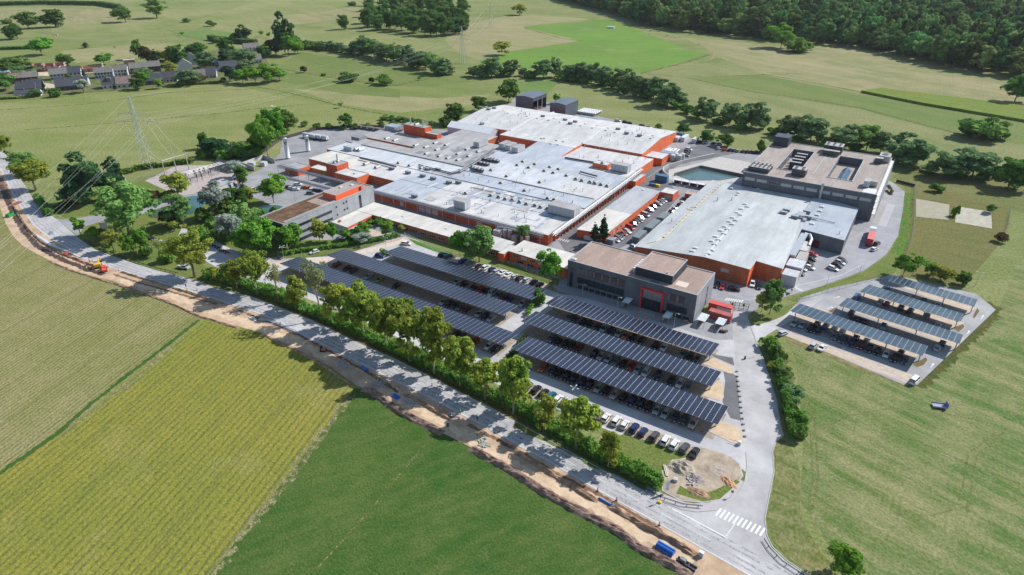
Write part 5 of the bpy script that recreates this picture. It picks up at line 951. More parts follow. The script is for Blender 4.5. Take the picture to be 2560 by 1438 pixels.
for px, cols, lab in (([(1278,876),(1796,1058),(1823,1016),(1320,843)], 37, 'solar carport nearest the road on the right of the main car park'),
 ([(1299,803),(1776,965),(1808,930),(1341,780)], 37, 'middle solar carport on the right of the main car park'),
 ([(1358,761),(1777,888),(1802,858),(1396,740)], 34, 'solar carport closest to the red framed entrance'),
 ([(699,657),(1252,865),(1292,838),(753,642)], 60, 'longest solar carport, partly behind the roadside trees'),
 ([(815,637),(1253,789),(1297,766),(865,623)], 49, 'middle solar carport on the left of the main car park'),
 ([(954,632),(1330,748),(1367,726),(1004,617)], 40, 'solar carport nearest the canteen wing and row of white cars')):
 carport(rect(px), cols, 9, lab, gA, pv, 1)
R3 = lambda x, y: (1920 + x / 3.994,360 + y / 3.994)
for px, cols, lab in (([R(220,230), R(1545,679), R(1598,580), R(320,157)], 22, 'nearest teal solar carport of the separate right hand lot'),
 ([R(705,175), R(1915,558), R(1952,470), R(790,100)], 21, 'second teal solar carport from the front in the right hand lot'),
 ([R(915,35), R(1905,340), R(1952,260), R3(1010,1405)], 18, 'third teal solar carport from the front in the right hand lot'),
 ([R3(1200,1370), R(2060,190), R(2096,118), R3(1255,1312)], 16, 'rearmost teal solar carport of the right hand lot')):
 carport(cport_px(px), cols, 10, lab, 'solar carports in the right hand lot', pv2,1)
# ------------------------------------------------------------------ vehicles
PAINT = {n: M('paint ' + n, c, .42, var=.03, spec=.4, metal=.0 if n in ('white', 'red', 'orange', 'green', 'yellow') else .1) for n, c in {'white': (.76,.76,.75), 'silver': (.40,.41,.42), 'grey': (.17,.175,.185), 'dark grey': (.065,.068,.075), 'black': (.014,.015,.018), 'navy': (.012,.025,.09), 'blue': (.02,.07,.25), 'teal': (.01,.11,.15), 'red': (.45,.02,.015), 'dark red': (.16,.012,.015), 'orange': (.48,.13,.03), 'green': (.25,.34,.05), 'beige': (.42,.37,.30), 'brown': (.14,.07,.04), 'pale blue': (.30,.38,.45)}.items()}
cglass = M('car glass', (.012,.016,.02),.08, var=.1, spec=.7); tyre = M('tyre rubber', (.016,.016,.017),.85, var=.1); rimm = M('wheel rim', (.35,.35,.36),.35, metal=.7); lampw = M('headlamp', (.7,.72,.74),.15); lampr = M('tail lamp', (.35,.01,.01),.25); plast = M('black plastic', (.02,.02,.022),.7)
def car_proto(kind):
 """stations along the length: (x, half width, sill z, waist z); then a glasshouse loft with a painted roof"""
 L_, Wd, Hh, bon, cab0, cab1, back = {'hatchback': (4.1,.88,1.47,.92,.95,1.9,-1.88), 'saloon': (4.6,.90,1.44,.90,1.0,1.5,-1.55), 'estate': (4.65,.90,1.48,.92,1.0,1.9,-2.12), 'suv': (4.45,.93,1.66,1.02,1.0,1.9,-2.0), 'van': (5.0,.97,1.98,1.10,1.7,2.2,-2.4)}[kind]
 th = thing('car', 'x', 'car', (0,0,0)); del th['_w']; h = L_ / 2
 st = [(-h, .72,.38,.62),(-h + .06,.82,.30,.86),(-h + .35,.95,.24, bon + .02),(-h * .55,1,.22, bon + .03),(0,1,.22, bon),(h * .4,1,.22, bon - .02),(h * .62,.98,.22, bon - .1),(h - .25,.90,.26, bon - .22),(h - .05,.78,.32, bon - .36),(h, .66,.40,.52)]
 m = MB(); n = 8
 for x, w, z0, z1 in st:
  w *= Wd; m.v += [(x, -w * .92, z0),(x, -w, z0 + .14),(x, -w, z1 - .16),(x, -w * .86, z1),(x, w * .86, z1),(x, w, z1 - .16),(x, w, z0 + .14),(x, w * .92, z0)]
 for i in range(len(st) - 1):
  for j in range(n): m.f.append((i * n + j, (i + 1) * n + j, (i + 1) * n + (j + 1) % n, i * n + (j + 1) % n)); m.m.append(0)
 m.f.append(tuple(range(n))); m.m.append(0); m.f.append(tuple((len(st) - 1) * n + n - 1 - j for j in range(n))); m.m.append(0)
 c0, c1 = h - cab0 - .1 if kind != 'van' else h - .75, back + .1
 r0, r1 = c0 - (.85 if kind != 'van' else .6), c1 + (.28 if kind in ('hatchback', 'suv', 'estate', 'van') else .75)
 wb, wr = Wd * .86, Wd * .72
 m.prism([(r1,-wr),(r0,-wr),(r0, wr),(r1, wr)], Hh - .07, Hh, 0); rr = [(r1 - .03,-wr - .02),(r0 + .03,-wr - .02),(r0 + .03, wr + .02),(r1 - .03, wr + .02)]
 for sx, bx in ((r0, c0),(r1, c1),((r0 + r1) / 2,(c0 + c1) / 2 - .05)):
  for s_ in (-1,1): m.tube([(bx, s_ * wb, bon - .02),(sx, s_ * wr, Hh - .03)], .045,4,0)
 m.build('body', PAINT['white'], th, False); g_ = MB(); z0, z1 = bon - .04, Hh - .06
 A = [(c1,-wb * .98, z0),(c0,-wb * .98, z0),(c0, wb * .98, z0),(c1, wb * .98, z0),(r1,-wr * .97, z1),(r0,-wr * .97, z1),(r0, wr * .97, z1),(r1, wr * .97, z1)]
 g_.v = A
 for f in ((0,1,5,4),(1,2,6,5),(2,3,7,6),(3,0,4,7),(4,5,6,7)): g_.f.append(f); g_.m.append(0)
 g_.build('windows', cglass, th)
 for x in (-h + .82, h - .85):
  for s_ in (-1,1):
   w = MB(); w.tube([(x, s_ * (Wd - .2),.32),(x, s_ * (Wd + .005),.32)], .32,14,0); w.tube([(x, s_ * (Wd - .02),.32),(x, s_ * (Wd + .012),.32)], .19,10,1); w.build('wheel', [tyre, rimm], th)
 for s_ in (-1,1):
  MB().prism([(h - .3, s_ * Wd * .5),(h - .02, s_ * Wd * .45),(h - .06, s_ * Wd * .78),(h - .3, s_ * Wd * .86)], bon - .42, bon - .27).build('headlight', lampw, th); MB().box(-h - .005,-h + .12, min(s_ * Wd * .5, s_ * Wd * .8), max(s_ * Wd * .5, s_ * Wd * .8), bon - .25, bon - .06).build('tail_light', lampr, th)
  MB().box(c0 - .28, c0 - .12, min(s_ * Wd, s_ * (Wd + .16)), max(s_ * Wd, s_ * (Wd + .16)), bon - .02, bon + .13).build('mirror', plast, th)
 MB().box(h - .08, h + .015,-Wd * .4, Wd * .4,.36,.5).build('grille', plast, th)
 return th
PROTO = {k: car_proto(k) for k in ('hatchback', 'saloon', 'estate', 'suv', 'van')}
USED = set(); CARN = 0
def put_car(x, y, a, colour, kind, label, group, cat='car'):
 global CARN; CARN += 1
 p = PROTO[kind]
 if kind not in USED: USED.add(kind); r = p; r.location = (x, y, .075); r.rotation_euler = (0,0, a); tag(r, label, cat, group)
 else: r = dup(p, (x, y, .075), a, None, label, group)
 r['category'] = 'van' if kind == 'van' else cat
 if kind == 'van': r.name = 'van'
 for ch in r.children:
  if ch.name.startswith('body'): setmat(ch, PAINT[colour])
 return r
KINDS = ['hatchback', 'suv', 'hatchback', 'estate', 'saloon', 'hatchback', 'suv', 'estate']
def row(f, spec, ang, where, group, jit=.06, snap_v=None, d=0.8):
 """spec: (x, y, colour[, kind[, angle]]) in zoomed photo coordinates; ordinals count from the left"""
 n = len(spec)
 for i, s in enumerate(spec):
  x, y = G(*f(s[0], s[1]), d)
  if snap_v is not None: y = snap_v + rnd.uniform(-.25,.25)
  kind = s[3] if len(s) > 3 and s[3] else KINDS[(i * 5 + len(group)) % 8]
  a = s[4] if len(s) > 4 else ang
  o = ORD[i] + ' from the left' if n > 1 else 'on its own'
  put_car(x, y, a + rnd.uniform(-jit, jit), s[2], kind, f'{s[2]} {kind}, {o} {where}', group)
N_, S_ = PI / 2,-PI / 2
qZ = lambda x, y: (1280 + x / 3.994,720 + y / 3.994)
iZ = lambda x, y: (640 + x / 3.994,720 + y / 3.994)
pp_ = lambda x, y: (x, y)
row(pp_, [(1322,962, 'dark grey'),(1339,974, 'black', 'estate'),(1360,981, 'black', 'estate'),(1379,988, 'teal', 'hatchback'),(1396,996, 'white', 'hatchback'),(1413,1005, 'silver', 'hatchback'),(1435,1013, 'black', 'saloon'),(1455,1017, 'black'),(1476,1025, 'dark grey'),(1498,1032, 'grey', 'saloon'),(1514,1044, 'white', 'hatchback'),(1539,1054, 'white', 'suv'),(1560,1063, 'white', 'hatchback'),(1584,1071, 'navy', 'suv'),(1606,1081, 'navy', 'hatchback'),(1634,1093, 'dark grey', 'suv'),(1662,1103, 'white', 'suv'),(1686,1111, 'white', 'suv'),(1711,1120, 'dark grey', 'estate'),(1737,1130, 'black', 'saloon')], N_, 'in the open row along the hedge', 'cars in the open row by the hedge', .04,129.9)
row(qZ, [(305,800, 'orange', 'suv'),(390,835, 'dark grey'),(450,865, 'black'),(530,890, 'black'),(605,915, 'black'),(690,945, 'navy', 'estate'),(765,970, 'black', 'suv'),(855,1000, 'silver', 'estate'),(935,1030, 'black'),(1030,1055, 'beige', 'suv'),(1110,1090, 'black', 'saloon'),(1200,1115, 'navy'),(1285,1150, 'black', 'suv'),(1360,1185, 'black'),(1450,1210, 'silver', 'hatchback'),(1540,1240, 'silver', 'estate'),(1630,1275, 'dark grey'),(1720,1305, 'dark grey', 'suv'),(1815,1335, 'beige', 'suv')], S_, 'below the carport nearest the road', 'cars below the right front carport', .04,140.6)
row(qZ, [(375,520, 'grey', 'suv'),(440,545, 'black'),(515,570, 'black'),(580,590, 'black'),(655,610, 'dark red'),(815,665, 'black', 'suv'),(885,680, 'silver', 'saloon'),(965,700, 'silver', 'hatchback'),(1030,735, 'grey', 'estate'),(1110,755, 'black', 'saloon'),(1190,780, 'red', 'hatchback'),(1260,810, 'silver', 'saloon'),(1345,830, 'white', 'van'),(1460,865, 'navy', 'suv'),(1590,915, 'black', 'saloon'),(1685,940, 'white', 'suv'),(1770,970, 'grey', 'estate')], S_, 'below the middle right carport', 'cars below the right middle carport', .04,155.6)
row(qZ, [(565,300, 'grey', 'suv'),(640,290, 'dark grey'),(705,345, 'black'),(765,365, 'black'),(845,390, 'dark grey'),(915,405, 'pale blue', 'suv'),(985,435, 'navy'),(1065,455, 'silver', 'hatchback'),(1135,475, 'orange', 'hatchback'),(1205,495, 'black', 'saloon'),(1290,520, 'black', 'saloon'),(1440,565, 'black', 'suv'),(1510,600, 'white', 'hatchback'),(1715,645, 'grey', 'suv'),(1785,670, 'black'),(1855,700, 'dark grey', 'hatchback')], S_, 'below the carport by the red entrance', 'cars below the right rear carport', .04,170.8)
row(iZ, [(-290,-180, 'grey'),(-260,-145, 'black'),(1240,250, 'dark grey'),(1990,470, 'black'),(2060,490, 'dark grey'),(2190,525, 'red', 'hatchback'),(2310,590, 'white', 'hatchback'),(2385,612, 'black', 'saloon')], S_, 'below the longest carport behind the trees', 'cars below the left front carport', .04,140.8)
row(iZ, [(815,-240, 'dark red', 'estate'),(910,-200, 'dark red', 'hatchback'),(970,-178, 'black', 'hatchback'),(1120,-118, 'silver', 'saloon'),(1225,-83, 'green', 'hatchback'),(1390,-20, 'black', 'hatchback'),(1865,140, 'silver', 'hatchback'),(1925,160, 'black', 'suv'),(1965,180, 'dark grey'),(2020,200, 'grey', 'hatchback'),(2080,225, 'dark red'),(2205,275, 'silver', 'hatchback'),(2270,295, 'black'),(2338,308, 'silver', 'estate')], S_, 'below the middle left carport', 'cars below the left middle carport', .04,155.6)
row(iZ, [(2000,-62, 'silver', 'hatchback'),(2085,-45, 'black'),(2190,-20, 'dark grey'),(2230,20, 'red'),(2285,36, 'black'),(2348,55, 'white', 'van'),(2430,65, 'grey', 'suv'),(2492,95, 'dark red'),(2540,105, 'blue'),(2640,165, 'silver', 'estate')], S_, 'below the left rear carport', 'cars below the left rear carport', .04,170.4)
row(bZ, [(1860,1105, 'black', 'suv'),(1910,1118, 'teal', 'estate'),(2055,1170, 'blue'),(2110,1190, 'grey', 'hatchback'),(2222,1222, 'black', 'hatchback'),(2280,1240, 'white', 'suv'),(2350,1255, 'navy', 'hatchback'),(2400,1275, 'silver', 'estate'),(2452,1285, 'white', 'saloon'),(2520,1300, 'white', 'saloon'),(2588,1320, 'silver', 'hatchback'),(2635,1338, 'black', 'suv'),(2692,1362, 'silver', 'hatchback'),(2760,1385, 'black', 'saloon'),(2830,1405, 'black', 'hatchback')], N_ - .1, 'in the sunny row below the canteen bank', 'cars in the rear open row', .05,186)
tl = math.atan2(*(Vector(G(850,640)) - Vector(G(700,648))).yx)
for x, y, c, k, a, lab in ((580,1075, 'white', 'hatchback', -1.9, 'white hatchback driving alone on the gravel lane by the carports'),(1500,990, 'white', 'estate', .3, 'white estate parked at the bend by the clipped hedge'),(1235,1115, 'navy', 'suv', .25, 'navy suv at the corner of the rear left carport'),(225,1125, 'black', 'hatchback', .1, 'black hatchback in tree shade by the fence, left of the lamp post'),(80,1130, 'dark grey', 'hatchback', .1, 'dark grey hatchback in the shade, leftmost by the fence')):
 x, y = G(*bZ(x, y),.8); put_car(x, y, a, c, k, lab, 'cars on the gravel lane')
row(aZ, [(1035,955, 'silver', 'saloon'),(1065,932, 'grey', 'estate'),(1085,912, 'black'),(1117,892, 'red', 'hatchback'),(1150,872, 'silver', 'suv'),(1178,832, 'red', 'van'),(1215,797, 'navy', 'suv'),(1242,772, 'dark grey'),(1267,757, 'dark grey', 'estate'),(1285,737, 'white', 'suv'),(1330,705, 'silver', 'van'),(1380,655, 'white', 'suv'),(1415,626, 'navy'),(1460,592, 'silver', 'estate'),(1490,576, 'grey', 'hatchback'),(1515,561, 'silver', 'hatchback')], -.35, 'in the slanting row beside the lane building', 'cars beside the lane building', .04)
row(aZ, [(1222,1030, 'silver', 'suv'),(1605,680, 'dark grey', 'suv'),(1635,655, 'silver'),(1690,610, 'brown'),(1715,592, 'white'),(1745,556, 'black')], -.3, 'along the left wall of the big hall', 'cars along the big hall', .04)
row(fZ, [(262,1340, 'white', 'hatchback', -1.4),(315,1287, 'black', 'hatchback', -.3),(335,1240, 'silver', 'estate', -.3),(420,1230, 'white', 'hatchback', -.3),(410,1187, 'black', 'saloon', -.3),(430,1142, 'black', 'saloon', -.3),(450,1097, 'red', 'hatchback', -.3)], -.3, 'against the cabins in the right yard', 'cars against the right hand cabins', .04)
row(fZ, [(650,1238, 'white', 'estate'),(690,1207, 'black', 'suv'),(718,1182, 'silver', 'suv'),(738,1160, 'black', 'suv')], -.3, 'in the middle stalls of the right yard', 'cars in the right yard stalls', .04)
row(fZ, [(1062,1047, 'white', 'hatchback', 1.2),(1088,990, 'dark grey', 'suv', 1.3)], 1.2, 'beside the red lorry', 'cars beside the red lorry')
row(wZ, [(258,412, 'black', 'hatchback'),(378,448, 'red', 'hatchback'),(605,492, 'black', 'estate', .15),(968,392, 'white', 'suv', -1.4),(1095,432, 'black', 'saloon', -1.3)], S_, 'against the orange front of the hall', 'cars against the orange hall front')
row(dZ, [(1090,327, 'white', 'suv', .1),(1190,345, 'black', 'suv', .2),(1242,357, 'black', 'saloon', .2),(1415,402, 'navy', 'van', .1),(1500,424, 'black', 'suv', .1),(1545,436, 'white', 'hatchback', .1),(1660,455, 'black', 'hatchback', .1),(1705,463, 'red', 'hatchback', .1),(1755,474, 'black', 'hatchback', .1)], .1, 'along the rear fence behind the back hall', 'cars along the rear fence')
row(dZ, [(2000,787, 'grey', 'saloon'),(2012,762, 'black', 'estate'),(2022,738, 'black', 'suv'),(2035,706, 'white', 'estate')], -.2, 'of the short stack in the rear yard', 'cars in the rear yard')
row(dZ, [(2185,612, 'black'),(2255,614, 'white', 'suv'),(2308,622, 'white', 'suv'),(2372,628, 'black', 'hatchback'),(2438,638, 'white', 'suv'),(2440,697, 'silver', 'suv'),(2515,716, 'red', 'hatchback')], 1.0, 'of the rear row under the small trees', 'cars in the rear tree row')
row(aZ, [(2182,57, 'black'),(2222,62, 'dark grey'),(2262,67, 'green', 'hatchback'),(2310,72, 'black'),(2352,77, 'black', 'suv'),(2392,78, 'navy'),(2440,82, 'black'),(2482,86, 'dark grey')], 1.3, 'in the dark row left of the laboratory', 'cars left of the laboratory')
row(R, [(265,348, 'silver', 'suv'),(345,362, 'pale blue', 'estate'),(425,402, 'black', 'suv'),(500,424, 'black', 'hatchback'),(665,482, 'grey', 'hatchback'),(750,512, 'dark grey', 'suv'),(832,545, 'navy', 'estate'),(928,572, 'dark red', 'suv'),(1010,605, 'black', 'suv'),(1095,632, 'black', 'hatchback'),(1180,657, 'white', 'hatchback'),(1265,700, 'black', 'suv'),(1370,722, 'dark grey', 'hatchback')], S_ - .1, 'before the nearest carport of the right lot', 'cars before the right lot carport', .04)
row(R, [(490,357, 'black'),(575,377, 'blue'),(660,406, 'silver'),(740,436, 'white', 'suv'),(880,492, 'black'),(985,522, 'silver', 'hatchback'),(1330,642, 'black')], N_ - .1, 'in the back row below the nearest right lot carport', 'cars behind the right lot carport', .04)
row(R, [(150,447, 'silver', 'hatchback', 1.1),(455,572, 'silver', 'suv'),(540,592, 'white', 'saloon'),(1465,920, 'white', 'van', 1.3)], N_ - .15, 'along the open front edge of the right lot', 'cars along the right lot edge')
row(R, [(838,238, 'black'),(845,300, 'dark grey'),(905,318, 'black'),(965,338, 'black'),(1150,392, 'teal', 'van'),(1690,592, 'pale blue', 'suv'),(1745,545, 'black')], N_ - .1, 'below the second carport of the right lot', 'cars below the second right lot carport')
row(R, [(885,92, 'blue', 'van'),(1125,132, 'silver'),(1190,150, 'dark red'),(1330,193, 'black', 'suv'),(1395,262, 'black'),(1425,220, 'dark grey'),(1590,274, 'grey', 'suv'),(1700,362, 'silver')], N_ - .1, 'below the third carport of the right lot', 'cars below the third right lot carport')
row(R, [(1180,8, 'dark grey'),(1400,72, 'silver', 'hatchback'),(1560,120, 'black'),(1700,155, 'silver', 'hatchback')], N_ - .1, 'below the rear carport of the right lot', 'cars below the rear right lot carport')
gZ = lambda x, y: (x / 3.994,360 + y / 3.994)
row(gZ, [(1500,940, 'black', 'saloon'),(1610,980, 'white', 'saloon'),(1650,992, 'silver', 'saloon'),(1692,1003, 'white', 'saloon'),(1770,1040, 'white', 'suv'),(1850,1085, 'white', 'hatchback'),(2010,1122, 'white', 'estate')], .55, 'in the small visitors car park by the pond', 'cars in the visitors car park')
row(bZ, [(35,467, 'white', 'suv', .9),(325,428, 'black', 'hatchback', .7),(355,440, 'silver', 'hatchback', .7),(395,450, 'white', 'hatchback', .7),(418,402, 'white', 'suv', .7),(490,430, 'orange', 'hatchback', .7),(525,436, 'orange', 'hatchback', .7),(545,488, 'grey', 'suv', .5),(565,455, 'white', 'hatchback', .7),(605,462, 'black', 'hatchback', .7),(635,466, 'navy', 'hatchback', .7)], .7, 'in the small lot beside the old office', 'cars beside the old office')
row(nZ, [(1720,660, 'black', 'suv'),(1812,668, 'white', 'hatchback'),(1862,678, 'silver', 'hatchback'),(1920,692, 'white', 'hatchback'),(2020,724, 'white', 'suv'),(2065,710, 'dark grey', 'hatchback')], .7, 'by the flagpoles at the white lodge', 'cars by the flagpoles')
x, y = G(*gZ(1835,1230),.6); th = thing('pickup_truck', 'silver pick-up with open load bed under the big roadside maple', 'pick-up', (x, y, .07),.25)
m = MB(); m.prism([(-2.6,-.9),(2.6,-.9),(2.6,.9),(-2.6,.9)], .35,.9); m.prism([(-.2,-.9),(2.6,-.85),(2.6,.85),(-.2,.9)], .9,1.05); m.box(-.1,1.1,-.78,.78,1.62,1.72); m.box(-2.6,-.2,-.9,-.82,.9,1.3); m.box(-2.6,-.2,.82,.9,.9,1.3); m.box(-2.6,-2.52,-.82,.82,.9,1.3); m.build('body', PAINT['silver'], th)
MB().prism([(-.2,-.82),(1.6,-.82),(1.6,.82),(-.2,.82)], 1.05,1.6).build('windows', cglass, th)
for a in (-1.6,1.6):
 for s_ in (-1,1): MB().tube([(a, s_ * .7,.36),(a, s_ * .93,.36)], .37,12).build('wheel', tyre, th)
a_, b_ = Vector(G(*fZ(1000,1030))), Vector(G(*fZ(1038,885))); d = b_ - a_; x, y = (a_ + b_) / 2; th = thing('articulated_lorry', 'articulated lorry with red trailer sides and white cab by the annex', 'lorry', (x, y, .06), math.atan2(d.y, d.x)); L_ = d.length / 2
MB().box(-L_, L_ * .1,-1.25,1.25,1.0,3.6).build('trailer_box', M('lorry red', (.42,.02,.03),.5), th); MB().box(L_ * .12, L_ * .6,-1.25,1.25,1.0,3.3).build('trailer_box', M('lorry grey tarp', (.16,.17,.19),.6), th); MB().box(-L_ + .05, L_ * .09,-1.2,1.2,3.6,3.66).build('roof_tarp', M('lorry red tarp', (.55,.12,.10),.6), th)
m = MB(); m.prism([(L_ * .66,-1.2),(L_, -1.2),(L_, 1.2),(L_ * .66,1.2)], .8, [3.1,2.9,2.9,3.1]); m.build('cab', PAINT['white'], th); MB().box(L_ + .0, L_ + .03,-1.1,1.1,1.8,2.7).build('windscreen', cglass, th); MB().box(-L_, L_ * .95,-.5,.5,.6,.98).build('chassis', darksteel, th)
for a in (-L_ + 1,-L_ + 2.3, L_ * .55, L_ * .85):
 for s_ in (-1,1): MB().tube([(a, s_ * .9,.5),(a, s_ * 1.25,.5)], .5,12).build('wheel', tyre, th)
def bike(x, y, a, col, label, group, first=[]):
 if not first:
  th = thing('motorbike', label, 'motorbike', (x, y, .07), a, group)
  for u in (-.65,.65): MB().tube([(u, -.07,.3),(u, .07,.3)], .3,12).build('wheel', tyre, th)
  m = MB(); m.prism([(-.5,-.14),(.45,-.14),(.45,.14),(-.5,.14)], .4, [.75,.85,.85,.75]); m.build('body', col, th); MB().prism([(-.6,-.15),(.05,-.13),(.05,.13),(-.6,.15)], .78,.9).build('seat', plast, th)
  m = MB(); m.tube([(.62,0,.35),(.4,0,1.05)], .04,5); m.tube([(.4,-.35,1.05),(.4,.35,1.05)], .03,5); m.build('handlebar', darksteel, th); first.append(th)
 else:
  th = dup(first[0], (x, y, .07), a, None, label, group)
 for c in th.children:
  if c.name.startswith('body'): setmat(c, col)
vis = [(2105,1010),(2135,1020),(2160,1030),(2185,1040),(2205,1060),(2225,1065),(2245,1072),(2265,1085)]
for i, p in enumerate(vis): bike(*G(*gZ(*p),.5),1.1, PAINT['black'] if i < 4 else PAINT['red' if i % 2 else 'dark grey'], f'{"black" if i < 4 else ("red" if i % 2 else "dark grey")} motorbike, {ORD[i]} from the left in the shaded row behind the pond', 'motorbikes in the shaded row')
for i, p in enumerate([(340,1335),(365,1342),(395,1350),(420,1345),(445,1352)]): bike(*G(*wZ(*p),.5),.8 + .1 * i, PAINT['red' if i % 2 == 0 else 'white'], f'{"red" if i % 2 == 0 else "white"} scooter, {ORD[i]} from the left beside the ribbed shelter', 'scooters by the shelter')
# ------------------------------------------------------------------ trees
import numpy as np
def leafmat(name, c1, c2, rand=.25, c3=None):
 m = bpy.data.materials.new(name); m.use_nodes = True; nt = m.node_tree; N, L = nt.nodes, nt.links
 b = N['Principled BSDF']; N.remove(b); out = N['Material Output']
 ge = N.new('ShaderNodeNewGeometry'); mx = N.new('ShaderNodeMix'); mx.data_type = 'RGBA'; mx.inputs[6].default_value = (*c1,1); mx.inputs[7].default_value = (*c2,1)
 at = N.new('ShaderNodeAttribute'); at.attribute_name = 'clump'
 ad = N.new('ShaderNodeMath'); ad.operation = 'MULTIPLY_ADD'; ad.inputs[1].default_value = .45; L.new(ge.outputs['Random Per Island'], ad.inputs[0])
 a2 = N.new('ShaderNodeMath'); a2.operation = 'MULTIPLY'; a2.inputs[1].default_value = .6; L.new(at.outputs['Fac'], a2.inputs[0]); L.new(a2.outputs[0], ad.inputs[2]); L.new(ad.outputs[0], mx.inputs[0])
 oi = N.new('ShaderNodeObjectInfo'); hs = N.new('ShaderNodeHueSaturation'); r1 = N.new('ShaderNodeMapRange'); r1.inputs[3].default_value = 1 - rand; r1.inputs[4].default_value = 1 + rand; L.new(oi.outputs['Random'], r1.inputs[0]); L.new(r1.outputs[0], hs.inputs['Value'])
 mm = N.new('ShaderNodeMath'); mm.operation = 'MULTIPLY'; mm.inputs[1].default_value = 9.7; fr = N.new('ShaderNodeMath'); fr.operation = 'FRACT'; L.new(oi.outputs['Random'], mm.inputs[0]); L.new(mm.outputs[0], fr.inputs[0])
 r2 = N.new('ShaderNodeMapRange'); r2.inputs[3].default_value = .5 - rand * .08; r2.inputs[4].default_value = .5 + rand * .08; L.new(fr.outputs[0], r2.inputs[0]); L.new(r2.outputs[0], hs.inputs['Hue']); L.new(mx.outputs[2], hs.inputs['Color'])
 d = N.new('ShaderNodeBsdfDiffuse'); t = N.new('ShaderNodeBsdfTranslucent'); L.new(hs.outputs[0], d.inputs[0]); L.new(hs.outputs[0], t.inputs[0])
 ms = N.new('ShaderNodeMixShader'); ms.inputs[0].default_value = .45; L.new(d.outputs[0], ms.inputs[1]); L.new(t.outputs[0], ms.inputs[2]); L.new(ms.outputs[0], out.inputs[0]); return m
bark = M('grey brown bark', (.15,.115,.085),.95, var=.3, scale=3, bump=.6); bark_l = M('pale bark', (.30,.25,.19),.95, var=.25, scale=3, bump=.5)
def leaves(rs, cents, rad, per, size, cc, flat=.8):
 """leaf sized quads set round clump centres, tilted outward"""
 P, Nn, K = [], [], []
 for c, r, in zip(cents, rad):
  n = max(4, int(per * (r / np.mean(rad)) ** 2)); d = rs.normal(size=(n, 3)); d /= np.linalg.norm(d, axis=1)[:, None]; d[:, 2] = np.where(rs.random(n) < .3, d[:, 2], np.abs(d[:, 2]) if True else d[:, 2])
  rr = r * (.55 + .5 * rs.random(n))[:, None]; P.append(c + d * rr * np.array([1,1, flat])); o = (c - cc); o = o / (np.linalg.norm(o) + 1e-6)
  Nn.append(d * .6 + o * .35 + rs.normal(size=(n, 3)) * .42); K.append(np.full(n, rs.random()))
 P = np.concatenate(P); Nn = np.concatenate(Nn); K = np.concatenate(K); Nn /= np.linalg.norm(Nn, axis=1)[:, None]; n = len(P)
 a = np.cross(Nn, rs.normal(size=(n, 3))); a /= np.linalg.norm(a, axis=1)[:, None]; b = np.cross(Nn, a); s = size * (.6 + .8 * rs.random(n))[:, None]
 V = np.stack([P - a * s - b * s * .7, P + a * s * .8 - b * s, P + a * s + b * s * .7, P - a * s * .7 + b * s], 1).reshape(-1,3); return V, K
def leafmesh(name, V, K, mat):
 n = len(V) // 4; me = bpy.data.meshes.new(name); me.vertices.add(n * 4); me.vertices.foreach_set('co', V.astype(np.float32).ravel()); me.loops.add(n * 4); me.loops.foreach_set('vertex_index', np.arange(n * 4, dtype=np.int32)); me.polygons.add(n); me.polygons.foreach_set('loop_start', np.arange(0, n * 4,4, dtype=np.int32))
 me.update(calc_edges=True); at = me.attributes.new('clump', 'FLOAT', 'FACE'); at.data.foreach_set('value', K.astype(np.float32)); me.materials.append(mat); return me
TREES = {}
def tree_kind(key, mat, h=10., w=8., base=.22, ncl=46, per=48, leaf=.34, clr=.17, seed=1, shape='round', open_=.0, barkm=None, lean=0):
 rs = np.random.default_rng(seed); hc = h * (1 - base); cz = h * base + hc * .5; cents, rad = [], []
 lop = [rs.normal(size=3) * .16 for _ in range(3)]
 while len(cents) < ncl:
  d = rs.normal(size=3); d /= np.linalg.norm(d); t = rs.random() ** .45 if rs.random() > .15 else rs.random() * .6
  k = 1 + .22 * math.sin(d[0] * 4 + seed) * math.cos(d[1] * 5 + seed * 2) + lop[0] @ d
  p = d * t * k * np.array([w / 2 * .86, w / 2 * .86, hc / 2 * .9])
  z = p[2] / (hc / 2)
  if shape == 'cone': f = (1 - z) / 2; p[:2] *= .12 + 1.05 * f
  elif shape == 'dome': p[:2] *= (1.06 if z < 0 else 1); p[2] *= .92 if z < 0 else 1.05
  elif shape == 'vase': p[:2] *= .75 + .35 * z
  elif shape == 'willow': p[:2] *= 1.05 if z < .2 else .9
  cents.append(np.array([p[0], p[1], cz + p[2]])); rad.append(clr * w * (.6 + .8 * rs.random()) * (.55 if shape == 'cone' and z > .4 else 1))
 cents = np.array(cents); rad = np.array(rad)
 V, K = leaves(rs, cents, rad, per, leaf, np.array([0,0, cz]),.75 if shape != 'cone' else .5)
 crown = leafmesh('crown', V, K, mat); m = MB(); r0 = .028 * h * (.8 if shape != 'cone' else .6)
 m.tube([(0,0,-.1),(.02 * h * lean, 0, h * base),(.05 * w * (rs.random() - .5),.05 * w * (rs.random() - .5), h * .62),(0,0, h * .86)], r0,7,0, True, r0 * .15)
 if shape != 'cone':
  for i in range(9):
   c = cents[int(rs.integers(ncl))]; z0 = h * (base * .9 + .25 * rs.random()); m.tube([(0,0, z0),(c[0] * .5, c[1] * .5, z0 + (c[2] - z0) * .6), tuple(c)], r0 * .42,5,0, False, r0 * .08)
 trunk = mesh_of(m, 'trunk', [barkm or bark]); TREES.setdefault(key, []).append((crown, trunk, h, w))
G_oak = leafmat('oak leaves', (0.069,0.148,0.033),(0.152,0.274,0.061)); G_dark = leafmat('dark leaves', (0.034,0.090,0.039),(0.077,0.160,0.060)); G_map = leafmat('maple leaves', (0.140,0.244,0.039),(0.397,0.424,0.072),.2)
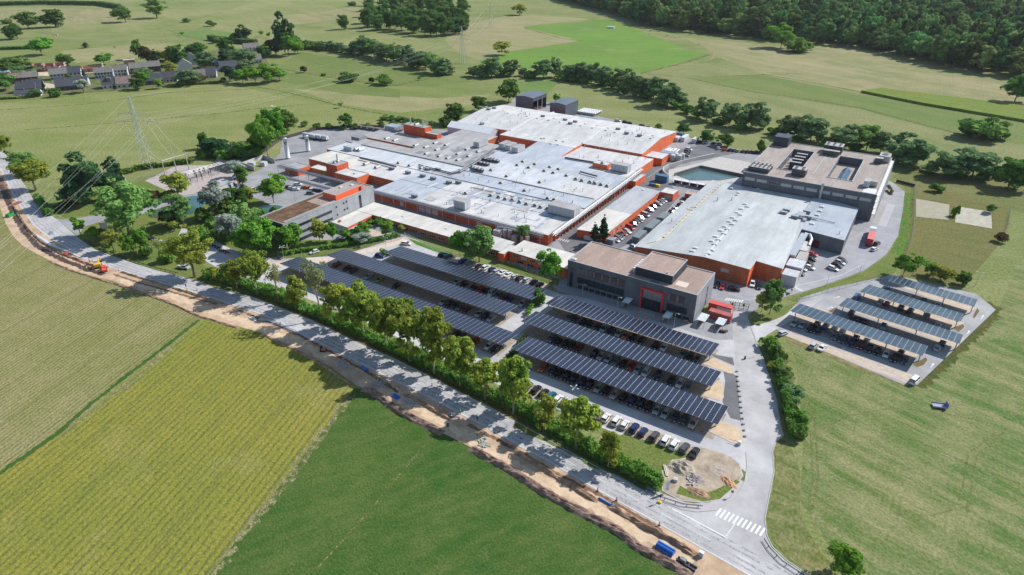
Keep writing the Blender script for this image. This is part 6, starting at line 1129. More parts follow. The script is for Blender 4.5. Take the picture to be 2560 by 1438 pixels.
G_bri = leafmat('bright leaves', (0.085,0.245,0.026),(0.213,0.427,0.060),.2); G_wil = leafmat('willow leaves', (0.089,0.184,0.071),(0.233,0.331,0.149),.22); G_pop = leafmat('light willow leaves', (0.128,0.256,0.063),(0.278,0.427,0.128),.2)
G_con = leafmat('spruce needles', (0.026,0.068,0.039),(0.063,0.132,0.068),.2); G_sil = leafmat('silver leaves', (0.193,0.278,0.193),(0.470,0.500,0.448),.15); G_for = leafmat('forest leaves', (0.063,0.133,0.041),(0.197,0.308,0.094),.7); G_yel = leafmat('yellowing leaves', (0.193,0.278,0.046),(0.427,0.427,0.085),.2)
G_brn = leafmat('coppery leaves', (0.074,0.063,0.032),(0.160,0.128,0.054),.25); G_hed = leafmat('hedge leaves', (0.076,0.209,0.033),(0.218,0.381,0.075),.1); G_twig = leafmat('sparse grey green leaves', (0.193,0.224,0.085),(0.364,0.373,0.171),.15)
for s in (1,2,3): tree_kind('oak', G_oak, 10,9,.08,64,60,.30,.135, s, 'dome'); tree_kind('forest', G_for, 12,9,.04,52,44,.42,.15, s + 10, 'dome'); tree_kind('maple', G_map, 11,7.5,.24,70,84,.19,.125, s + 20, 'round', 0, bark_l); tree_kind('willow', G_wil, 9,8,.02,64,64,.25,.13, s + 30, 'willow')
for s in (1,2): tree_kind('dark', G_dark, 10,8,.05,46,52,.36,.17, s + 40, 'dome'); tree_kind('bright', G_bri, 8,7.5,.18,64,76,.2,.135, s + 50, 'round'); tree_kind('light', G_pop, 11,8.5,.14,70,84,.19,.12, s + 60, 'round'); tree_kind('small', G_bri, 5,3.4,.3,26,46,.18,.17, s + 70, 'round'); tree_kind('shrub', G_oak, 3,4.2,.02,26,44,.24,.19, s + 80, 'dome'); tree_kind('brightshrub', G_hed, 2.6,3.6,.02,24,44,.2,.19, s + 90, 'dome')
tree_kind('spruce', G_con, 12,4.6,.06,90,26,.22,.11,5, 'cone'); tree_kind('pine', G_con, 10,7,.2,40,46,.3,.17,6, 'round'); tree_kind('silver', G_sil, 8,5.5,.15,40,52,.22,.16,7, 'round'); tree_kind('yellow', G_yel, 7,6,.24,36,46,.24,.16,8, 'round'); tree_kind('copper', G_brn, 6,6,.1,32,46,.28,.18,9, 'dome'); tree_kind('sparse', G_twig, 11,7.5,.3,34,15,.2,.15,11, 'vase', 0, bark_l); tree_kind('bigmaple', G_map, 15,11,.24,60,110,.19,.11,12, 'round', 0, bark); tree_kind('birch', G_pop, 9,5,.15,40,52,.2,.16,13, 'round', 0, bark_l); tree_kind('olive', G_yel, 8,5.5,.2,40,54,.22,.16,14, 'round')
NAMES = {'spruce': 'spruce_tree', 'shrub': 'shrub', 'brightshrub': 'shrub', 'pine': 'pine_tree', 'maple': 'maple_tree', 'bigmaple': 'maple_tree', 'willow': 'willow_tree', 'birch': 'birch_tree'}
WORDS = {'oak': 'dark green spreading tree', 'forest': 'deep green woodland tree', 'maple': 'green maple with yellowing leaves', 'willow': 'grey green bushy willow', 'dark': 'very dark green tree', 'bright': 'bright green rounded tree', 'light': 'tall light green tree', 'small': 'small neat green tree', 'shrub': 'dark green shrub', 'brightshrub': 'fresh green shrub', 'spruce': 'dark pointed spruce', 'pine': 'dark pine with irregular crown', 'silver': 'silvery leaved tree', 'yellow': 'yellowish green tree', 'copper': 'brownish copper tree', 'sparse': 'thinly leaved tree with pale trunk', 'bigmaple': 'large old maple', 'birch': 'light green birch', 'olive': 'olive green tree'}
TN = [0]
def plant(px, py, top, w, kind, label=None, group=None, cat=None, hf=1.18, uv=None, hw=None):
 i = TN[0]; TN[0] += 1; v = TREES[kind]; crown, trunk, h0, w0 = v[i % len(v)]
 x, y = uv or G(px, py)
 if hw: h, wd = hw
 else:
  _, y0, f = proj(x, y, 0); _, y1, _ = proj(x, y, 5); h = (py - top) / ((y0 - y1) / 5) * hf; wd = w / FOC * f
  if kind in ('maple', 'sparse', 'bigmaple', 'yellow'): h *= .92; wd *= 1.06
  h = max(h - wd * .04, wd * .5)
 if kind == 'willow': wd *= 1.22
 r = bpy.data.objects.new(NAMES.get(kind, 'tree'), None); C.objects.link(r); r.location = (x, y, 0); r.rotation_euler = (0,0, rnd.uniform(0,6.28)); r.scale = (wd / w0 * 1.1, wd / w0 * 1.1, h / h0)
 tag(r, label or WORDS[kind], cat or ('shrub' if 'shrub' in kind else 'tree'), group)
 for n_, me in (('crown', crown),('trunk', trunk)):
  o = bpy.data.objects.new(n_, me); C.objects.link(o); o.parent = r
 return r
def trees(lst, where, group, kind=None):
 n = len(lst)
 for i, t in enumerate(lst):
  k = t[4] if len(t) > 4 else kind; plant(t[0], t[1], t[2], t[3], k, f'{WORDS[k]}, {ORD[i] + " from the left" if n > 1 else "alone"} {where}', group)
trees([(542,703,668,24, 'yellow'),(594,720,648,56, 'maple'),(644,736,628,66, 'maple'),(697,755,662,48, 'sparse'),(749,776,690,54, 'maple'),(803,798,652,66, 'sparse'),(855,817,702,70, 'maple'),(910,845,712,96, 'maple'),(967,873,748,78, 'maple'),(1024,902,755,96, 'maple'),(1086,933,772,88, 'maple'),(1151,965,846,76, 'maple'),(1213,996,905,74, 'maple'),(1284,1034,892,86, 'maple'),(1361,1077,992,58, 'yellow'),(1440,1120,1005,92, 'maple'),(1520,1169,1078,58, 'maple')], 'in the roadside row', 'trees along the road')
plant(488,693,572,112, 'bigmaple', 'largest roadside maple with layered boughs over the silver pick-up', 'trees along the road')
trees([(20,395,335,34, 'maple'),(65,440,382,58, 'light'),(90,476,400,74, 'maple')], 'at the far road bend', 'trees at the road bend')
trees([(203,590,552,32, 'small'),(243,602,570,40, 'bright'),(285,628,576,42, 'yellow'),(332,642,594,40, 'bright'),(360,632,580,44, 'bright'),(368,642,616,30, 'brightshrub'),(402,640,596,34, 'sparse'),(440,640,612,40, 'bright'),(415,655,630,34, 'brightshrub')], 'on the verge lawn', 'verge trees by the road bend')
for t in ((324,586,478,132, 'light', 'huge pale green willow-like tree hiding the site sign'),(222,508,420,88, 'dark', 'broad very dark tree under the power lines'),(276,498,432,62, 'pine', 'dark brownish pine right of the broad dark tree'),(290,448,407,34, 'dark', 'small round dark tree behind the brownish pine'),(462,566,494,60, 'birch', 'leaning light birch in front of the pond'),(430,566,528,52, 'copper', 'brownish shrub on the pond bank left of the birch'),(400,556,534,30, 'sparse', 'thin bare stemmed tree on the near pond bank'),(448,496,436,58, 'olive', 'olive green tree between pond and substation'),(545,545,466,62, 'silver', 'grey green pine-like tree right of the pond'),(590,522,474,54, 'oak', 'green tree beside the white lodge'),(372,515,476,52, 'copper', 'brownish olive bush left of the pond'),(345,512,480,48, 'oak', 'dark olive tree behind the huge pale tree'),(685,508,446,64, 'bright', 'bright round tree in front of the small office car park'),(580,610,538,56, 'silver', 'silver leaved tree at the end of the motorbike row'),(612,588,520,70, 'light', 'yellow green willow beside the old office pond'),(655,632,562,78, 'bright', 'dense bright tree nearest the old office corner'),(612,628,570,60, 'bright', 'bright green tree left of the office corner tree'),(727,622,570,64, 'bright', 'rounded tree before the grey office ribbon windows'),(520,555,524,40, 'shrub', 'dark clipped shrub right of the pond'),(502,548,526,28, 'brightshrub', 'round dark green bush on the pond edge'),(640,560,528,46, 'oak', 'green tree behind the second pond'),(610,560,530,44, 'brightshrub', 'lawn shrub between the two ponds'),(560,600,566,46, 'yellow', 'yellow flowering bush in the middle of the garden'),(500,600,572,60, 'brightshrub', 'wide yellowish bush beside the garden path'),(540,580,552,50, 'brightshrub', 'low hedge-like bush on the garden lawn'),(640,600,566,44, 'light', 'light green tree behind the motorbikes'),(690,545,520,30, 'shrub', 'dark bush by the second pond'),(592,445,404,46, 'silver', 'greyish tree before the switch house'),(607,462,420,34, 'oak', 'dark tree with white top beside the flagpoles'),(625,505,470,34, 'olive', 'thin young tree right of the white lodge'),(560,540,500,56, 'oak', 'dark green tree behind the silver garden tree'),(400,502,484,16, 'small', 'first small bush on the pond bank'),(410,500,482,16, 'small', 'second small bush on the pond bank'),(420,498,480,18, 'small', 'third small bush on the pond bank'),(388,508,488,26, 'brightshrub', 'light bush left of the small pond bushes')):
 plant(*t[:5], t[5], 'garden trees')
trees([(800,606,553,42, 'olive'),(833,604,560,32, 'bright'),(868,600,578,36, 'brightshrub'),(888,600,576,36, 'shrub'),(912,585,560,38, 'bright'),(905,608,584,46, 'silver'),(928,560,548,22, 'shrub'),(946,566,546,20, 'brightshrub'),(968,592,556,34, 'bright'),(1003,582,564,20, 'olive')], 'in the canteen garden', 'canteen garden trees')
for t in ((1198,655,573,88, 'light', 'big round light green tree at the end of the canteen wing'),(1150,640,585,50, 'bright', 'narrower bright tree left of the big round one'),(1308,606,564,40, 'light', 'young light tree beside the silver filter cyclones'),(1507,612,543,32, 'spruce', 'taller of the two spruces by the lane building'),(1485,609,560,26, 'spruce', 'shorter of the two spruces by the lane building'),(1374,712,638,62, 'bright', 'light green tree in front of the gatehouse wing'),(1924,785,708,56, 'light', 'bushy light tree at the right hand gate'),(1903,780,735,34, 'olive', 'small olive tree left of the gate tree'),(1345,760,728,26, 'brightshrub', 'bush between the left and right carports')):
 plant(*t[:5], t[5], 'trees on the plant site')
trees([(1183,192,168,26, 'willow'),(1200,194,166,24, 'willow'),(1228,193,150,42, 'willow'),(1275,190,153,34, 'willow'),(1305,190,170,20, 'willow'),(1358,196,154,40, 'willow'),(1391,193,149,26, 'willow'),(1420,198,162,34, 'willow'),(1447,203,162,34, 'willow'),(1478,207,163,38, 'willow'),(1512,215,170,36, 'willow'),(1545,222,178,34, 'willow'),(1575,232,181,40, 'willow'),(1604,240,192,36, 'willow'),(1634,247,198,42, 'willow'),(1668,265,208,54, 'willow'),(1703,268,234,32, 'willow'),(1718,284,262,30, 'shrub'),(1766,300,250,48, 'willow'),(1822,314,261,44, 'willow'),(1876,322,264,58, 'willow'),(1908,322,286,28, 'willow'),(1966,342,292,50, 'willow'),(2026,354,298,64, 'willow'),(2105,372,320,66, 'willow'),(2165,376,317,72, 'light'),(2200,384,335,46, 'willow'),(2272,412,348,84, 'willow'),(2362,440,382,62, 'willow'),(2430,442,383,84, 'willow')], 'in the hedgerow behind the plant', 'hedgerow trees behind the plant')
trees([(2474,446,422,30, 'shrub'),(2520,470,405,78, 'oak'),(2560,478,420,50, 'oak')], 'at the right end of the hedgerow', 'trees at the right edge')
hr = []
for i in range(24):
 t = i / 23; px = 742 + (1112 - 742) * t; py = 118 + 8 * t + 62 * t ** 1.5 + rnd.uniform(-3,3); hr.append((px, py, py - rnd.uniform(16,24) - 20 * (t > .4) * (t < .97), rnd.uniform(26,36) + 12 * (t > .4), 'willow' if rnd.random() < .7 else ('shrub' if t < .4 else 'light')))
trees(hr, 'in the far hedgerow below the copse', 'far hedgerow trees')
gp = [(1215,192),(1252,192),(1330,194),(1405,200),(1435,204),(1462,208),(1496,214),(1530,221),(1560,230),(1590,239),(1620,247),(1650,259),(1690,272),(1740,294),(1795,312),(1850,324),(1935,336),(1996,352),(2065,366),(2135,378),(2235,402),(2318,430),(2398,448),(2455,452)]
trees([(x, y, y - 14,34, 'shrub' if i % 3 else 'brightshrub') for i, (x, y) in enumerate(gp)], 'filling the gaps of the rear hedgerow', 'hedgerow shrubs')
for t in ((72,72,33,52, 'oak', 'lone oak on the far left, left of a pair'),(140,68,26,54, 'oak', 'lone oak on the far left, right of a pair'),(315,56,21,44, 'oak', 'rounded oak in the far left meadow'),(393,46,1,54, 'light', 'tall bluish green tree at the top left'),(284,43,28,16, 'yellow', 'little pale tree left of the rounded oak'),(45,98,64,42, 'oak', 'dense bush group at the far left meadow edge'),(26,98,78,20, 'shrub', 'low bush left of the dense bush group'),(105,138,98,58, 'bright', 'wide bright tree behind the red brick shells'),(18,60,50,24, 'shrub', 'low bush at the left edge'),(215,120,106,20, 'spruce', 'small pyramid shaped bush in the mown field'),(860,74,40,28, 'oak', 'lone oak left of the copse'),(1299,38,11,36, 'olive', 'lone tree right of the copse near the top'),(1255,138,105,42, 'olive', 'lone spreading tree at the edge of the maize'),(1952,120,66,64, 'bright', 'lone bright tree before the dark forest'),(1985,129,110,66, 'shrub', 'long low dark bush beside the lone bright tree'),(2536,255,192,66, 'oak', 'large lone oak near the right edge'),(2450,347,320,100, 'shrub', 'wide dark bush on the right meadow boundary'),(2413,338,326,40, 'shrub', 'small bush left of the wide dark bush'),(1272,256,205,52, 'oak', 'oak left of the open fronted barn'),(1138,308,263,50, 'oak', 'dark tree left of the white back hall'),(1118,314,290,40, 'shrub', 'dark undergrowth beside the white back hall'),(1195,278,244,36, 'oak', 'smaller oak behind the white back hall'),(1390,260,238,20, 'bright', 'little bush between the two metal barns'),(872,320,288,32, 'oak', 'round dark tree behind the factory yard'),(875,204,190,46, 'shrub', 'left of two dark bushes in the middle meadow'),(960,213,199,44, 'shrub', 'right of two dark bushes in the middle meadow'),(930,208,194,14, 'copper', 'thin brown bush between the two dark bushes'),(760,182,166,16, 'copper', 'brown bush by the straw strip'),(809,190,184,12, 'shrub', 'tiny bush on the straw strip'),(852,270,256,12, 'small', 'small tree on the field boundary line'),(1048,200,193,10, 'small', 'single small bush left of the pylon'),(530,66,58,24, 'shrub', 'bush on the upper left boundary'),(465,56,50,20, 'shrub', 'bush left on the upper boundary'),(456,90,79,10, 'small', 'sapling on the curved boundary'),(880,15,6,20, 'shrub', 'bush near the top left of the copse'),(655,92,77,12, 'small', 'left sapling near the hamlet hedge'),(672,95,83,10, 'small', 'right sapling near the hamlet hedge'),(2256,692,640,62, 'bright', 'bushy tree at the corner of the right lot'),(2325,688,660,34, 'bright', 'small tree behind the right carports'),(2350,702,668,52, 'olive', 'olive bush behind the right carports'),(2405,712,684,34, 'oak', 'right hand bush behind the carports'),(2475,532,514,24, 'shrub', 'bush beside the sandy court'),(2388,540,518,16, 'brightshrub', 'bush between the two sand courts'),(2345,480,464,34, 'shrub', 'wide bush above the sand courts'),(2500,604,584,28, 'copper', 'dull bush on the rough ground'),(2105,1440,1385,84, 'bright', 'round dark green tree at the bottom right edge'),(1765,355,328,34, 'oak', 'small tree above the parked cars, left one'),(1818,366,340,40, 'oak', 'small tree above the parked cars, right one'),(1708,334,312,34, 'oak', 'small tree behind the white containers'),(1900,382,358,24, 'shrub', 'bush left of the laboratory'),(1645,320,310,16, 'shrub', 'bush on the rear fence')):
 plant(*t[:5], t[5])
trees([(670,392,303,70, 'bright'),(690,352,284,62, 'bright'),(718,336,282,46, 'oak'),(650,386,340,44, 'oak')], 'in the clump by the gas tanks', 'trees by the gas tanks')
sh = [(rnd.uniform(515,650),0) for _ in range(26)]
trees(sorted([(x, 395 - (x - 515) * .06 + rnd.uniform(-12,10),0, rnd.uniform(24,38), 'shrub' if i % 3 else 'brightshrub') for i, (x, _) in enumerate(sh)] and [(x, (yy := 392 - (x - 515) * .05 + rnd.uniform(-14,10)), yy - rnd.uniform(14,24), rnd.uniform(24,40), 'shrub' if i % 3 else 'brightshrub') for i, (x, _) in enumerate(sh)]), 'in the thicket behind the switch house', 'thicket shrubs')
plant(548,388,348,62, 'dark', 'dark broad tree left of the thicket'); plant(512,372,336,26, 'oak', 'narrow tree at the left end of the thicket')
trees([(x, 318 + 6 * math.sin(x),318 + 6 * math.sin(x) - 11,20, 'shrub') for x in range(760,1110,32)], 'on the rear fence behind the factory', 'rear fence shrubs')
trees([(x, 300 + (x - 960) * .09,290 + (x - 960) * .09,20, 'shrub') for x in range(960,1060,18)], 'on the ditch behind the boiler house', 'ditch shrubs')
trees([(1922,872,848,37, 'brightshrub'),(1945,905,877,42, 'shrub'),(1938,925,907,35, 'olive'),(1962,950,924,42, 'light'),(1955,975,955,38, 'shrub'),(1975,1000,972,47, 'willow'),(1968,1030,1007,38, 'shrub'),(1985,1060,1030,45, 'brightshrub'),(1990,1095,1067,42, 'shrub')], 'beside the access road', 'bushes by the access road')
cp = []
for i in range(74):
 for _ in range(30):
  a, b = rnd.random(), rnd.random(); px = 915 + 255 * a; lo = 70 + 20 * a + 10 * math.sin(a * 5); py = -30 + (lo + 30) * (b if i > 16 else 1 - .06 * b)
  if i <= 16: px = 925 + 245 * (i + .5) / 17; py = 62 + 38 * (i / 16) ** .8 - 20 * max(0,(i - 12) / 4) + rnd.uniform(-3,3)
  if all((px - c[0]) ** 2 + ((py - c[1]) * 2.2) ** 2 > 20 ** 2 for c in cp): break
 cp.append((px, py))
cp.sort(key=lambda p: (round(p[1] / 30), p[0]))
cnt = {}
for px, py in cp:
 k = round(py / 30); cnt[k] = cnt.get(k, -1) + 1; x, y = G(px, py)
 plant(0,0,0,0, 'oak', f'copse tree, {ORD[cnt[k]]} from the left in its {["front", "second", "third", "fourth", "fifth", "rear"][min(5, max(0,3 - k))]} line', 'trees of the copse', None, uv=(x, y), hw=(rnd.uniform(20,27), rnd.uniform(16,21)))
FE = [(1385,-12),(1430,8),(1500,26),(1560,42),(1610,62),(1700,76),(1810,88),(1910,99),(2000,106),(2080,112),(2180,124),(2270,142),(2350,162),(2440,180),(2560,198),(2720,225)]
edge = resample([G(*p) for p in FE], 14)[:108]
ei = [(p.x + rnd.uniform(-2,2), p.y + rnd.uniform(0,5)) for p in edge]
for i, (x, y) in enumerate(ei): plant(0,0,0,0, 'forest', f'forest edge tree, {ORD[i]} from the left', 'trees of the forest edge', None, uv=(x, y), hw=(rnd.uniform(19,29), rnd.uniform(14,20)))
pts = []; fe = [Vector(G(*p)) for p in FE]; ang = None
for p in resample(fe, 13.5):
 for k in range(1,50):
  q = p + Vector((-math.sin(YAW), math.cos(YAW))) * 0
  d = (p.normalized() if p.length else Vector((0,1))); q = p + d * (9 + k * 13.5) + Vector((rnd.uniform(-5,5), rnd.uniform(-5,5)))
  sx, sy_, f = proj(q.x, q.y, 20)
  if -150 < sx < 2720 and sy_ > -90: pts.append((q.x, q.y, 0))
me = bpy.data.meshes.new('forest'); me.from_pydata(pts, [], []); n = len(pts)
for nm, fn in (('wide', lambda: rnd.uniform(1.5,2.4)),('tall', lambda: rnd.uniform(1.2,2.9)),('turn', lambda: rnd.uniform(0,6.28))):
 a = me.attributes.new(nm, 'FLOAT', 'POINT'); a.data.foreach_set('value', [fn() for _ in range(n)])
a = me.attributes.new('pick', 'INT', 'POINT'); a.data.foreach_set('value', [rnd.randrange(3) for _ in range(n)])
fo = bpy.data.objects.new('forest', me); C.objects.link(fo); tag(fo, 'dense dark green forest filling the top right corner', 'forest', None, 'stuff')
ng = bpy.data.node_groups.new('forest', 'GeometryNodeTree'); ng.interface.new_socket('Geometry', in_out='INPUT', socket_type='NodeSocketGeometry'); ng.interface.new_socket('Geometry', in_out='OUTPUT', socket_type='NodeSocketGeometry')
N, L = ng.nodes, ng.links; gi, go = N.new('NodeGroupInput'), N.new('NodeGroupOutput'); ip = N.new('GeometryNodeInstanceOnPoints'); jg = N.new('GeometryNodeJoinGeometry')
srcs = {}
for o in bpy.data.objects:
 if o.name.startswith('crown') and o.data in [t[0] for t in TREES['forest']] and o.data.name not in srcs: srcs[o.data.name] = o
for o in srcs.values():
 inf = N.new('GeometryNodeObjectInfo'); inf.inputs['Object'].default_value = o; inf.inputs['As Instance'].default_value = True; inf.transform_space = 'ORIGINAL'; L.new(inf.outputs['Geometry'], jg.inputs[0])
def nattr(nm, ty='FLOAT'):
 q = N.new('GeometryNodeInputNamedAttribute'); q.data_type = ty; q.inputs[0].default_value = nm; return q.outputs[0]
cs = N.new('ShaderNodeCombineXYZ'); L.new(nattr('wide'), cs.inputs[0]); L.new(nattr('wide'), cs.inputs[1]); L.new(nattr('tall'), cs.inputs[2]); cr = N.new('ShaderNodeCombineXYZ'); L.new(nattr('turn'), cr.inputs[2])
L.new(gi.outputs[0], ip.inputs['Points']); L.new(jg.outputs[0], ip.inputs['Instance']); ip.inputs['Pick Instance'].default_value = True; L.new(nattr('pick', 'INT'), ip.inputs['Instance Index']); L.new(cr.outputs[0], ip.inputs['Rotation']); L.new(cs.outputs[0], ip.inputs['Scale']); L.new(ip.outputs[0], go.inputs[0])
md = fo.modifiers.new('trees', 'NODES'); md.node_group = ng
# ------------------------------------------------------------------ hedges
def hedge(px, w, h, label, mat=None, leaf=.2, dens=26, uv=False, name='hedge', cat='hedge', seed=3, vary=.15):
 rs = np.random.default_rng(seed); line = resample([Vector(p) for p in px] if uv else [Vector(G(*p)) for p in px], .8); cents = []; rad = []
 for p in line:
  for k in range(max(1, int(w / .9))):
   hh = h * (1 + vary * (noise.noise(Vector((p.x * .13, p.y * .13, seed))) + .6 * noise.noise(Vector((p.x * .5, p.y * .5, seed)))))
   for z in np.arange(hh * .3, max(hh, h * .35),.8): cents.append((p.x + rs.normal() * .25, p.y + (k - (int(w / .9) - 1) / 2) * .85 + rs.normal() * .25, z * (.85 + .3 * rs.random()))); rad.append(.55 + .35 * rs.random())
 c = np.array(cents); o = np.array([line[0].x, line[0].y, 0]); V, K = leaves(rs, c - o, np.array(rad), dens, leaf, np.array([0,0,-4.]))
 V[:, 2] = np.maximum(V[:, 2], .02); me = leafmesh(name, V, K, mat or G_hed); ob = bpy.data.objects.new(name, me); C.objects.link(ob); ob.location = o; return tag(ob, label, cat)
hedge([(518,692),(600,712),(700,748),(800,792),(900,834),(1000,884),(1100,928),(1200,978),(1320,1036),(1400,1084),(1500,1142),(1600,1193),(1655,1224)], 4.0,3.0, 'long green hedge between the road and the main car park', vary=.75)
hedge([(1925,865),(1940,910),(1952,950),(1962,1000),(1972,1050),(1980,1092)], 3.6,2.6, 'low shrub belt along the right side of the access road', vary=.7)
hedge([(700,640),(760,630),(850,618),(930,606),(1000,592)], 2.4,2.0, 'clipped green hedge along the canteen garden fence', None, .18,24)
hedge([(954,632),(966,636),(976,641)], 2,1.6, 'short hedge at the corner of the rear left carport', None, .18,24)
hedge([(1320,790),(1335,760),(1350,745)], 2.6,2.2, 'green planting between left and right carports', None, .2,24); hedge([(1270,900),(1290,880),(1310,850)], 2.4,2.0, 'dark bushes at the left end of the front carport', G_oak, .2,24)
hedge([(120,540),(150,525),(190,505),(235,490)], 3,2.6, 'rough hedge under the power lines at the side road', G_oak, .25,22); hedge([(95,500),(110,520),(125,540)], 3,3, 'rough hedge along the road below the left maples', G_oak, .25,22)
hedge([(300,440),(350,425),(400,418),(480,408)], 3,2.4, 'green hedge behind the substation', G_oak, .3,20)
hedge([(0,15),(120,12),(250,14),(300,22)], 8,6, 'dark treed hedge along the top left edge', G_for, .8,12, False); hedge([(-20,126),(40,124),(95,122)], 4,3, 'field hedge at the left edge', G_for, .5,14); hedge([(525,100),(560,106),(640,112)], 7,5, 'dark hedge above the hamlet', G_for, .6,14)
hedge([(430,218),(480,212),(570,208)], 3,2.2, 'dark clipped hedge in front of the hamlet', G_for, .4,16); hedge([(-10,250),(40,247),(90,243)], 3,2, 'dark hedge before the white bungalow', G_for, .4,16)
hedge([(2215,478),(2226,488),(2230,478),(2220,464)], 1.5,1, 'dark planted ring by the laboratory road', G_brn, .2,20)
# ------------------------------------------------------------------ hamlet on the left
slate = M('slate roof', (.075,.08,.095),.6, var=.15, scale=1.2, stripes=(2,.35,.2)); slate_l = M('grey tile roof', (.22,.205,.19),.8, var=.15, scale=1.2, stripes=(2,.35,.2)); redtile = M('reddish tile roof', (.27,.19,.165),.8, var=.15, scale=1.2, stripes=(2,.35,.2)); render_w = M('white render wall', (.58,.58,.58),.85, var=.06); render_d = M('dark timber wall', (.10,.085,.08),.85, var=.15); render_b = M('bluish render wall', (.36,.39,.44),.85, var=.06)
HA = math.atan2(G(440,214)[1] - G(150,237)[1], G(440,214)[0] - G(150,237)[0])
def house(px, py, lx, ly, h, hr, rm, wm, label, a=None, nw=4, dormer=0, chim=1):
 """px,py: middle of the front wall foot"""
 lx *= .68; h += .5; hr += 1.5; ly *= 1.1; a = HA + rnd.uniform(-.12,.12) if a is None else a; x, y = G(px, py); q = Vector((-math.sin(a), math.cos(a))) * ly / 2; th = thing('house', label, 'house', (x + q.x, y + q.y, 0), a, 'houses of the hamlet', False)
 X, Y = lx / 2, ly / 2; m = MB(); m.face([(-X, -Y, 0),(X, -Y, 0),(X, -Y, h),(-X, -Y, h)]); m.face([(X, Y, 0),(-X, Y, 0),(-X, Y, h),(X, Y, h)]); m.face([(X, -Y, 0),(X, Y, 0),(X, Y, h),(X, 0, hr),(X, -Y, h)]); m.face([(-X, Y, 0),(-X, -Y, 0),(-X, -Y, h),(-X, 0, hr),(-X, Y, h)]); m.build('wall', wm, th)
 r = MB(); o = .4; s = (hr - h) / Y * o; t = .16
 r.prism([(-X - o, -Y - o),(X + o, -Y - o),(X + o, 0),(-X - o, 0)], [h - s, h - s, hr, hr], [h - s + t, h - s + t, hr + t, hr + t]); r.prism([(-X - o, 0),(X + o, 0),(X + o, Y + o),(-X - o, Y + o)], [hr, hr, h - s, h - s], [hr + t, hr + t, h - s + t, h - s + t]); rf = r.build('roof', rm, th)
 for i in range(chim): MB().box(-X * .3 + i * X * .7,-X * .3 + .8 + i * X * .7,-.4,.4, hr - .5, hr + 1).build('chimney', terra, rf)
 for i in range(nw):
  u = -X + lx * (i + .5) / nw
  for z in ([.8] if h < 4 else [.7,3.4]):
   f = MB(); f.box(u - .75, u + .75,-Y - .06,-Y - .005, z, z + 1.4); w = f.build('window', glass, th)
 MB().box(X * .55, X * .55 + 1,-Y - .08,-Y - .01,0,2.1).build('door', render_d, th)
 if dormer: m = MB(); m.prism([(-1.6,-Y * .75),(1.6,-Y * .75),(1.6,-Y * .1),(-1.6,-Y * .1)], h + .3, hr + .1); m.build('dormer', slate_l, th)
 return th
hs = [(70,243,26,8,2.8,3.6, slate, render_w, 'low white bungalow with dark roof at the left corner of the hamlet', 5),(66,233,20,11,3.2,7, slate, render_d, 'dark slate roofed house, leftmost in the front line', 3),(92,229,17,11,3.4,7.5, slate, render_w, 'slate house with tall plain gable, second in the front line', 3),(42,210,17,9,4.6,7, redtile, render_d, 'dark fronted house with reddish tiles in the second line', 4),(80,207,16,9,4.6,7.4, slate_l, render_d, 'grey tiled house beside the reddish one', 4),(175,226,28,14,3.2,7.6, slate, render_d, 'broad slate roofed house with long glazed front', 6),(205,218,15,10,4.0,6.5, slate, render_w, 'white gabled house right of the broad slate roof', 3),(150,200,20,9,4.8,8, slate_l, render_b, 'bluish fronted semi with grey roof in the second line', 5),(186,197,18,10,4.8,8.6, slate, render_w, 'semi with black slate roof in the second line', 4),(277,222,17,11,3.4,7.2, slate, render_w, 'slate house with blue conservatory and dormer', 3,1),(312,220,17,11,3.2,7, redtile, render_w, 'house with plain brownish tiled roof in the front line', 3),(262,196,22,9,4.8,7.6, slate_l, render_b, 'long grey tiled house with white balconies', 6),(300,190,20,9,4.8,7.6, slate_l, render_w, 'house with light grey roof behind the plain brownish one', 5),(350,184,22,9,4.8,8, slate_l, render_d, 'grey roofed house with dark glazing in the middle of the hamlet', 5),(388,180,16,9,4.8,7.8, slate_l, render_d, 'grey roofed house joined on the right with dark glazing', 4),(385,212,24,12,3.2,7, slate, render_d, 'wide slate house at the middle of the front line', 5),(425,206,18,11,3.2,7, slate, render_w, 'slate house with white conservatory at the front', 4),(498,200,17,11,3.2,6.6, slate_l, render_d, 'grey roofed house behind the clipped dark hedge', 4),(524,196,18,12,3.2,7, slate, render_w, 'slate roofed house with white terrace by the hedge', 4),(575,178,24,13,3.2,7, slate, render_w, 'broad dark roofed house at the right of the hamlet', 4),(628,160,32,10,3.4,6.8, slate_l, render_w, 'long grey roofed house at the right end of the hamlet', 6),(547,163,20,14,3.0,3.4, M('flat pale roof', (.42,.42,.44),.8), render_w, 'flat pale roofed garage block in the hamlet', 3),(632,130,24,10,3.6,7.2, slate_l, render_w, 'white gabled house among the rear trees', 4),(10,190,16,8,3,4, M('blue grey sheet', (.35,.4,.46),.6), render_w, 'pale blue roofed shed at the far left edge', 2)]
for q in hs: house(q[0], q[1], q[2], q[3], q[4], q[5], q[6], q[7], q[8], None, q[9], q[10] if len(q) > 10 else 0)
house(482,176,11,12,5.8,10, slate_l, render_w, 'tall white gabled house facing the meadow', HA + PI / 2,3); house(497,160,11,13,5.8,10, slate, render_w, 'second tall white gabled house behind the first', HA + PI / 2,3)
brick = M('raw red brick', (.36,.15,.10),.9, var=.2, scale=.8, col2=(.5,.25,.18)); scaf = M('scaffold', (.5,.5,.48),.5, metal=.4)
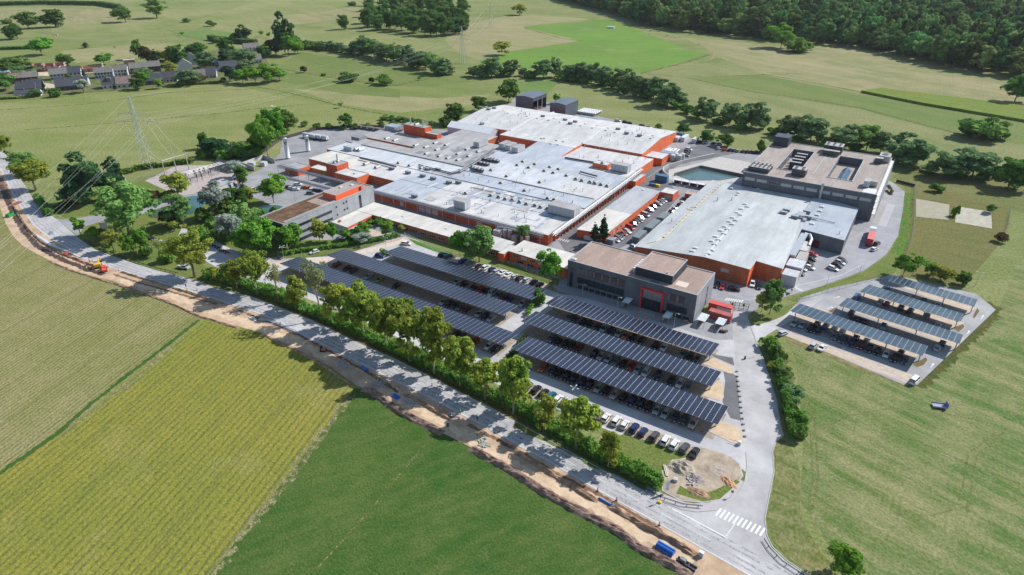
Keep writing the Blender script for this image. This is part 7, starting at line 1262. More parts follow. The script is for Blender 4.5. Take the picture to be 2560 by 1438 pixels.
for i, (px, py, lx, lab) in enumerate(((85,180,16, 'left red brick house shell under scaffolding'),(138,178,17, 'middle red brick house shell under scaffolding, below the crane'),(207,182,34, 'long red brick shell under scaffolding, right of the crane'))):
 x, y = G(px, py); th = thing('house_shell', lab, 'house shell', (x, y, 0), HA, 'house shells on the building site', False); X = lx / 2; h = 6.4 if i < 2 else 4.4; m = MB()
 for (x0, x1, y0, y1) in ((-X, X, 0,.4),(-X, X, 8.6,9),(-X, -X + .4,.4,8.6),(X - .4, X, .4,8.6),(-.2,.2,.4,8.6)): m.box(x0, x1, y0, y1,0, h if y1 > 1 or abs(x0 - x1) < 1 else h - 1.5)
 m.build('wall', brick, th)
 for k in range(max(2, int(lx / 5))):
  u = -X + 1.5 + k * 5
  for z in (.8,3.6)[:2 if i < 2 else 1]: MB().box(u, u + 1.5,-.06,-.005, z, z + 1.5).build('window_opening', fan, th)
 m = MB()
 for s_ in (-1,1):
  for z in (2,4,6): m.box(s_ * (X + .5) - .5, s_ * (X + .5) + .5,-.5,9.5, z, z + .1)
  for yy in range(0,10,3): m.tube([(s_ * (X + 1), yy, 0),(s_ * (X + 1), yy, h + 1.5)], .06,4)
 for u in range(int(-X), int(X) + 1,3): m.tube([(u, -1,0),(u, -1, h)], .06,4)
 for z in (2,4): m.box(-X, X, -1.2,-.4, z, z + .1)
 m.build('scaffolding', scaf, th)
sheet('building_site', [(230,172),(318,163),(330,172),(260,180),(120,190),(60,188),(60,178)], M('site sand', (.5,.40,.31),.95, var=.15, scale=.3),.05)
sheet('path', [(100,205),(140,212),(135,222),(105,217)], paver, .05); sheet('path', [(510,185),(560,162),(575,160),(570,172),(530,186)], M('pale drive', (.45,.43,.42),.9),.05)
gardens = field('garden grass', (.06,.10,.025),(.11,.12,.04),(.22,.19,.1),.06,.3,.6, None, None, .5); sheet('lawn', [(-20,250),(60,246),(150,237),(300,227),(440,214),(560,204),(700,200),(650,125),(560,120),(440,150),(320,165),(200,170),(100,170),(-20,180)], gardens, .045)
x, y = G(325,160); th = thing('site_office', 'ochre site hut with white flat roof at the building site', 'hut', (x, y, 0), HA, None, False); MB().box(-5,5,-2,2,0,4).build('wall', M('ochre timber', (.45,.27,.12),.8), th); MB().box(-5.3,5.3,-2.3,2.3,4,4.3).build('roof', whitem, th); MB().box(-.5,.5,-2.06,-2.01,0,2).build('door', render_d, th)
th = thing('tower_crane', 'yellow and grey tower crane over the red brick shells', 'crane', (*G(154,152),0)); x, y = G(154,152); m = MB(); hc = 26
for sx in (-.7,.7):
 for sy in (-.7,.7): m.tube([(x + sx, y + sy, 0),(x + sx, y + sy, hc)], .1,4,0)
for k in range(13): z = k * 2; m.tube([(x - .7, y - .7, z),(x + .7, y - .7, z + 2)], .06,4); m.tube([(x + .7, y - .7, z),(x + .7, y + .7, z + 2)], .06,4)
m.build('mast', M('crane ochre', (.42,.25,.05),.6), th); m = MB(); v = Vector((math.cos(HA + 2.2), math.sin(HA + 2.2),0)); top = Vector((x, y, hc)); m.tube([top - v * 8, top + v * 22], .35,4); m.tube([top - v * 8, top + Vector((0,0,4)), top + v * 18], .08,4); m.tube([top, top + Vector((0,0,4))], .2,4); m.build('jib', M('crane grey', (.35,.34,.3),.6), th); c = top - v * 7.5; MB().box(c.x - 1, c.x + 1, c.y - 1, c.y + 1, c.z - 1.8, c.z).build('counterweight', concrete, th)
tl = []
for i in range(46):
 px = rnd.uniform(0,690); up = 230 - (px / 690) * 52; tl.append((px, up - rnd.choice([0,0,18,34,46,60]) * (.8 + px / 1500) + rnd.uniform(-3,5)))
special = [(15,225,188,52, 'oak'),(40,178,150,70, 'oak'),(22,186,160,50, 'oak'),(60,190,168,50, 'willow'),(165,165,138,40, 'oak'),(260,162,136,42, 'bright'),(348,148,105,26, 'oak'),(370,160,118,32, 'copper'),(395,166,126,44, 'spruce'),(420,165,128,40, 'olive'),(445,164,118,52, 'oak'),(497,146,112,52, 'oak'),(512,170,132,38, 'willow'),(355,190,170,36, 'willow'),(430,190,156,30, 'olive'),(210,232,200,32, 'silver'),(140,242,222,28, 'shrub'),(95,242,226,28, 'shrub'),(345,224,198,38, 'oak'),(362,212,182,30, 'bright'),(398,222,200,24, 'bright'),(470,212,176,50, 'willow'),(500,205,186,30, 'copper'),(562,168,118,30, 'spruce'),(570,156,104,34, 'oak'),(580,160,124,40, 'willow'),(575,205,164,34, 'pine'),(600,168,130,34, 'light'),(625,168,125,36, 'willow'),(612,182,154,34, 'willow'),(608,208,176,44, 'bright'),(640,210,172,46, 'bright'),(670,208,166,50, 'bright'),(700,202,172,42, 'bright'),(660,145,116,36, 'oak'),(690,138,98,42, 'copper'),(714,138,62,44, 'dark'),(722,140,90,52, 'bright'),(745,134,108,34, 'bright'),(590,106,84,30, 'oak'),(610,106,74,36, 'dark'),(545,107,92,24, 'shrub'),(115,234,200,10, 'spruce'),(288,226,210,9, 'spruce'),(215,205,172,12, 'spruce'),(178,205,188,18, 'shrub')]
for i, t in enumerate(special):
 n_ = ('left' if t[0] < 230 else 'middle' if t[0] < 460 else 'right'); row_ = [s for s in special if s[4] == t[4] and ('left' if s[0] < 230 else 'middle' if s[0] < 460 else 'right') == n_]; row_.sort()
 plant(t[0], t[1], t[2], t[3], t[4], f'{WORDS[t[4]]}, {ORD[row_.index(t)] + " of its kind" if len(row_) > 1 else "the only one"} from the left in the {n_} hamlet part', 'trees of the hamlet')
# ------------------------------------------------------------------ pylons, wires, substation
lat = M('pale lattice steel', (.40,.42,.36),.6, var=.1)
def pylon(px, py, h, label, ax):
 x, y = G(px, py); th = thing('power_pylon', label, 'pylon', (x, y, 0), ax, 'high voltage pylons', False); m = MB(); bw = h * .085; tw = .45; kn = h * .62
 hw = lambda z: bw + (1.1 - bw) * z / kn if z < kn else 1.1 + (.35 - 1.1) * (z - kn) / (h - kn); n = 12; zs = [h * (1 - (1 - i / n) ** 1.25) for i in range(n + 1)]
 for sx in (-1,1):
  for sy in (-1,1): m.tube([(sx * hw(z), sy * hw(z), z) for z in (0, kn, h)], .13,4)
 for i in range(n):
  a, b = hw(zs[i]), hw(zs[i + 1])
  for s_ in (-1,1):
   m.tube([(-a, s_ * a, zs[i]),(b, s_ * b, zs[i + 1])], .07,4); m.tube([(a, s_ * a, zs[i]),(-b, s_ * b, zs[i + 1])], .07,4); m.tube([(s_ * a, -a, zs[i]),(s_ * b, b, zs[i + 1])], .07,4); m.tube([(s_ * a, a, zs[i]),(s_ * b, -b, zs[i + 1])], .07,4)
 m.build('lattice_tower', lat, th); tips = []
 for z, w in ((h * .66,11.5),(h * .76,8.6)):
  c = MB()
  for s_ in (-1,1):
   for sy in (-.6,.6): c.tube([(s_ * .8, sy, z),(s_ * w, 0, z + .2)], .09,4); c.tube([(s_ * .8, sy, z + 1.3),(s_ * w, 0, z + .2)], .08,4)
   for k in range(1,5): u = .8 + (w - .8) * k / 5; c.tube([(s_ * u, -.6 * (1 - k / 5), z),(s_ * (u - .7),.6 * (1 - k / 5), z + 1.2 * (1 - k / 5))], .06,4)
  c.build('cross_arm', lat, th)
  for s_ in (-1,1):
   for u in ((w, w * .55) if z < h * .7 else (w,)): MB().cyl(s_ * u, 0, z - 1.5, z + .1,.12,6).build('insulator', M('insulator', (.16,.17,.18),.3), th); tips.append((s_ * u, 0, z - 1.5))
 tips.append((0,0, h)); ca, sa = math.cos(ax), math.sin(ax); return [(x + ca * t[0] - sa * t[1], y + sa * t[0] + ca * t[1], t[2]) for t in tips]
p1, p2, p3 = G(372,420), G(1157,158), G(1227,68); d12 = math.atan2(p2[1] - p1[1], p2[0] - p1[0]); d23 = math.atan2(p3[1] - p2[1], p3[0] - p2[0])
tA = pylon(372,420,40, 'nearest lattice pylon, beside the substation', .573); tB = pylon(1157,158,35, 'middle distance lattice pylon standing by the far hedgerow', d12 + PI / 2); tC = pylon(1227,70,33, 'farthest lattice pylon, beyond the copse', d23 + PI / 2)
cab = M('bright cable', (.5,.51,.48),.5)
def wire(a, b, sag, r=.06, n=14):
 return [(a[0] + (b[0] - a[0]) * i / n, a[1] + (b[1] - a[1]) * i / n, a[2] + (b[2] - a[2]) * i / n - sag * 4 * (i / n) * (1 - i / n)) for i in range(n + 1)]
def line(A, B, sag, label, r=.06):
 th = thing('power_lines', label, 'power lines', A[0])
 for a, b in zip(A, B): MB().tube(wire(a, b, sag), r, 4,0, False).build('cable', cab, th)
line(tA, tB, 7, 'power cables strung from the nearest pylon towards the hedgerow pylon', .022); line(tB, tC, 5, 'power cables beyond the far hedgerow', .03)
far = []
for i, (px, py) in enumerate(((-200,770),(-200,800),(-200,835),(-200,730),(-200,760),(-200,860),(-200,690))): far.append((*G(px, py, 18),18))
o6 = sorted(range(7), key=lambda i: tA[i][0]); line([tA[i] for i in (0,1,2,3,4,5,6)], [far[k] for k in (1,0,4,5,3,2,6)], 2.5, 'bright power cables running from the pylon down over the road bend', .02)
gant = [G(415,443), G(443,433), G(473,425)]
th = thing('substation_gantry', 'steel portal gantry with tall mast in the substation', 'gantry', (*gant[1], 0))
for (x, y), h in zip(gant, (11,17,11)):
 m = MB(); m.tube([(x, y, 0),(x, y, h)], .28,6,0, True, .16); m.build('mast', M('weathered mast', (.40,.37,.33),.7), th)
m = MB(); m.tube([(*gant[0], 9),(*gant[1], 9),(*gant[2], 9)], .22,6); m.tube([(gant[1][0] - 1.5, gant[1][1], 16.8),(gant[1][0] + 1.5, gant[1][1], 16.8)], .1,5); m.build('beam', lat, th)
line([tA[i] for i in (1,3,5)], [(*g_, 9) for g_ in gant], 2, 'power cables dropping from the pylon to the substation gantry', .045)
ins = M('brown insulator', (.10,.075,.06),.3); c0 = Vector(G(470,452)); c1 = Vector(G(560,425)); n_ = 0
th = thing('busbar', 'triple silver busbar tubes on stands in the substation', 'busbars', (*c0,0)); q = (c1 - c0).normalized(); w_ = Vector((-q.y, q.x))
for k in (-2,0,2):
 a, b = c0 + w_ * k, c1 + w_ * k; MB().tube([(*a, 4.2),(*b, 4.2)], .13,8).build('busbar_tube', M('bright tube', (.66,.66,.64),.35, metal=.4), th)
 for i in range(5): p = a.lerp(b, i / 4); MB().cyl(p.x, p.y, 0,4.1,.14,6).build('stand', steel, th)
for i in range(34):
 a, b = rnd.random(), rnd.random(); x, y = G(432 + 120 * a, 470 - 48 * a + 26 * (b - .3) * (1 - .3 * a)); n_ += 1; kind = i % 3
 th = thing('switchgear', ['post insulator on a steel stand', 'disconnector with two arms', 'instrument transformer with dark top'][kind] + ' in the substation yard', 'switchgear', (x, y, 0), rnd.uniform(.1,3), ['substation post insulators', 'substation disconnectors', 'substation transformers'][kind], False)
 MB().cyl(0,0,0,2.3,.13,6).build('stand', steel, th); m = MB()
 for z in range(5): m.cyl(0,0,2.3 + z * .28,2.5 + z * .28,.24,8)
 m.build('insulator', ins, th)
 if kind == 1: m = MB(); m.tube([(-1.6,0,3.7),(1.6,0,3.9)], .08,5); m.build('arm', steel, th)
 if kind == 2: MB().cyl(0,0,3.7,4.4,.35,8).build('head', ins, th)
# ------------------------------------------------------------------ fences, rails, lamps, signs
def fence(px, h, label, post=3., mat=None, rails=4, uv=False, mesh=.5, cat='fence', name='wire_fence', dark=None, solid=False):
 pts = [Vector(p) for p in px] if uv else [Vector(G(*p)) for p in px]; th = thing(name, label, cat, (*pts[0], 0)); mt = mat or M('fence wire', (.26,.27,.27),.6, metal=.3); m = MB()
 if solid:
  for i in range(len(pts) - 1):
   a, b = pts[i], pts[i + 1]; n_ = Vector((-(b - a).y, (b - a).x)).normalized() * .04; m.prism([a - n_, b - n_, b + n_, a + n_], .1, h)
 else:
  for k in range(rails): z = .15 + (h - .2) * k / (rails - 1); m.tube([(p.x, p.y, z) for p in pts], .018 if rails > 2 else .05,3,0, False)
  if mesh:
   for p in resample(pts, mesh): m.box(p.x - .012, p.x + .012, p.y - .012, p.y + .012,.1, h)
 m.build('mesh_panel', mt, th); m = MB()
 ps = resample(pts, post)
 if len(ps) <= 60:
  for p in ps: MB().box(p.x - .05, p.x + .05, p.y - .05, p.y + .05,0, h + .1).build('post', mt, th)
 else:
  for p in ps: m.box(p.x - .05, p.x + .05, p.y - .05, p.y + .05,0, h + .1)
  o = m.build('posts', mt, th)
 return th
dkf = M('dark fence', (.06,.055,.05),.8, var=.2)
fence([(560,412),(640,400),(700,352),(790,326),(905,318),(960,322)], 2.0, 'dark screen fence behind the tank yard', 5, dkf, 2, False, 0, 'fence', 'screen_fence', None, True)
fence([(640,662),(700,652),(770,644),(850,632),(930,618),(1000,600),(1013,590)], 1.9, 'wire fence along the canteen garden hedge', 4); fence([(1013,590),(1080,622),(1130,640),(1200,660)], 1.6, 'pale fence below the canteen wing windows', 3, M('pale fence', (.45,.45,.43),.6)); fence([(1240,655),(1300,672),(1360,700),(1395,715)], 1.8, 'wire fence below the gatehouse wing', 3)
fence([(2286,468),(2285,520),(2280,590),(2262,650)], 2.2, 'grey wire fence beside the sand courts', 4, M('weathered fence', (.33,.34,.33),.7)); fence([(2240,456),(2286,468)], 1.6, 'dark fence at the head of the laboratory road', 4, dkf, 2, False, 0, 'fence', 'screen_fence', None, True); fence([(2526,522),(2518,570),(2500,605)], 1.6, 'wire fence on the right of the rough ground', 4, M('weathered fence', (.33,.34,.33),.7)); fence([(1990,752),(2050,737),(2130,716),(2205,694)], 1.8, 'wire fence between the yard and the right hand lot', 3)
fence([(320,462),(365,445),(420,430)], 2, 'wire fence round the pylon and substation', 4); fence([(120,520),(180,505),(240,490)], 1.6, 'wire fence along the side road hedge', 4); fence([(366,476),(400,488),(420,500)], 2, 'wire fence panel beside the pond path', 3)
for px in ([(310,448),(318,458)],): fence(px, 2.6, 'white tubular gate frame by the dark trees', 1.5, whitem, 3, False, 0, 'gate', 'field_gate')
gr = M('black guard rail', (.03,.03,.032),.5, metal=.3)
def rail(px, label, step=2.6):
 pts = off([Vector(G(*p)) for p in px], .9); th = thing('guard_rail', label, 'guard rail', (*pts[0], 0)); m = MB()
 m.tube([(p.x, p.y, .78) for p in pts], .08,5,0, False); m.tube([(p.x, p.y, .5) for p in pts], .05,4,0, False); m.build('rail', gr, th); m = MB(); ps = resample(pts, step)
 for p in ps[:100]: MB().box(p.x - .06, p.x + .06, p.y - .06, p.y + .06,0,.82).build('post', gr, th)
rail([(205,603),(238,624),(288,643),(350,664),(385,675),(440,688)], 'black guard rail below the verge lawn trees'); rail([(538,720),(640,747),(690,767),(780,802),(890,855),(990,900),(1090,950),(1166,990)], 'black guard rail beside the shaded roadside trees'); rail([(1170,992),(1241,1028),(1347,1087),(1397,1117),(1480,1162),(1570,1210),(1645,1252),(1705,1272),(1757,1277)], 'black guard rail curving into the junction')
pts = [(1918,1350),(1932,1372),(1960,1402),(2000,1428),(2030,1446)]; rail(pts[::-1], 'black guard rail on the right of the junction')
def lamp(px, h, label, arms=1):
 x, y = G(*px); th = thing('lamp_post', label, 'street lamp', (x, y, 0),0, 'lamp posts', False); MB().tube([(0,0,0),(0,0, h)], .09,8,0, True, .05).build('pole', steel, th)
 for k in range(arms): a = 2 * PI * k / arms; m = MB(); m.tube([(0,0, h - .1),(math.cos(a) * .9, math.sin(a) * .9, h)], .04,5); m.obox(math.cos(a) * 1.1, math.sin(a) * 1.1, h - .05, h + .07,.6,.25, a); m.build('lamp_head', M('lamp head', (.5,.52,.53),.4), th)
for px, h, lab, ar in (((711,653),6.5, 'four headed lamp post by the shaded black car', 4),((966,626),6, 'lamp post between the rear carports and the clipped hedge', 2),((1434,1008),5.6, 'lamp post in the open car row by the hedge', 4),(kZ(865,1010),6, 'lamp post between the shelter and the front carport', 1),(kZ(400,815),5.5, 'lamp post before the left part of the head office', 1),(kZ(1618,1230),6, 'lamp post in front of the right office windows', 1),((2147,689),5, 'lamp post on the curve below the yard', 1),((2066,715),5, 'lamp post where the yard fence bends', 1),((2437,716),6, 'lamp post behind the right carports', 2),(wZ(540,1190),6, 'lamp post beside the access road gate', 1),(iZ(-235,-70),5, 'lamp post at the motorbike row', 1),((382,648),6, 'white lamp pole on the verge lawn', 1),((739,505),5, 'lamp post in the small office car park', 1)): lamp(px, h, lab, ar)
rw = M('red plastic', (.65,.03,.025),.5)
def delin(px, label, first=[]):
 x, y = G(*px)
 if first: return dup(first[0], (x, y, .05), rnd.uniform(-.2,.2), None, label, 'warning beacons')
 th = thing('warning_beacon', label, 'beacon', (x, y, .05),.01, 'warning beacons', False); MB().box(-.25,.25,-.2,.2,0,.12).build('foot', plast, th); MB().box(-.14,.14,-.03,.03,.12,1.1).build('board', whitem, th)
 for z in (.25,.6,.95): MB().prism([(-.145,-.035),(.145,-.035),(.145,.035),(-.145,.035)], [z, z + .12, z + .12, z], [z + .14, z + .26, z + .26, z + .14]).build('red_stripe', rw, th)
 first.append(th); return th
DP = [(75,556),(102,583),(132,608),(212,642),(233,654),(245,658),(270,668),(297,677),(493,726),(533,740),(585,757),(690,775),(1080,965),(1246,1080),(1303,1096),(1377,1132),(1494,1228),(1541,1252),(1648,1314)]
for i, p in enumerate(DP): delin(p, f'red and white warning beacon, {ORD[i]} from the left along the road works')
for i, (px, py, c, lab) in enumerate((((1755),1080, rw, 'red traffic cone under the front carport end'),(565,466, M('orange plastic', (.8,.12,.02),.5), 'left orange cone by the lodge'),(498,470, M('orange plastic', (.8,.12,.02),.5), 'right orange cone by the lodge'))):
 x, y = G(px, py); th = thing('traffic_cone', lab, 'cone', (x, y, .07)); m = MB(); m.cyl(x, y, .1,.8,.2,10, None, .04); m.build('cone', c, th); MB().box(x - .25, x + .25, y - .25, y + .25,.07,.1).build('base', plast, th)
for i in range(13):
 p = Vector(G(1842,930)).lerp(Vector(G(1862,1092)), i / 12); th = thing('kerb_block', f'pale boulder block, {ORD[i]} from the far end beside the access road', 'stone block', (p.x, p.y, .05), rnd.uniform(0,1), 'blocks beside the access road', False); MB().prism([(-.3,-.25),(.3,-.28),(.27,.26),(-.28,.3)], 0,.42).build('block', concrete, th)
th = thing('road_gate', 'tall black gate with two round dark signs across the access road', 'gate', (*G(*wZ(650,860)),0)); a, b = Vector(G(*wZ(510,875))), Vector(G(*wZ(880,915)))
for i in range(5): p = a.lerp(b, i / 4); MB().box(p.x - .07, p.x + .07, p.y - .07, p.y + .07,0,2.6).build('post', fan, th)
m = MB()
for z in (.2,1.2,2.3): m.tube([(*a, z),(*b, z)], .05,4)
for p in resample([a, b], .25): m.box(p.x - .012, p.x + .012, p.y - .012, p.y + .012,.2,2.3)
m.build('bars', fan, th); d = (b - a).normalized(); nn = Vector((d.y, -d.x))
for t in (.12,.72): p = a.lerp(b, t) + nn * .08; MB().tube([(p.x, p.y, 1.7),(p.x + nn.x * .05, p.y + nn.y * .05,1.7)], .42,16).build('round_sign', M('dark round sign', (.03,.025,.04),.4), th)
th = thing('mesh_gate', 'pair of steel mesh gates before the red portal', 'gate', (*G(*kZ(1260,1080)),0))
for s0, s1 in ((1160,1245),(1268,1352)):
 a, b = Vector(G(*kZ(s0,1080 + (s0 - 1160) * .28))), Vector(G(*kZ(s1,1080 + (s1 - 1160) * .28))); m = MB(); m.tube([(*a, 0),(*a, 2.3),(*b, 2.3),(*b, 0)], .06,5); m.build('gate_frame', steel, th); m = MB()
 for p in resample([a, b], .2): m.box(p.x - .012, p.x + .012, p.y - .012, p.y + .012,.1,2.25)
 m.build('gate_mesh', steel, th)
a, b = Vector(G(*kZ(960,1080))), Vector(G(*kZ(1900,1190)))
fence([tuple(G(*kZ(1010,1030))), tuple(G(*kZ(1160,1075)))], 1.6, 'mesh fence left of the steel gates', 2, steel, 4, True); fence([tuple(G(*kZ(1355,1130))), tuple(G(*kZ(1480,1165)))], 1.6, 'mesh fence right of the steel gates', 2, steel, 4, True)
for i, (px, lab) in enumerate(((kZ(1130,1070), 'orange seat block left of the mesh gates'),(kZ(1245,1100), 'orange seat block between the mesh gates'),(kZ(1780,1138), 'orange seat block below the right office windows'),(kZ(2115,1270), 'small orange block before the ribbed shelter'),(kZ(1815,1165), 'orange bollard at the office corner'))):
 x, y = G(*px); th = thing('seat_block', lab, 'seat block', (x, y, .07),.2, 'orange seat blocks', False); MB().obox(0,0,0,.5,1.5 if i < 3 else .6,.5,0).build('block', M('terracotta block', (.55,.26,.15),.8), th)
th = thing('boom_barrier', 'raised boom barrier with small white cabinet at the car park exit', 'barrier', (*G(1848,1112),0)); x, y = G(1848,1112); MB().box(x - .4, x + .4, y - .4, y + .4,0,1.2).build('cabinet', whitem, th); MB().tube([(x, y, 1),(x - 2.6, y - .4,.9)], .06,5).build('boom', rw, th)
th = thing('boom_barrier', 'dark boom barrier across the access road', 'barrier', (*G(1862,898),0)); x, y = G(1862,898); MB().box(x - .25, x + .25, y - .25, y + .25,0,1.1).build('cabinet', darksteel, th); x2, y2 = G(1892,892); MB().tube([(x, y, 1),(x2, y2,1)], .07,5).build('boom', whitem, th)
def flag(px, h, cols, label, lean):
 x, y = G(*px); th = thing('flag', label, 'flag', (x, y, 0),0, 'flags at the lodge'); MB().tube([(x, y, 0),(x, y, h)], .07,6,0, True, .04).build('pole', whitem, th); L_ = 3.0; n = 10; m = MB(); k = len(cols); H_ = 2.4
 for i in range(n):
  for j in range(k):
   P = lambda u, v: (x + .05 + L_ * u * .8 * lean, y - L_ * u * .25 + .22 * math.sin(u * 7), h - .1 - H_ * v - 1.2 * u * u)
   m.face([P(i / n, j / k), P(i / n, (j + 1) / k), P((i + 1) / n, (j + 1) / k), P((i + 1) / n, j / k)], j)
 m.build('cloth', [M('flag ' + str(c), c, .7, var=.03) for c in cols], th)
flag(nZ(1625,700),8, [(.01,.03,.25),(.7,.7,.7),(.02,.06,.35)], 'blue and white flag beside the lodge', -.9); flag(nZ(1645,740),6.4, [(.75,.12,.08),(.8,.8,.78),(.10,.35,.65)], 'red, white and light blue flag by the parked cars', 1.1)
th = thing('feather_banner', 'curved white and blue feather banner at the end of the hedge', 'banner', (*G(1663,1232),0)); x, y = G(1663,1232); MB().tube([(x, y, 0),(x, y, 3.2),(x + .35, y + .1,4.3)], .03,5).build('pole', whitem, th); MB().prism([(x + .02, y - .02),(x + .75, y + .1),(x + .75, y + .13),(x + .02, y + .01)], [.9,1.1,1.1,.9], [4.2,3.9,3.9,4.2]).build('cloth', M('banner cloth', (.45,.60,.72),.6, var=.25, scale=1.2, col2=(.75,.77,.78)), th)
th = thing('traffic_light', 'mobile traffic light with yellow battery box at the kerb', 'traffic light', (*G(1649,1257),0)); x, y = G(1649,1257); MB().tube([(x, y, 0),(x, y, 2)], .05,5).build('pole', steel, th); MB().box(x - .16, x + .16, y - .14, y + .14,1.8,2.7).build('signal_head', fan, th); MB().box(x - .4, x + .4, y - .3, y + .3,0,.5).build('battery_box', M('battery yellow', (.7,.45,.03),.5), th)
th = thing('traffic_light', 'mobile traffic light on the road works near the second bend', 'traffic light', (*G(468,727),0)); x, y = G(468,727); MB().tube([(x, y, 0),(x, y, 2)], .05,5).build('pole', steel, th); MB().box(x - .16, x + .16, y - .14, y + .14,1.8,2.7).build('signal_head', fan, th); MB().box(x - .4, x + .4, y - .3, y + .3,0,.5).build('battery_box', M('battery orange', (.55,.3,.15),.5), th)
th = thing('site_sign', 'white and orange angled sign board beside the huge pale tree', 'sign', (*G(262,572),0),.6, None, False); MB().prism([(-1.6,-.15),(1.6,-.15),(1.6,.15),(-1.6,.15)], 0,3.2).build('board', whitem, th); MB().prism([(-1.7,-.2),(-1.3,-.2),(-1.3,.2),(-1.7,.2)], 0,3.3).build('edge', M('orange edge', (.75,.18,.05),.5), th)
th = thing('tilt_sign', 'blue road works sign board on the carriageway near the bend', 'sign', (*G(127,585),.06),.4, None, False); MB().prism([(-.9,-.6),(.9,-.6),(.9,.6),(-.9,.6)], [.05,.05,.8,.8], [.1,.1,.85,.85]).build('panel', M('blue sign', (.25,.33,.42),.5), th); MB().box(-.2,.2,-.75,-.6,0,.4).build('weight', rw, th)
for px, lab in (((1828,1243), 'small dark sign post on the junction island'),(wZ(1735,600), 'small red and white sign post by the yard crossing')): x, y = G(*px); th = thing('sign_post', lab, 'sign', (x, y, 0)); MB().tube([(x, y, 0),(x, y, 2.2)], .04,5).build('pole', steel, th); MB().box(x - .3, x + .3, y - .03, y + .03,1.5,2.2).build('plate', M('sign plate', (.10,.11,.15),.5), th)
th = thing('advertising_trailer', 'purple grey open trailer with upright tail panel in the right field', 'trailer', (*G(2347,1018),0),.35, None, False); m = MB(); m.box(-2.2,2.2,-1.3,1.3,.5,.7); m.box(-2.2,2.2,-1.3,-1.22,.7,1.1); m.box(-2.2,2.2,1.22,1.3,.7,1.1); m.build('bed', M('purple grey bed', (.25,.25,.34),.6), th); MB().box(2.2,2.3,-1.3,1.3,.5,2.4).build('tail_panel', M('violet panel', (.16,.16,.42),.5), th)
for u in (-.8,.8): MB().tube([(u, -1.3,.35),(u, 1.3,.35)], .35,10).build('wheel', tyre, th)
bpy.data.objects['advertising_trailer'].scale = (.8,.8,.8)
# ------------------------------------------------------------------ road works: machines, pipes, stones, people
x, y = G(262,677); th = thing('dumper', 'small orange red site dumper on the sandy works strip', 'dumper', (x, y, .04),-.45, None, False); red = M('dumper red', (.72,.08,.03),.45)
m = MB(); m.prism([(.2,-.8),(2.0,-.8),(2.0,.8),(.2,.8)], .6, [1.3,1.15,1.15,1.3]); m.box(-.6,.2,-.6,.6,.6,1.0); m.build('body', red, th); m = MB(); m.prism([(-2.0,-.8),(-.5,-.8),(-.5,.8),(-2.0,.8)], .7, [1.7,1.3,1.3,1.7]); m.build('skip', red, th); MB().tube([(.3,-.5,1),(.3,-.5,2.2),(.3,.5,2.2),(.3,.5,1)], .05,5).build('roll_bar', fan, th)
for u in (-1.3,1.2):
 for s_ in (-1,1): MB().tube([(u, s_ * .6,.5),(u, s_ * 1.0,.5)], .5,14).build('wheel', tyre, th)
x, y = G(246,668); th = thing('excavator', 'yellow and white excavator digging in the trench', 'excavator', (x, y, .04),-.5, None, False); yel = M('excavator yellow', (.62,.38,.04),.5)
for s_ in (-1,1): MB().prism([(-1.7, s_ * 1.1 - .25),(1.7, s_ * 1.1 - .25),(1.7, s_ * 1.1 + .25),(-1.7, s_ * 1.1 + .25)], 0,.8).build('track', fan, th)
m = MB(); m.box(-.4,2.0,-1.2,1.2,.9,1.8); m.box(1.0,2.0,-1.15,1.15,1.8,2.0); m.build('body', yel, th); MB().box(-1.4,-.4,-1.1,.1,.9,2.6).build('cab', M('cab white', (.6,.6,.6),.4), th); MB().box(-1.43,-1.4,-1.0,0,1.3,2.5).build('windscreen', cglass, th)
m = MB(); m.tube([(-1.0,.5,1.3),(-2.6,.7,3.1),(-4.4,.8,2.1)], .22,6); m.tube([(-4.4,.8,2.1),(-4.7,.8,.6)], .18,6); m.build('boom', yel, th); MB().prism([(-5.2,.4),(-4.3,.4),(-4.3,1.2),(-5.2,1.2)], -.1,.7).build('bucket', fan, th)
x, y = G(168,638); th = thing('cable_drum', 'orange red ball shaped reel on the trench edge', 'reel', (x, y, 0)); MB().tube([(x - .5, y, .75),(x + .5, y, .75)], .75,16).build('reel', red, th); MB().tube([(x - .56, y, .75),(x + .56, y, .75)], .25,8).build('hub', steel, th)
MBt = MB(); pp2 = [Vector(G(*p)) for p in ((172,642),(190,652),(210,660),(230,672))]; MBt.tube([(p.x, p.y, .12) for p in pp2], .1,5); tag(MBt.build('hose', M('red hose', (.6,.06,.05),.5)), 'red hose lying along the trench edge', 'hose')
x, y = G(26,541); th = thing('waste_skip', 'green skip beside the far trench', 'skip', (x, y, .04),-1.1, None, False); gm = M('skip green', (.03,.25,.07),.5); m = MB()
for q in ((-1.6,1.6,-.9,-.82),(-1.6,1.6,.82,.9),(-1.6,-1.52,-.82,.82),(1.52,1.6,-.82,.82)): m.box(*q, .1,1.5)
m.build('side', gm, th); MB().box(-1.52,1.52,-.82,.82,.1,.2).build('floor', M('skip floor', (.03,.12,.05),.8), th)
x, y = G(40,512); th = thing('trench_box', 'long reddish steel trench box at the roadside', 'trench box', (x, y, .04),-1.15, None, False); MB().box(-3,3,-.8,-.6,0,.8).build('side', M('rust brown', (.20,.08,.06),.7), th); MB().box(-3,3,.6,.8,0,.8).build('side', M('rust brown', (.20,.08,.06),.7), th)
for u in (-2,0,2): MB().tube([(u, -.6,.4),(u, .6,.4)], .08,5).build('strut', steel, th)
blu = M('blue pipe plastic', (.02,.12,.42),.35)
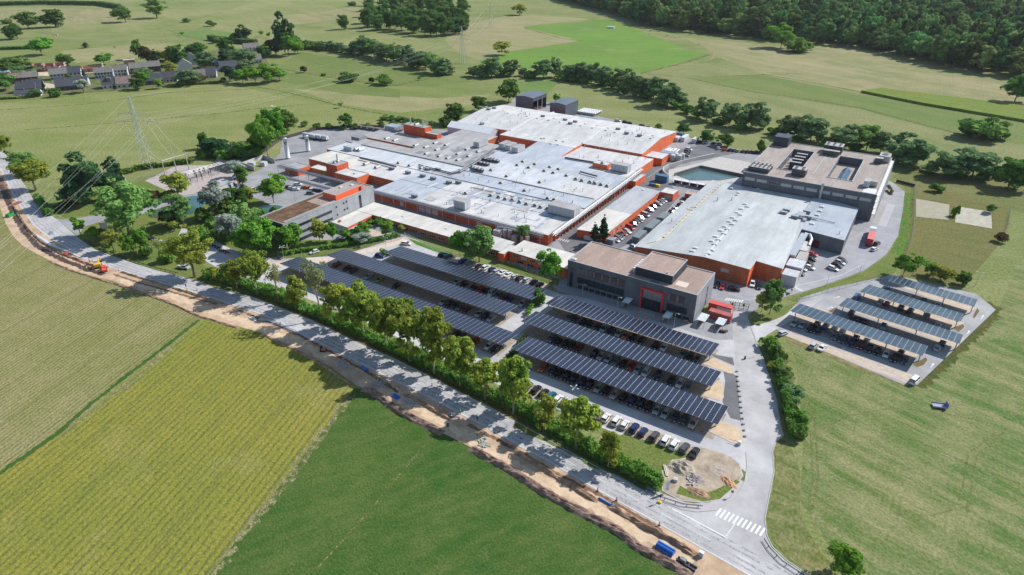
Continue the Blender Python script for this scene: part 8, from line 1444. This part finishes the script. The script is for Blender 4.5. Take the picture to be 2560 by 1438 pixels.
def pipes(px, a, n, L_, r, label, z=.05):
 x, y = G(*px); th = thing('pipe_bundle', label, 'pipes', (x, y, z), a, None, False); k = 0; rowz = 0
 for lay, cnt_ in enumerate(([3,2] if n >= 5 else [n])):
  for i in range(cnt_): MB().tube([(-L_ / 2,(i - (cnt_ - 1) / 2) * 2 * r, r + lay * 1.75 * r),(L_ / 2,(i - (cnt_ - 1) / 2) * 2 * r, r + lay * 1.75 * r)], r, 10).build('pipe', blu, th)
 for u in (-L_ * .3, L_ * .3): MB().box(u - .06, u + .06,-r * 3.1, r * 3.1,0,.06).build('batten', M('wood slat', (.3,.2,.12),.8), th)
rd = math.atan2(G(1700,1370)[1] - G(1640,1335)[1], G(1700,1370)[0] - G(1640,1335)[0])
pipes((1663,1376), rd, 5,4.0,.34, 'bundle of five thick blue pipes on the works strip, nearest the junction'); pipes((990,993), rd - .05,3,2.6,.24, 'short bundle of blue pipes on the works strip beside the stones'); pipes((911,922), rd, 2,3,.22, 'pair of blue pipes in the shaded trench'); pipes((1512,1256), rd, 1,3.4,.25, 'single blue pipe laid in the trench'); pipes((1534,1267), rd, 1,1.6,.25, 'short blue pipe end in the trench beside the longer one')
th = thing('white_pipes', 'long bundle of white plastic pipes beside the trench', 'pipes', (*G(675,808),.05))
for k in range(4): q = off([Vector(G(*p)) for p in ((648,799),(670,801),(700,812),(738,829))], k * .25 - .4); MB().tube([(p.x, p.y, .18 + .05 * (k % 2)) for p in q], .11,6).build('pipe', M('bluish white plastic', (.55,.6,.66),.4), th)
th = thing('white_slab_stack', 'white slabs lying at the end of the white pipes', 'slabs', (*G(632,799),.04), rd, None, False); MB().box(-2.2,2.2,-.25,.25,0,.25).build('slab', whitem, th); MB().box(-2.2,1,.4,.8,0,.25).build('slab', whitem, th)
th = thing('cable_duct', 'pale plastic sheeting laid along the left trench edge', 'sheeting', (*G(120,610),.06)); q = [Vector(G(*p)) for p in ((90,588),(110,600),(130,614),(143,620),(165,628),(195,641),(220,650))]; m = MB()
for i in range(len(q) - 1): d = (q[i + 1] - q[i]).normalized(); n_ = Vector((-d.y, d.x)) * rnd.uniform(.3,.6); m.prism([q[i] - n_, q[i + 1] - n_, q[i + 1] + n_, q[i] + n_], .05, rnd.uniform(.15,.35))
m.build('sheet', M('pale sheeting', (.5,.54,.6),.4, var=.15), th)
def stones(px, n, sp, label):
 x, y = G(*px); m = MB(); r = random.Random(int(px[0]))
 for i in range(n):
  a, b = r.gauss(0, sp), r.gauss(0, sp * .6); s = r.uniform(.15,.38); ca, sa = math.cos(.5), math.sin(-.5); m.obox(x + a * ca - b * sa, y + a * sa + b * ca, 0, s * r.uniform(.6,1.3), s * 1.6, s, r.uniform(0,3))
 tag(m.build('stone_heap', M('white rubble', (.45,.42,.37),.9, var=.25, scale=2, col2=(.62,.59,.53))), label, 'stones', None, 'stuff')
stones((858,913),90,1.4, 'heap of pale rubble in the tree shade, leftmost of four'); stones((947,962),80,1.3, 'heap of pale rubble beside the heathery bank'); stones((1028,1003),90,1.3, 'heap of pale rubble beside the short blue pipes'); stones((1212,1108),70,1.1, 'heap of pale rubble by the brown bush at the field corner'); stones((1728,1208),40,.9, 'grey stones on the churned junction corner')
def heap(px, rx, ry, h, mat, label, seed, a=0):
 x, y = G(*px); rs = random.Random(seed); m = MB(); nr, na = 9,22; vs = []
 for i in range(nr + 1):
  t = i / nr
  for j in range(na):
   an = 2 * PI * j / na; w = 1 + .22 * noise.noise(Vector((math.cos(an) * 1.4, math.sin(an) * 1.4, seed))); vs.append((rx * t * math.cos(an) * w, ry * t * math.sin(an) * w, h * (1 - t * t) ** 1.2 * (.85 + .9 * noise.noise(Vector((t * math.cos(an) * 3, t * math.sin(an) * 3, seed + 5)))) - (.06 if i == nr else 0) + rs.uniform(-.1,.1) * h))
 m.v = vs
 for i in range(nr):
  for j in range(na): j2 = (j + 1) % na; m.f.append((i * na + j, (i + 1) * na + j, (i + 1) * na + j2, i * na + j2)); m.m.append(0)
 o = m.build('spoil_heap', mat); o.location = (x, y, .1); o.rotation_euler = (0,0, a); tag(o, label, 'heap')
heap((1705,1172),3.6,2.8,1.2, M('grey sand', (.33,.28,.21),.95, var=.12, scale=1, bump=.4), 'grey sand heap with a sharp shaded face at the junction corner', 1); heap((1820,1205),2.6,1.3,.55, M('orange clay', (.46,.26,.14),.95, var=.2, scale=1, bump=.6), 'orange clay heap beside the kerb of the junction', 2,-.5); heap((1737,1195),2.8,1.5,.7, M('lilac gravel', (.27,.23,.22),.95, var=.3, scale=2, bump=.6), 'lilac grey gravel heap beside the grey stones', 3); heap((1745,1232),3.0,1.6,.4, brown, 'low brown spoil mound on the junction corner', 4); heap((1800,1178),3.2,2.4,.2, M('pinkish grit', (.33,.27,.22),.95, var=.2, scale=2), 'thin spread of pinkish grit inside the curved kerb', 6)
th = thing('timber_beams', 'two pale beams lying on the grass beside the grey sand', 'beams', (*G(1664,1178),.12), rd - .9, None, False); MB().box(-1.9,1.9,-.3,-.1,0,.25).build('beam', M('pale timber', (.6,.53,.42),.8), th); MB().box(-1.8,2.0,.05,.25,0,.25).build('beam', M('pale timber', (.6,.53,.42),.8), th)
th = thing('rubble_bag', 'white bulk bag beside the pale beams', 'bulk bag', (*G(1688,1203),.1),.3, None, False); MB().prism([(-.5,-.45),(.5,-.5),(.48,.5),(-.45,.5)], 0,.8).build('bag', M('bag white', (.6,.6,.6),.8), th); MB().tube([(-.4,0,.8),(0,0,1.05),(.4,0,.8)], .04,4).build('strap', whitem, th)
th = thing('site_cabinet', 'small white topped grey cabinet on the works strip near the junction', 'cabinet', (*G(1752,1391),.05), rd, None, False); MB().box(-.5,.5,-.35,.35,0,1.3).build('body', M('cab grey', (.4,.42,.45),.5), th); MB().box(-.55,.55,-.4,.4,1.3,1.4).build('lid', whitem, th)
th = thing('compactor_frame', 'dark steel sledge frame on the works strip, lowest machine in view', 'machine', (*G(1716,1412),.05), rd, None, False); MB().box(-2.2,2.2,-.6,-.4,0,.5).build('runner', darksteel, th); MB().box(-2.2,2.2,.4,.6,0,.5).build('runner', darksteel, th); MB().box(-1.5,-.2,-.4,.4,.3,1.2).build('engine', M('grey engine', (.2,.2,.19),.6), th); MB().tube([(.5,-.5,.5),(.7,0,1.3),(.5,.5,.5)], .06,5).build('hoop', steel, th)
x, y = G(1120,1066); th = thing('barrel', 'dark standing barrel on the works strip', 'barrel', (x, y, .04)); MB().cyl(x, y, .04,1.0,.35,14).build('drum', M('barrel dark', (.07,.08,.1),.5), th); MB().cyl(x, y, 1.0,1.04,.37,14).build('lid', darksteel, th)
th = thing('mini_excavator', 'small reddish excavator in the tree shade on the works strip', 'excavator', (*G(808,878),.04),.4, None, False); MB().box(-.9,.9,-.7,.7,0,.5).build('track', fan, th); MB().box(-.2,.9,-.6,.6,.55,1.2).build('body', M('brick red paint', (.5,.12,.07),.5), th); MB().box(-.7,-.2,-.5,.2,.55,1.9).build('cab', cglass, th); MB().tube([(-.8,.3,.9),(-2,.4,2),(-3,.4,1.1),(-3,.4,.2)], .12,5).build('boom', M('brick red paint', (.5,.12,.07),.5), th)
th = thing('compressor', 'dark work gear with blue hoses around the open pit by the road', 'work gear', (*G(1135,1042),.04), rd, None, False); MB().box(-1,.4,-.5,.5,.2,1.1).build('body', M('gear dark', (.08,.09,.12),.6), th); MB().tube([(.5,0,.3),(1.4,.6,.2),(2.2,.2,.3),(1.6,-.6,.2)], .12,6).build('hose', blu, th); MB().tube([(-.6,-.6,.3),(-.6,.6,.3)], .3,10).build('wheel', tyre, th)
for i, (px, lab) in enumerate((((1310,1068), ''),)[:0]): pass
def person(px, a, label, pose, top, trousers, group='road workers'):
 J = {'stand': [((0,0,.95),.13, None),((0,0,1.15),.125,0),((0,0,1.38),.15,1),((0,0,1.5),.06,2),((.02,0,1.62),.095,3),((.02,0,1.72),.08,4),((0,.1,.9),.09,0),((.03,.11,.5),.062,6),((0,.12,.08),.045,7),((.15,.12,.03),.035,8),((0,-.1,.9),.09,0),((.05,-.11,.5),.062,10),((-.02,-.12,.08),.045,11),((.13,-.12,.03),.035,12),((0,.2,1.42),.06,2),((.04,.26,1.15),.045,14),((.2,.24,.95),.035,15),((.26,.23,.88),.03,16),((0,-.2,1.42),.06,2),((.04,-.26,1.15),.045,18),((.18,-.24,.92),.035,19),((.24,-.23,.85),.03,20)],
  'bend': [((0,0,.9),.13, None),((.15,0,1.02),.125,0),((.4,0,1.12),.15,1),((.52,0,1.16),.06,2),((.64,0,1.16),.095,3),((.72,0,1.13),.08,4),((0,.1,.86),.09,0),((.06,.12,.48),.062,6),((-.02,.13,.08),.045,7),((.13,.13,.03),.035,8),((0,-.1,.86),.09,0),((.1,-.12,.48),.062,10),((.02,-.13,.08),.045,11),((.16,-.13,.03),.035,12),((.42,.2,1.08),.06,2),((.5,.24,.8),.045,14),((.62,.18,.56),.035,15),((.66,.16,.48),.03,16),((.42,-.2,1.08),.06,2),((.52,-.24,.82),.045,18),((.64,-.16,.58),.035,19),((.68,-.14,.5),.03,20)]}[pose]
 x, y = G(*px); me = bpy.data.meshes.new('person'); me.from_pydata([j[0] for j in J], [(j[2], i) for i, j in enumerate(J) if j[2] is not None], [])
 o = bpy.data.objects.new('person', me); C.objects.link(o); o.location = (x, y, .06); o.rotation_euler = (0,0, a); sk = o.modifiers.new('skin', 'SKIN'); sk.use_smooth_shade = True
 for i, j in enumerate(J): me.skin_vertices[0].data[i].radius = (j[1], j[1] * (1.25 if i in (1,2) else 1))
 me.skin_vertices[0].data[0].use_root = True; sub = o.modifiers.new('sub', 'SUBSURF'); sub.levels = sub.render_levels = 1
 dg = bpy.context.evaluated_depsgraph_get(); ev = o.evaluated_get(dg); nm = bpy.data.meshes.new_from_object(ev); o.modifiers.clear(); o.data = nm
 for m in (M('skin tone', (.45,.27,.19),.6), top, trousers, M('work boots', (.05,.035,.025),.8)):
  nm.materials.append(m)
 hd = Vector(J[4][0]); hands = [Vector(J[17][0]), Vector(J[21][0])]
 for p in nm.polygons:
  c = p.center; k = 1
  if (c - hd).length < .2: k = 0
  elif min((c - h).length for h in hands) < .09: k = 0
  elif c.z < .12: k = 3
  elif c.z < .93 and (pose == 'stand' and abs(c.y) < .19 or pose == 'bend' and c.x < .2): k = 2
  p.material_index = k
 tag(o, label, 'person', group); hm = MB(); t = Vector(J[5][0]); hm.cyl(t.x, t.y, t.z - .02, t.z + .07,.12,12, None, .07); h_ = hm.build('helmet', M('white helmet', (.75,.75,.7),.4)); h_.parent = o
 return o
hv = M('yellow green vest', (.50,.70,.05),.6); ho = M('orange jacket', (.75,.2,.03),.7); dk = M('dark work trousers', (.03,.035,.05),.8); wh = M('light shirt', (.6,.58,.55),.8)
person((225,657),2.0, 'worker in yellow green vest standing behind the excavator boom', 'stand', hv, dk); person((214,668),-.5, 'worker in pale shirt standing on the near trench edge', 'stand', wh, dk); person((217,674),-.2, 'worker bending down in a yellow vest beside the near trench edge', 'bend', hv, dk); person((203,676),.4, 'worker in dark clothes bending at the field edge of the trench', 'bend', M('dark jacket', (.08,.1,.07),.8), dk); person((1151,1036),2.5, 'worker in green vest by the pit in the tree shade', 'stand', M('green vest', (.1,.55,.12),.6), dk); person((1127,1046),.3, 'worker in light shirt bending beside the dark work gear', 'bend', wh, dk); person((1194,1052),2.2, 'dark dressed person standing on the shaded road', 'stand', M('navy jacket', (.02,.025,.05),.8), dk, 'people on the road')
def cow(x, y, a, col, label, group):
 J = [((0,0,1.05),.34, None),((.55,0,1.08),.33,0),((-.6,0,1.08),.33,0),((.95,0,1.1),.2,1),((1.3,0,.8),.16,3),((1.55,0,.5),.11,4),((.55,.2,.7),.1,1),((.57,.2,.4),.07,6),((.55,.2,.03),.06,7),((.55,-.2,.7),.1,1),((.5,-.2,.4),.07,9),((.5,-.2,.03),.06,10),((-.65,.2,.7),.14,2),((-.78,.2,.45),.07,12),((-.7,.2,.03),.06,13),((-.65,-.2,.7),.14,2),((-.76,-.2,.45),.07,15),((-.68,-.2,.03),.06,16),((-1.0,0,1.1),.05,2),((-1.06,0,.6),.03,18)]
 if not COW:
  me = bpy.data.meshes.new('cow'); me.from_pydata([j[0] for j in J], [(j[2], i) for i, j in enumerate(J) if j[2] is not None], []); o = bpy.data.objects.new('cow', me); C.objects.link(o); o.modifiers.new('skin', 'SKIN')
  for i, j in enumerate(J): me.skin_vertices[0].data[i].radius = (j[1], j[1])
  me.skin_vertices[0].data[0].use_root = True; s_ = o.modifiers.new('sub', 'SUBSURF'); s_.levels = s_.render_levels = 1; dg = bpy.context.evaluated_depsgraph_get(); nm = bpy.data.meshes.new_from_object(o.evaluated_get(dg)); bpy.data.objects.remove(o); nm.materials.append(col)
  hn = MB(); hn.tube([(1.28,.12,.95),(1.3,.3,1.0)], .05,5); hn.tube([(1.28,-.12,.95),(1.3,-.3,1.0)], .05,5); COW.append((nm, mesh_of(hn, 'ears', [M('cow ear', (.3,.22,.18),.8)])))
 o = bpy.data.objects.new('cow', COW[0][0]); C.objects.link(o); o.location = (x, y, 0); o.rotation_euler = (0,0, a); o.scale = (1.25,1.25,1.25); setmat(o, col); tag(o, label, 'cow', group); e = bpy.data.objects.new('ears', COW[0][1]); C.objects.link(e); e.parent = o
COW = []; cw = M('cream hide', (.62,.57,.48),.9, var=.1); cb = M('brown hide', (.25,.17,.12),.9)
for lst, where in (([(1549,233),(1553,237),(1563,234),(1571,236),(1578,241)], 'in the shade of the hedgerow behind the plant'),([(1615,83),(1620,80),(1627,79),(1623,86),(1656,89),(1664,93),(1668,91),(1688,95),(1748,112)], 'on the pasture in front of the forest'),([(680,270),(687,271)], 'on the mown field left of the plant'),([(178,48),(198,50),(288,120),(1,54)], 'in the far left meadow')):
 for i, p in enumerate(lst): x, y = G(*p); cow(x, y, rnd.uniform(0,6), cb if i % 4 == 2 else cw, f'{"brown" if i % 4 == 2 else "cream"} cow, {ORD[i]} from the left {where}', 'grazing cows')
x, y = G(1527,71); th = thing('field_shelter', 'pale sheeted store at the corner of the bright maize', 'store', (x, y, 0)); MB().box(x - 5, x + 5, y - 2, y + 2,0,2).build('wall', M('pale sheeting', (.5,.54,.6),.4, var=.15), th); MB().prism([(x - 5.3, y - 2.3),(x + 5.3, y - 2.3),(x + 5.3, y + 2.3),(x - 5.3, y + 2.3)], 2,2.3).build('roof', whitem, th)
x, y = G(418,110); th = thing('wooden_pole', 'lone wooden pole in the far meadow above the hamlet', 'pole', (x, y, 0)); MB().tube([(x, y, 0),(x, y, 11)], .22,6,0, True, .14).build('pole', bark_l, th); MB().box(x - .8, x + .8, y - .06, y + .06,10,10.2).build('cross_bar', bark, th)
th = thing('play_frame', 'red climbing frame beside the pond bank', 'climbing frame', (*G(424,567),.05),.2, None, False)
for u in (-1.8,0,1.8): MB().tube([(u, -.9,0),(u, 0,2.2),(u, .9,0)], .09,6).build('arch', redm, th)
MB().tube([(-1.8,0,2.2),(1.8,0,2.2)], .09,6).build('top_bar', redm, th)
for o in list(bpy.data.objects):
 if '_w' in o: del o['_w']
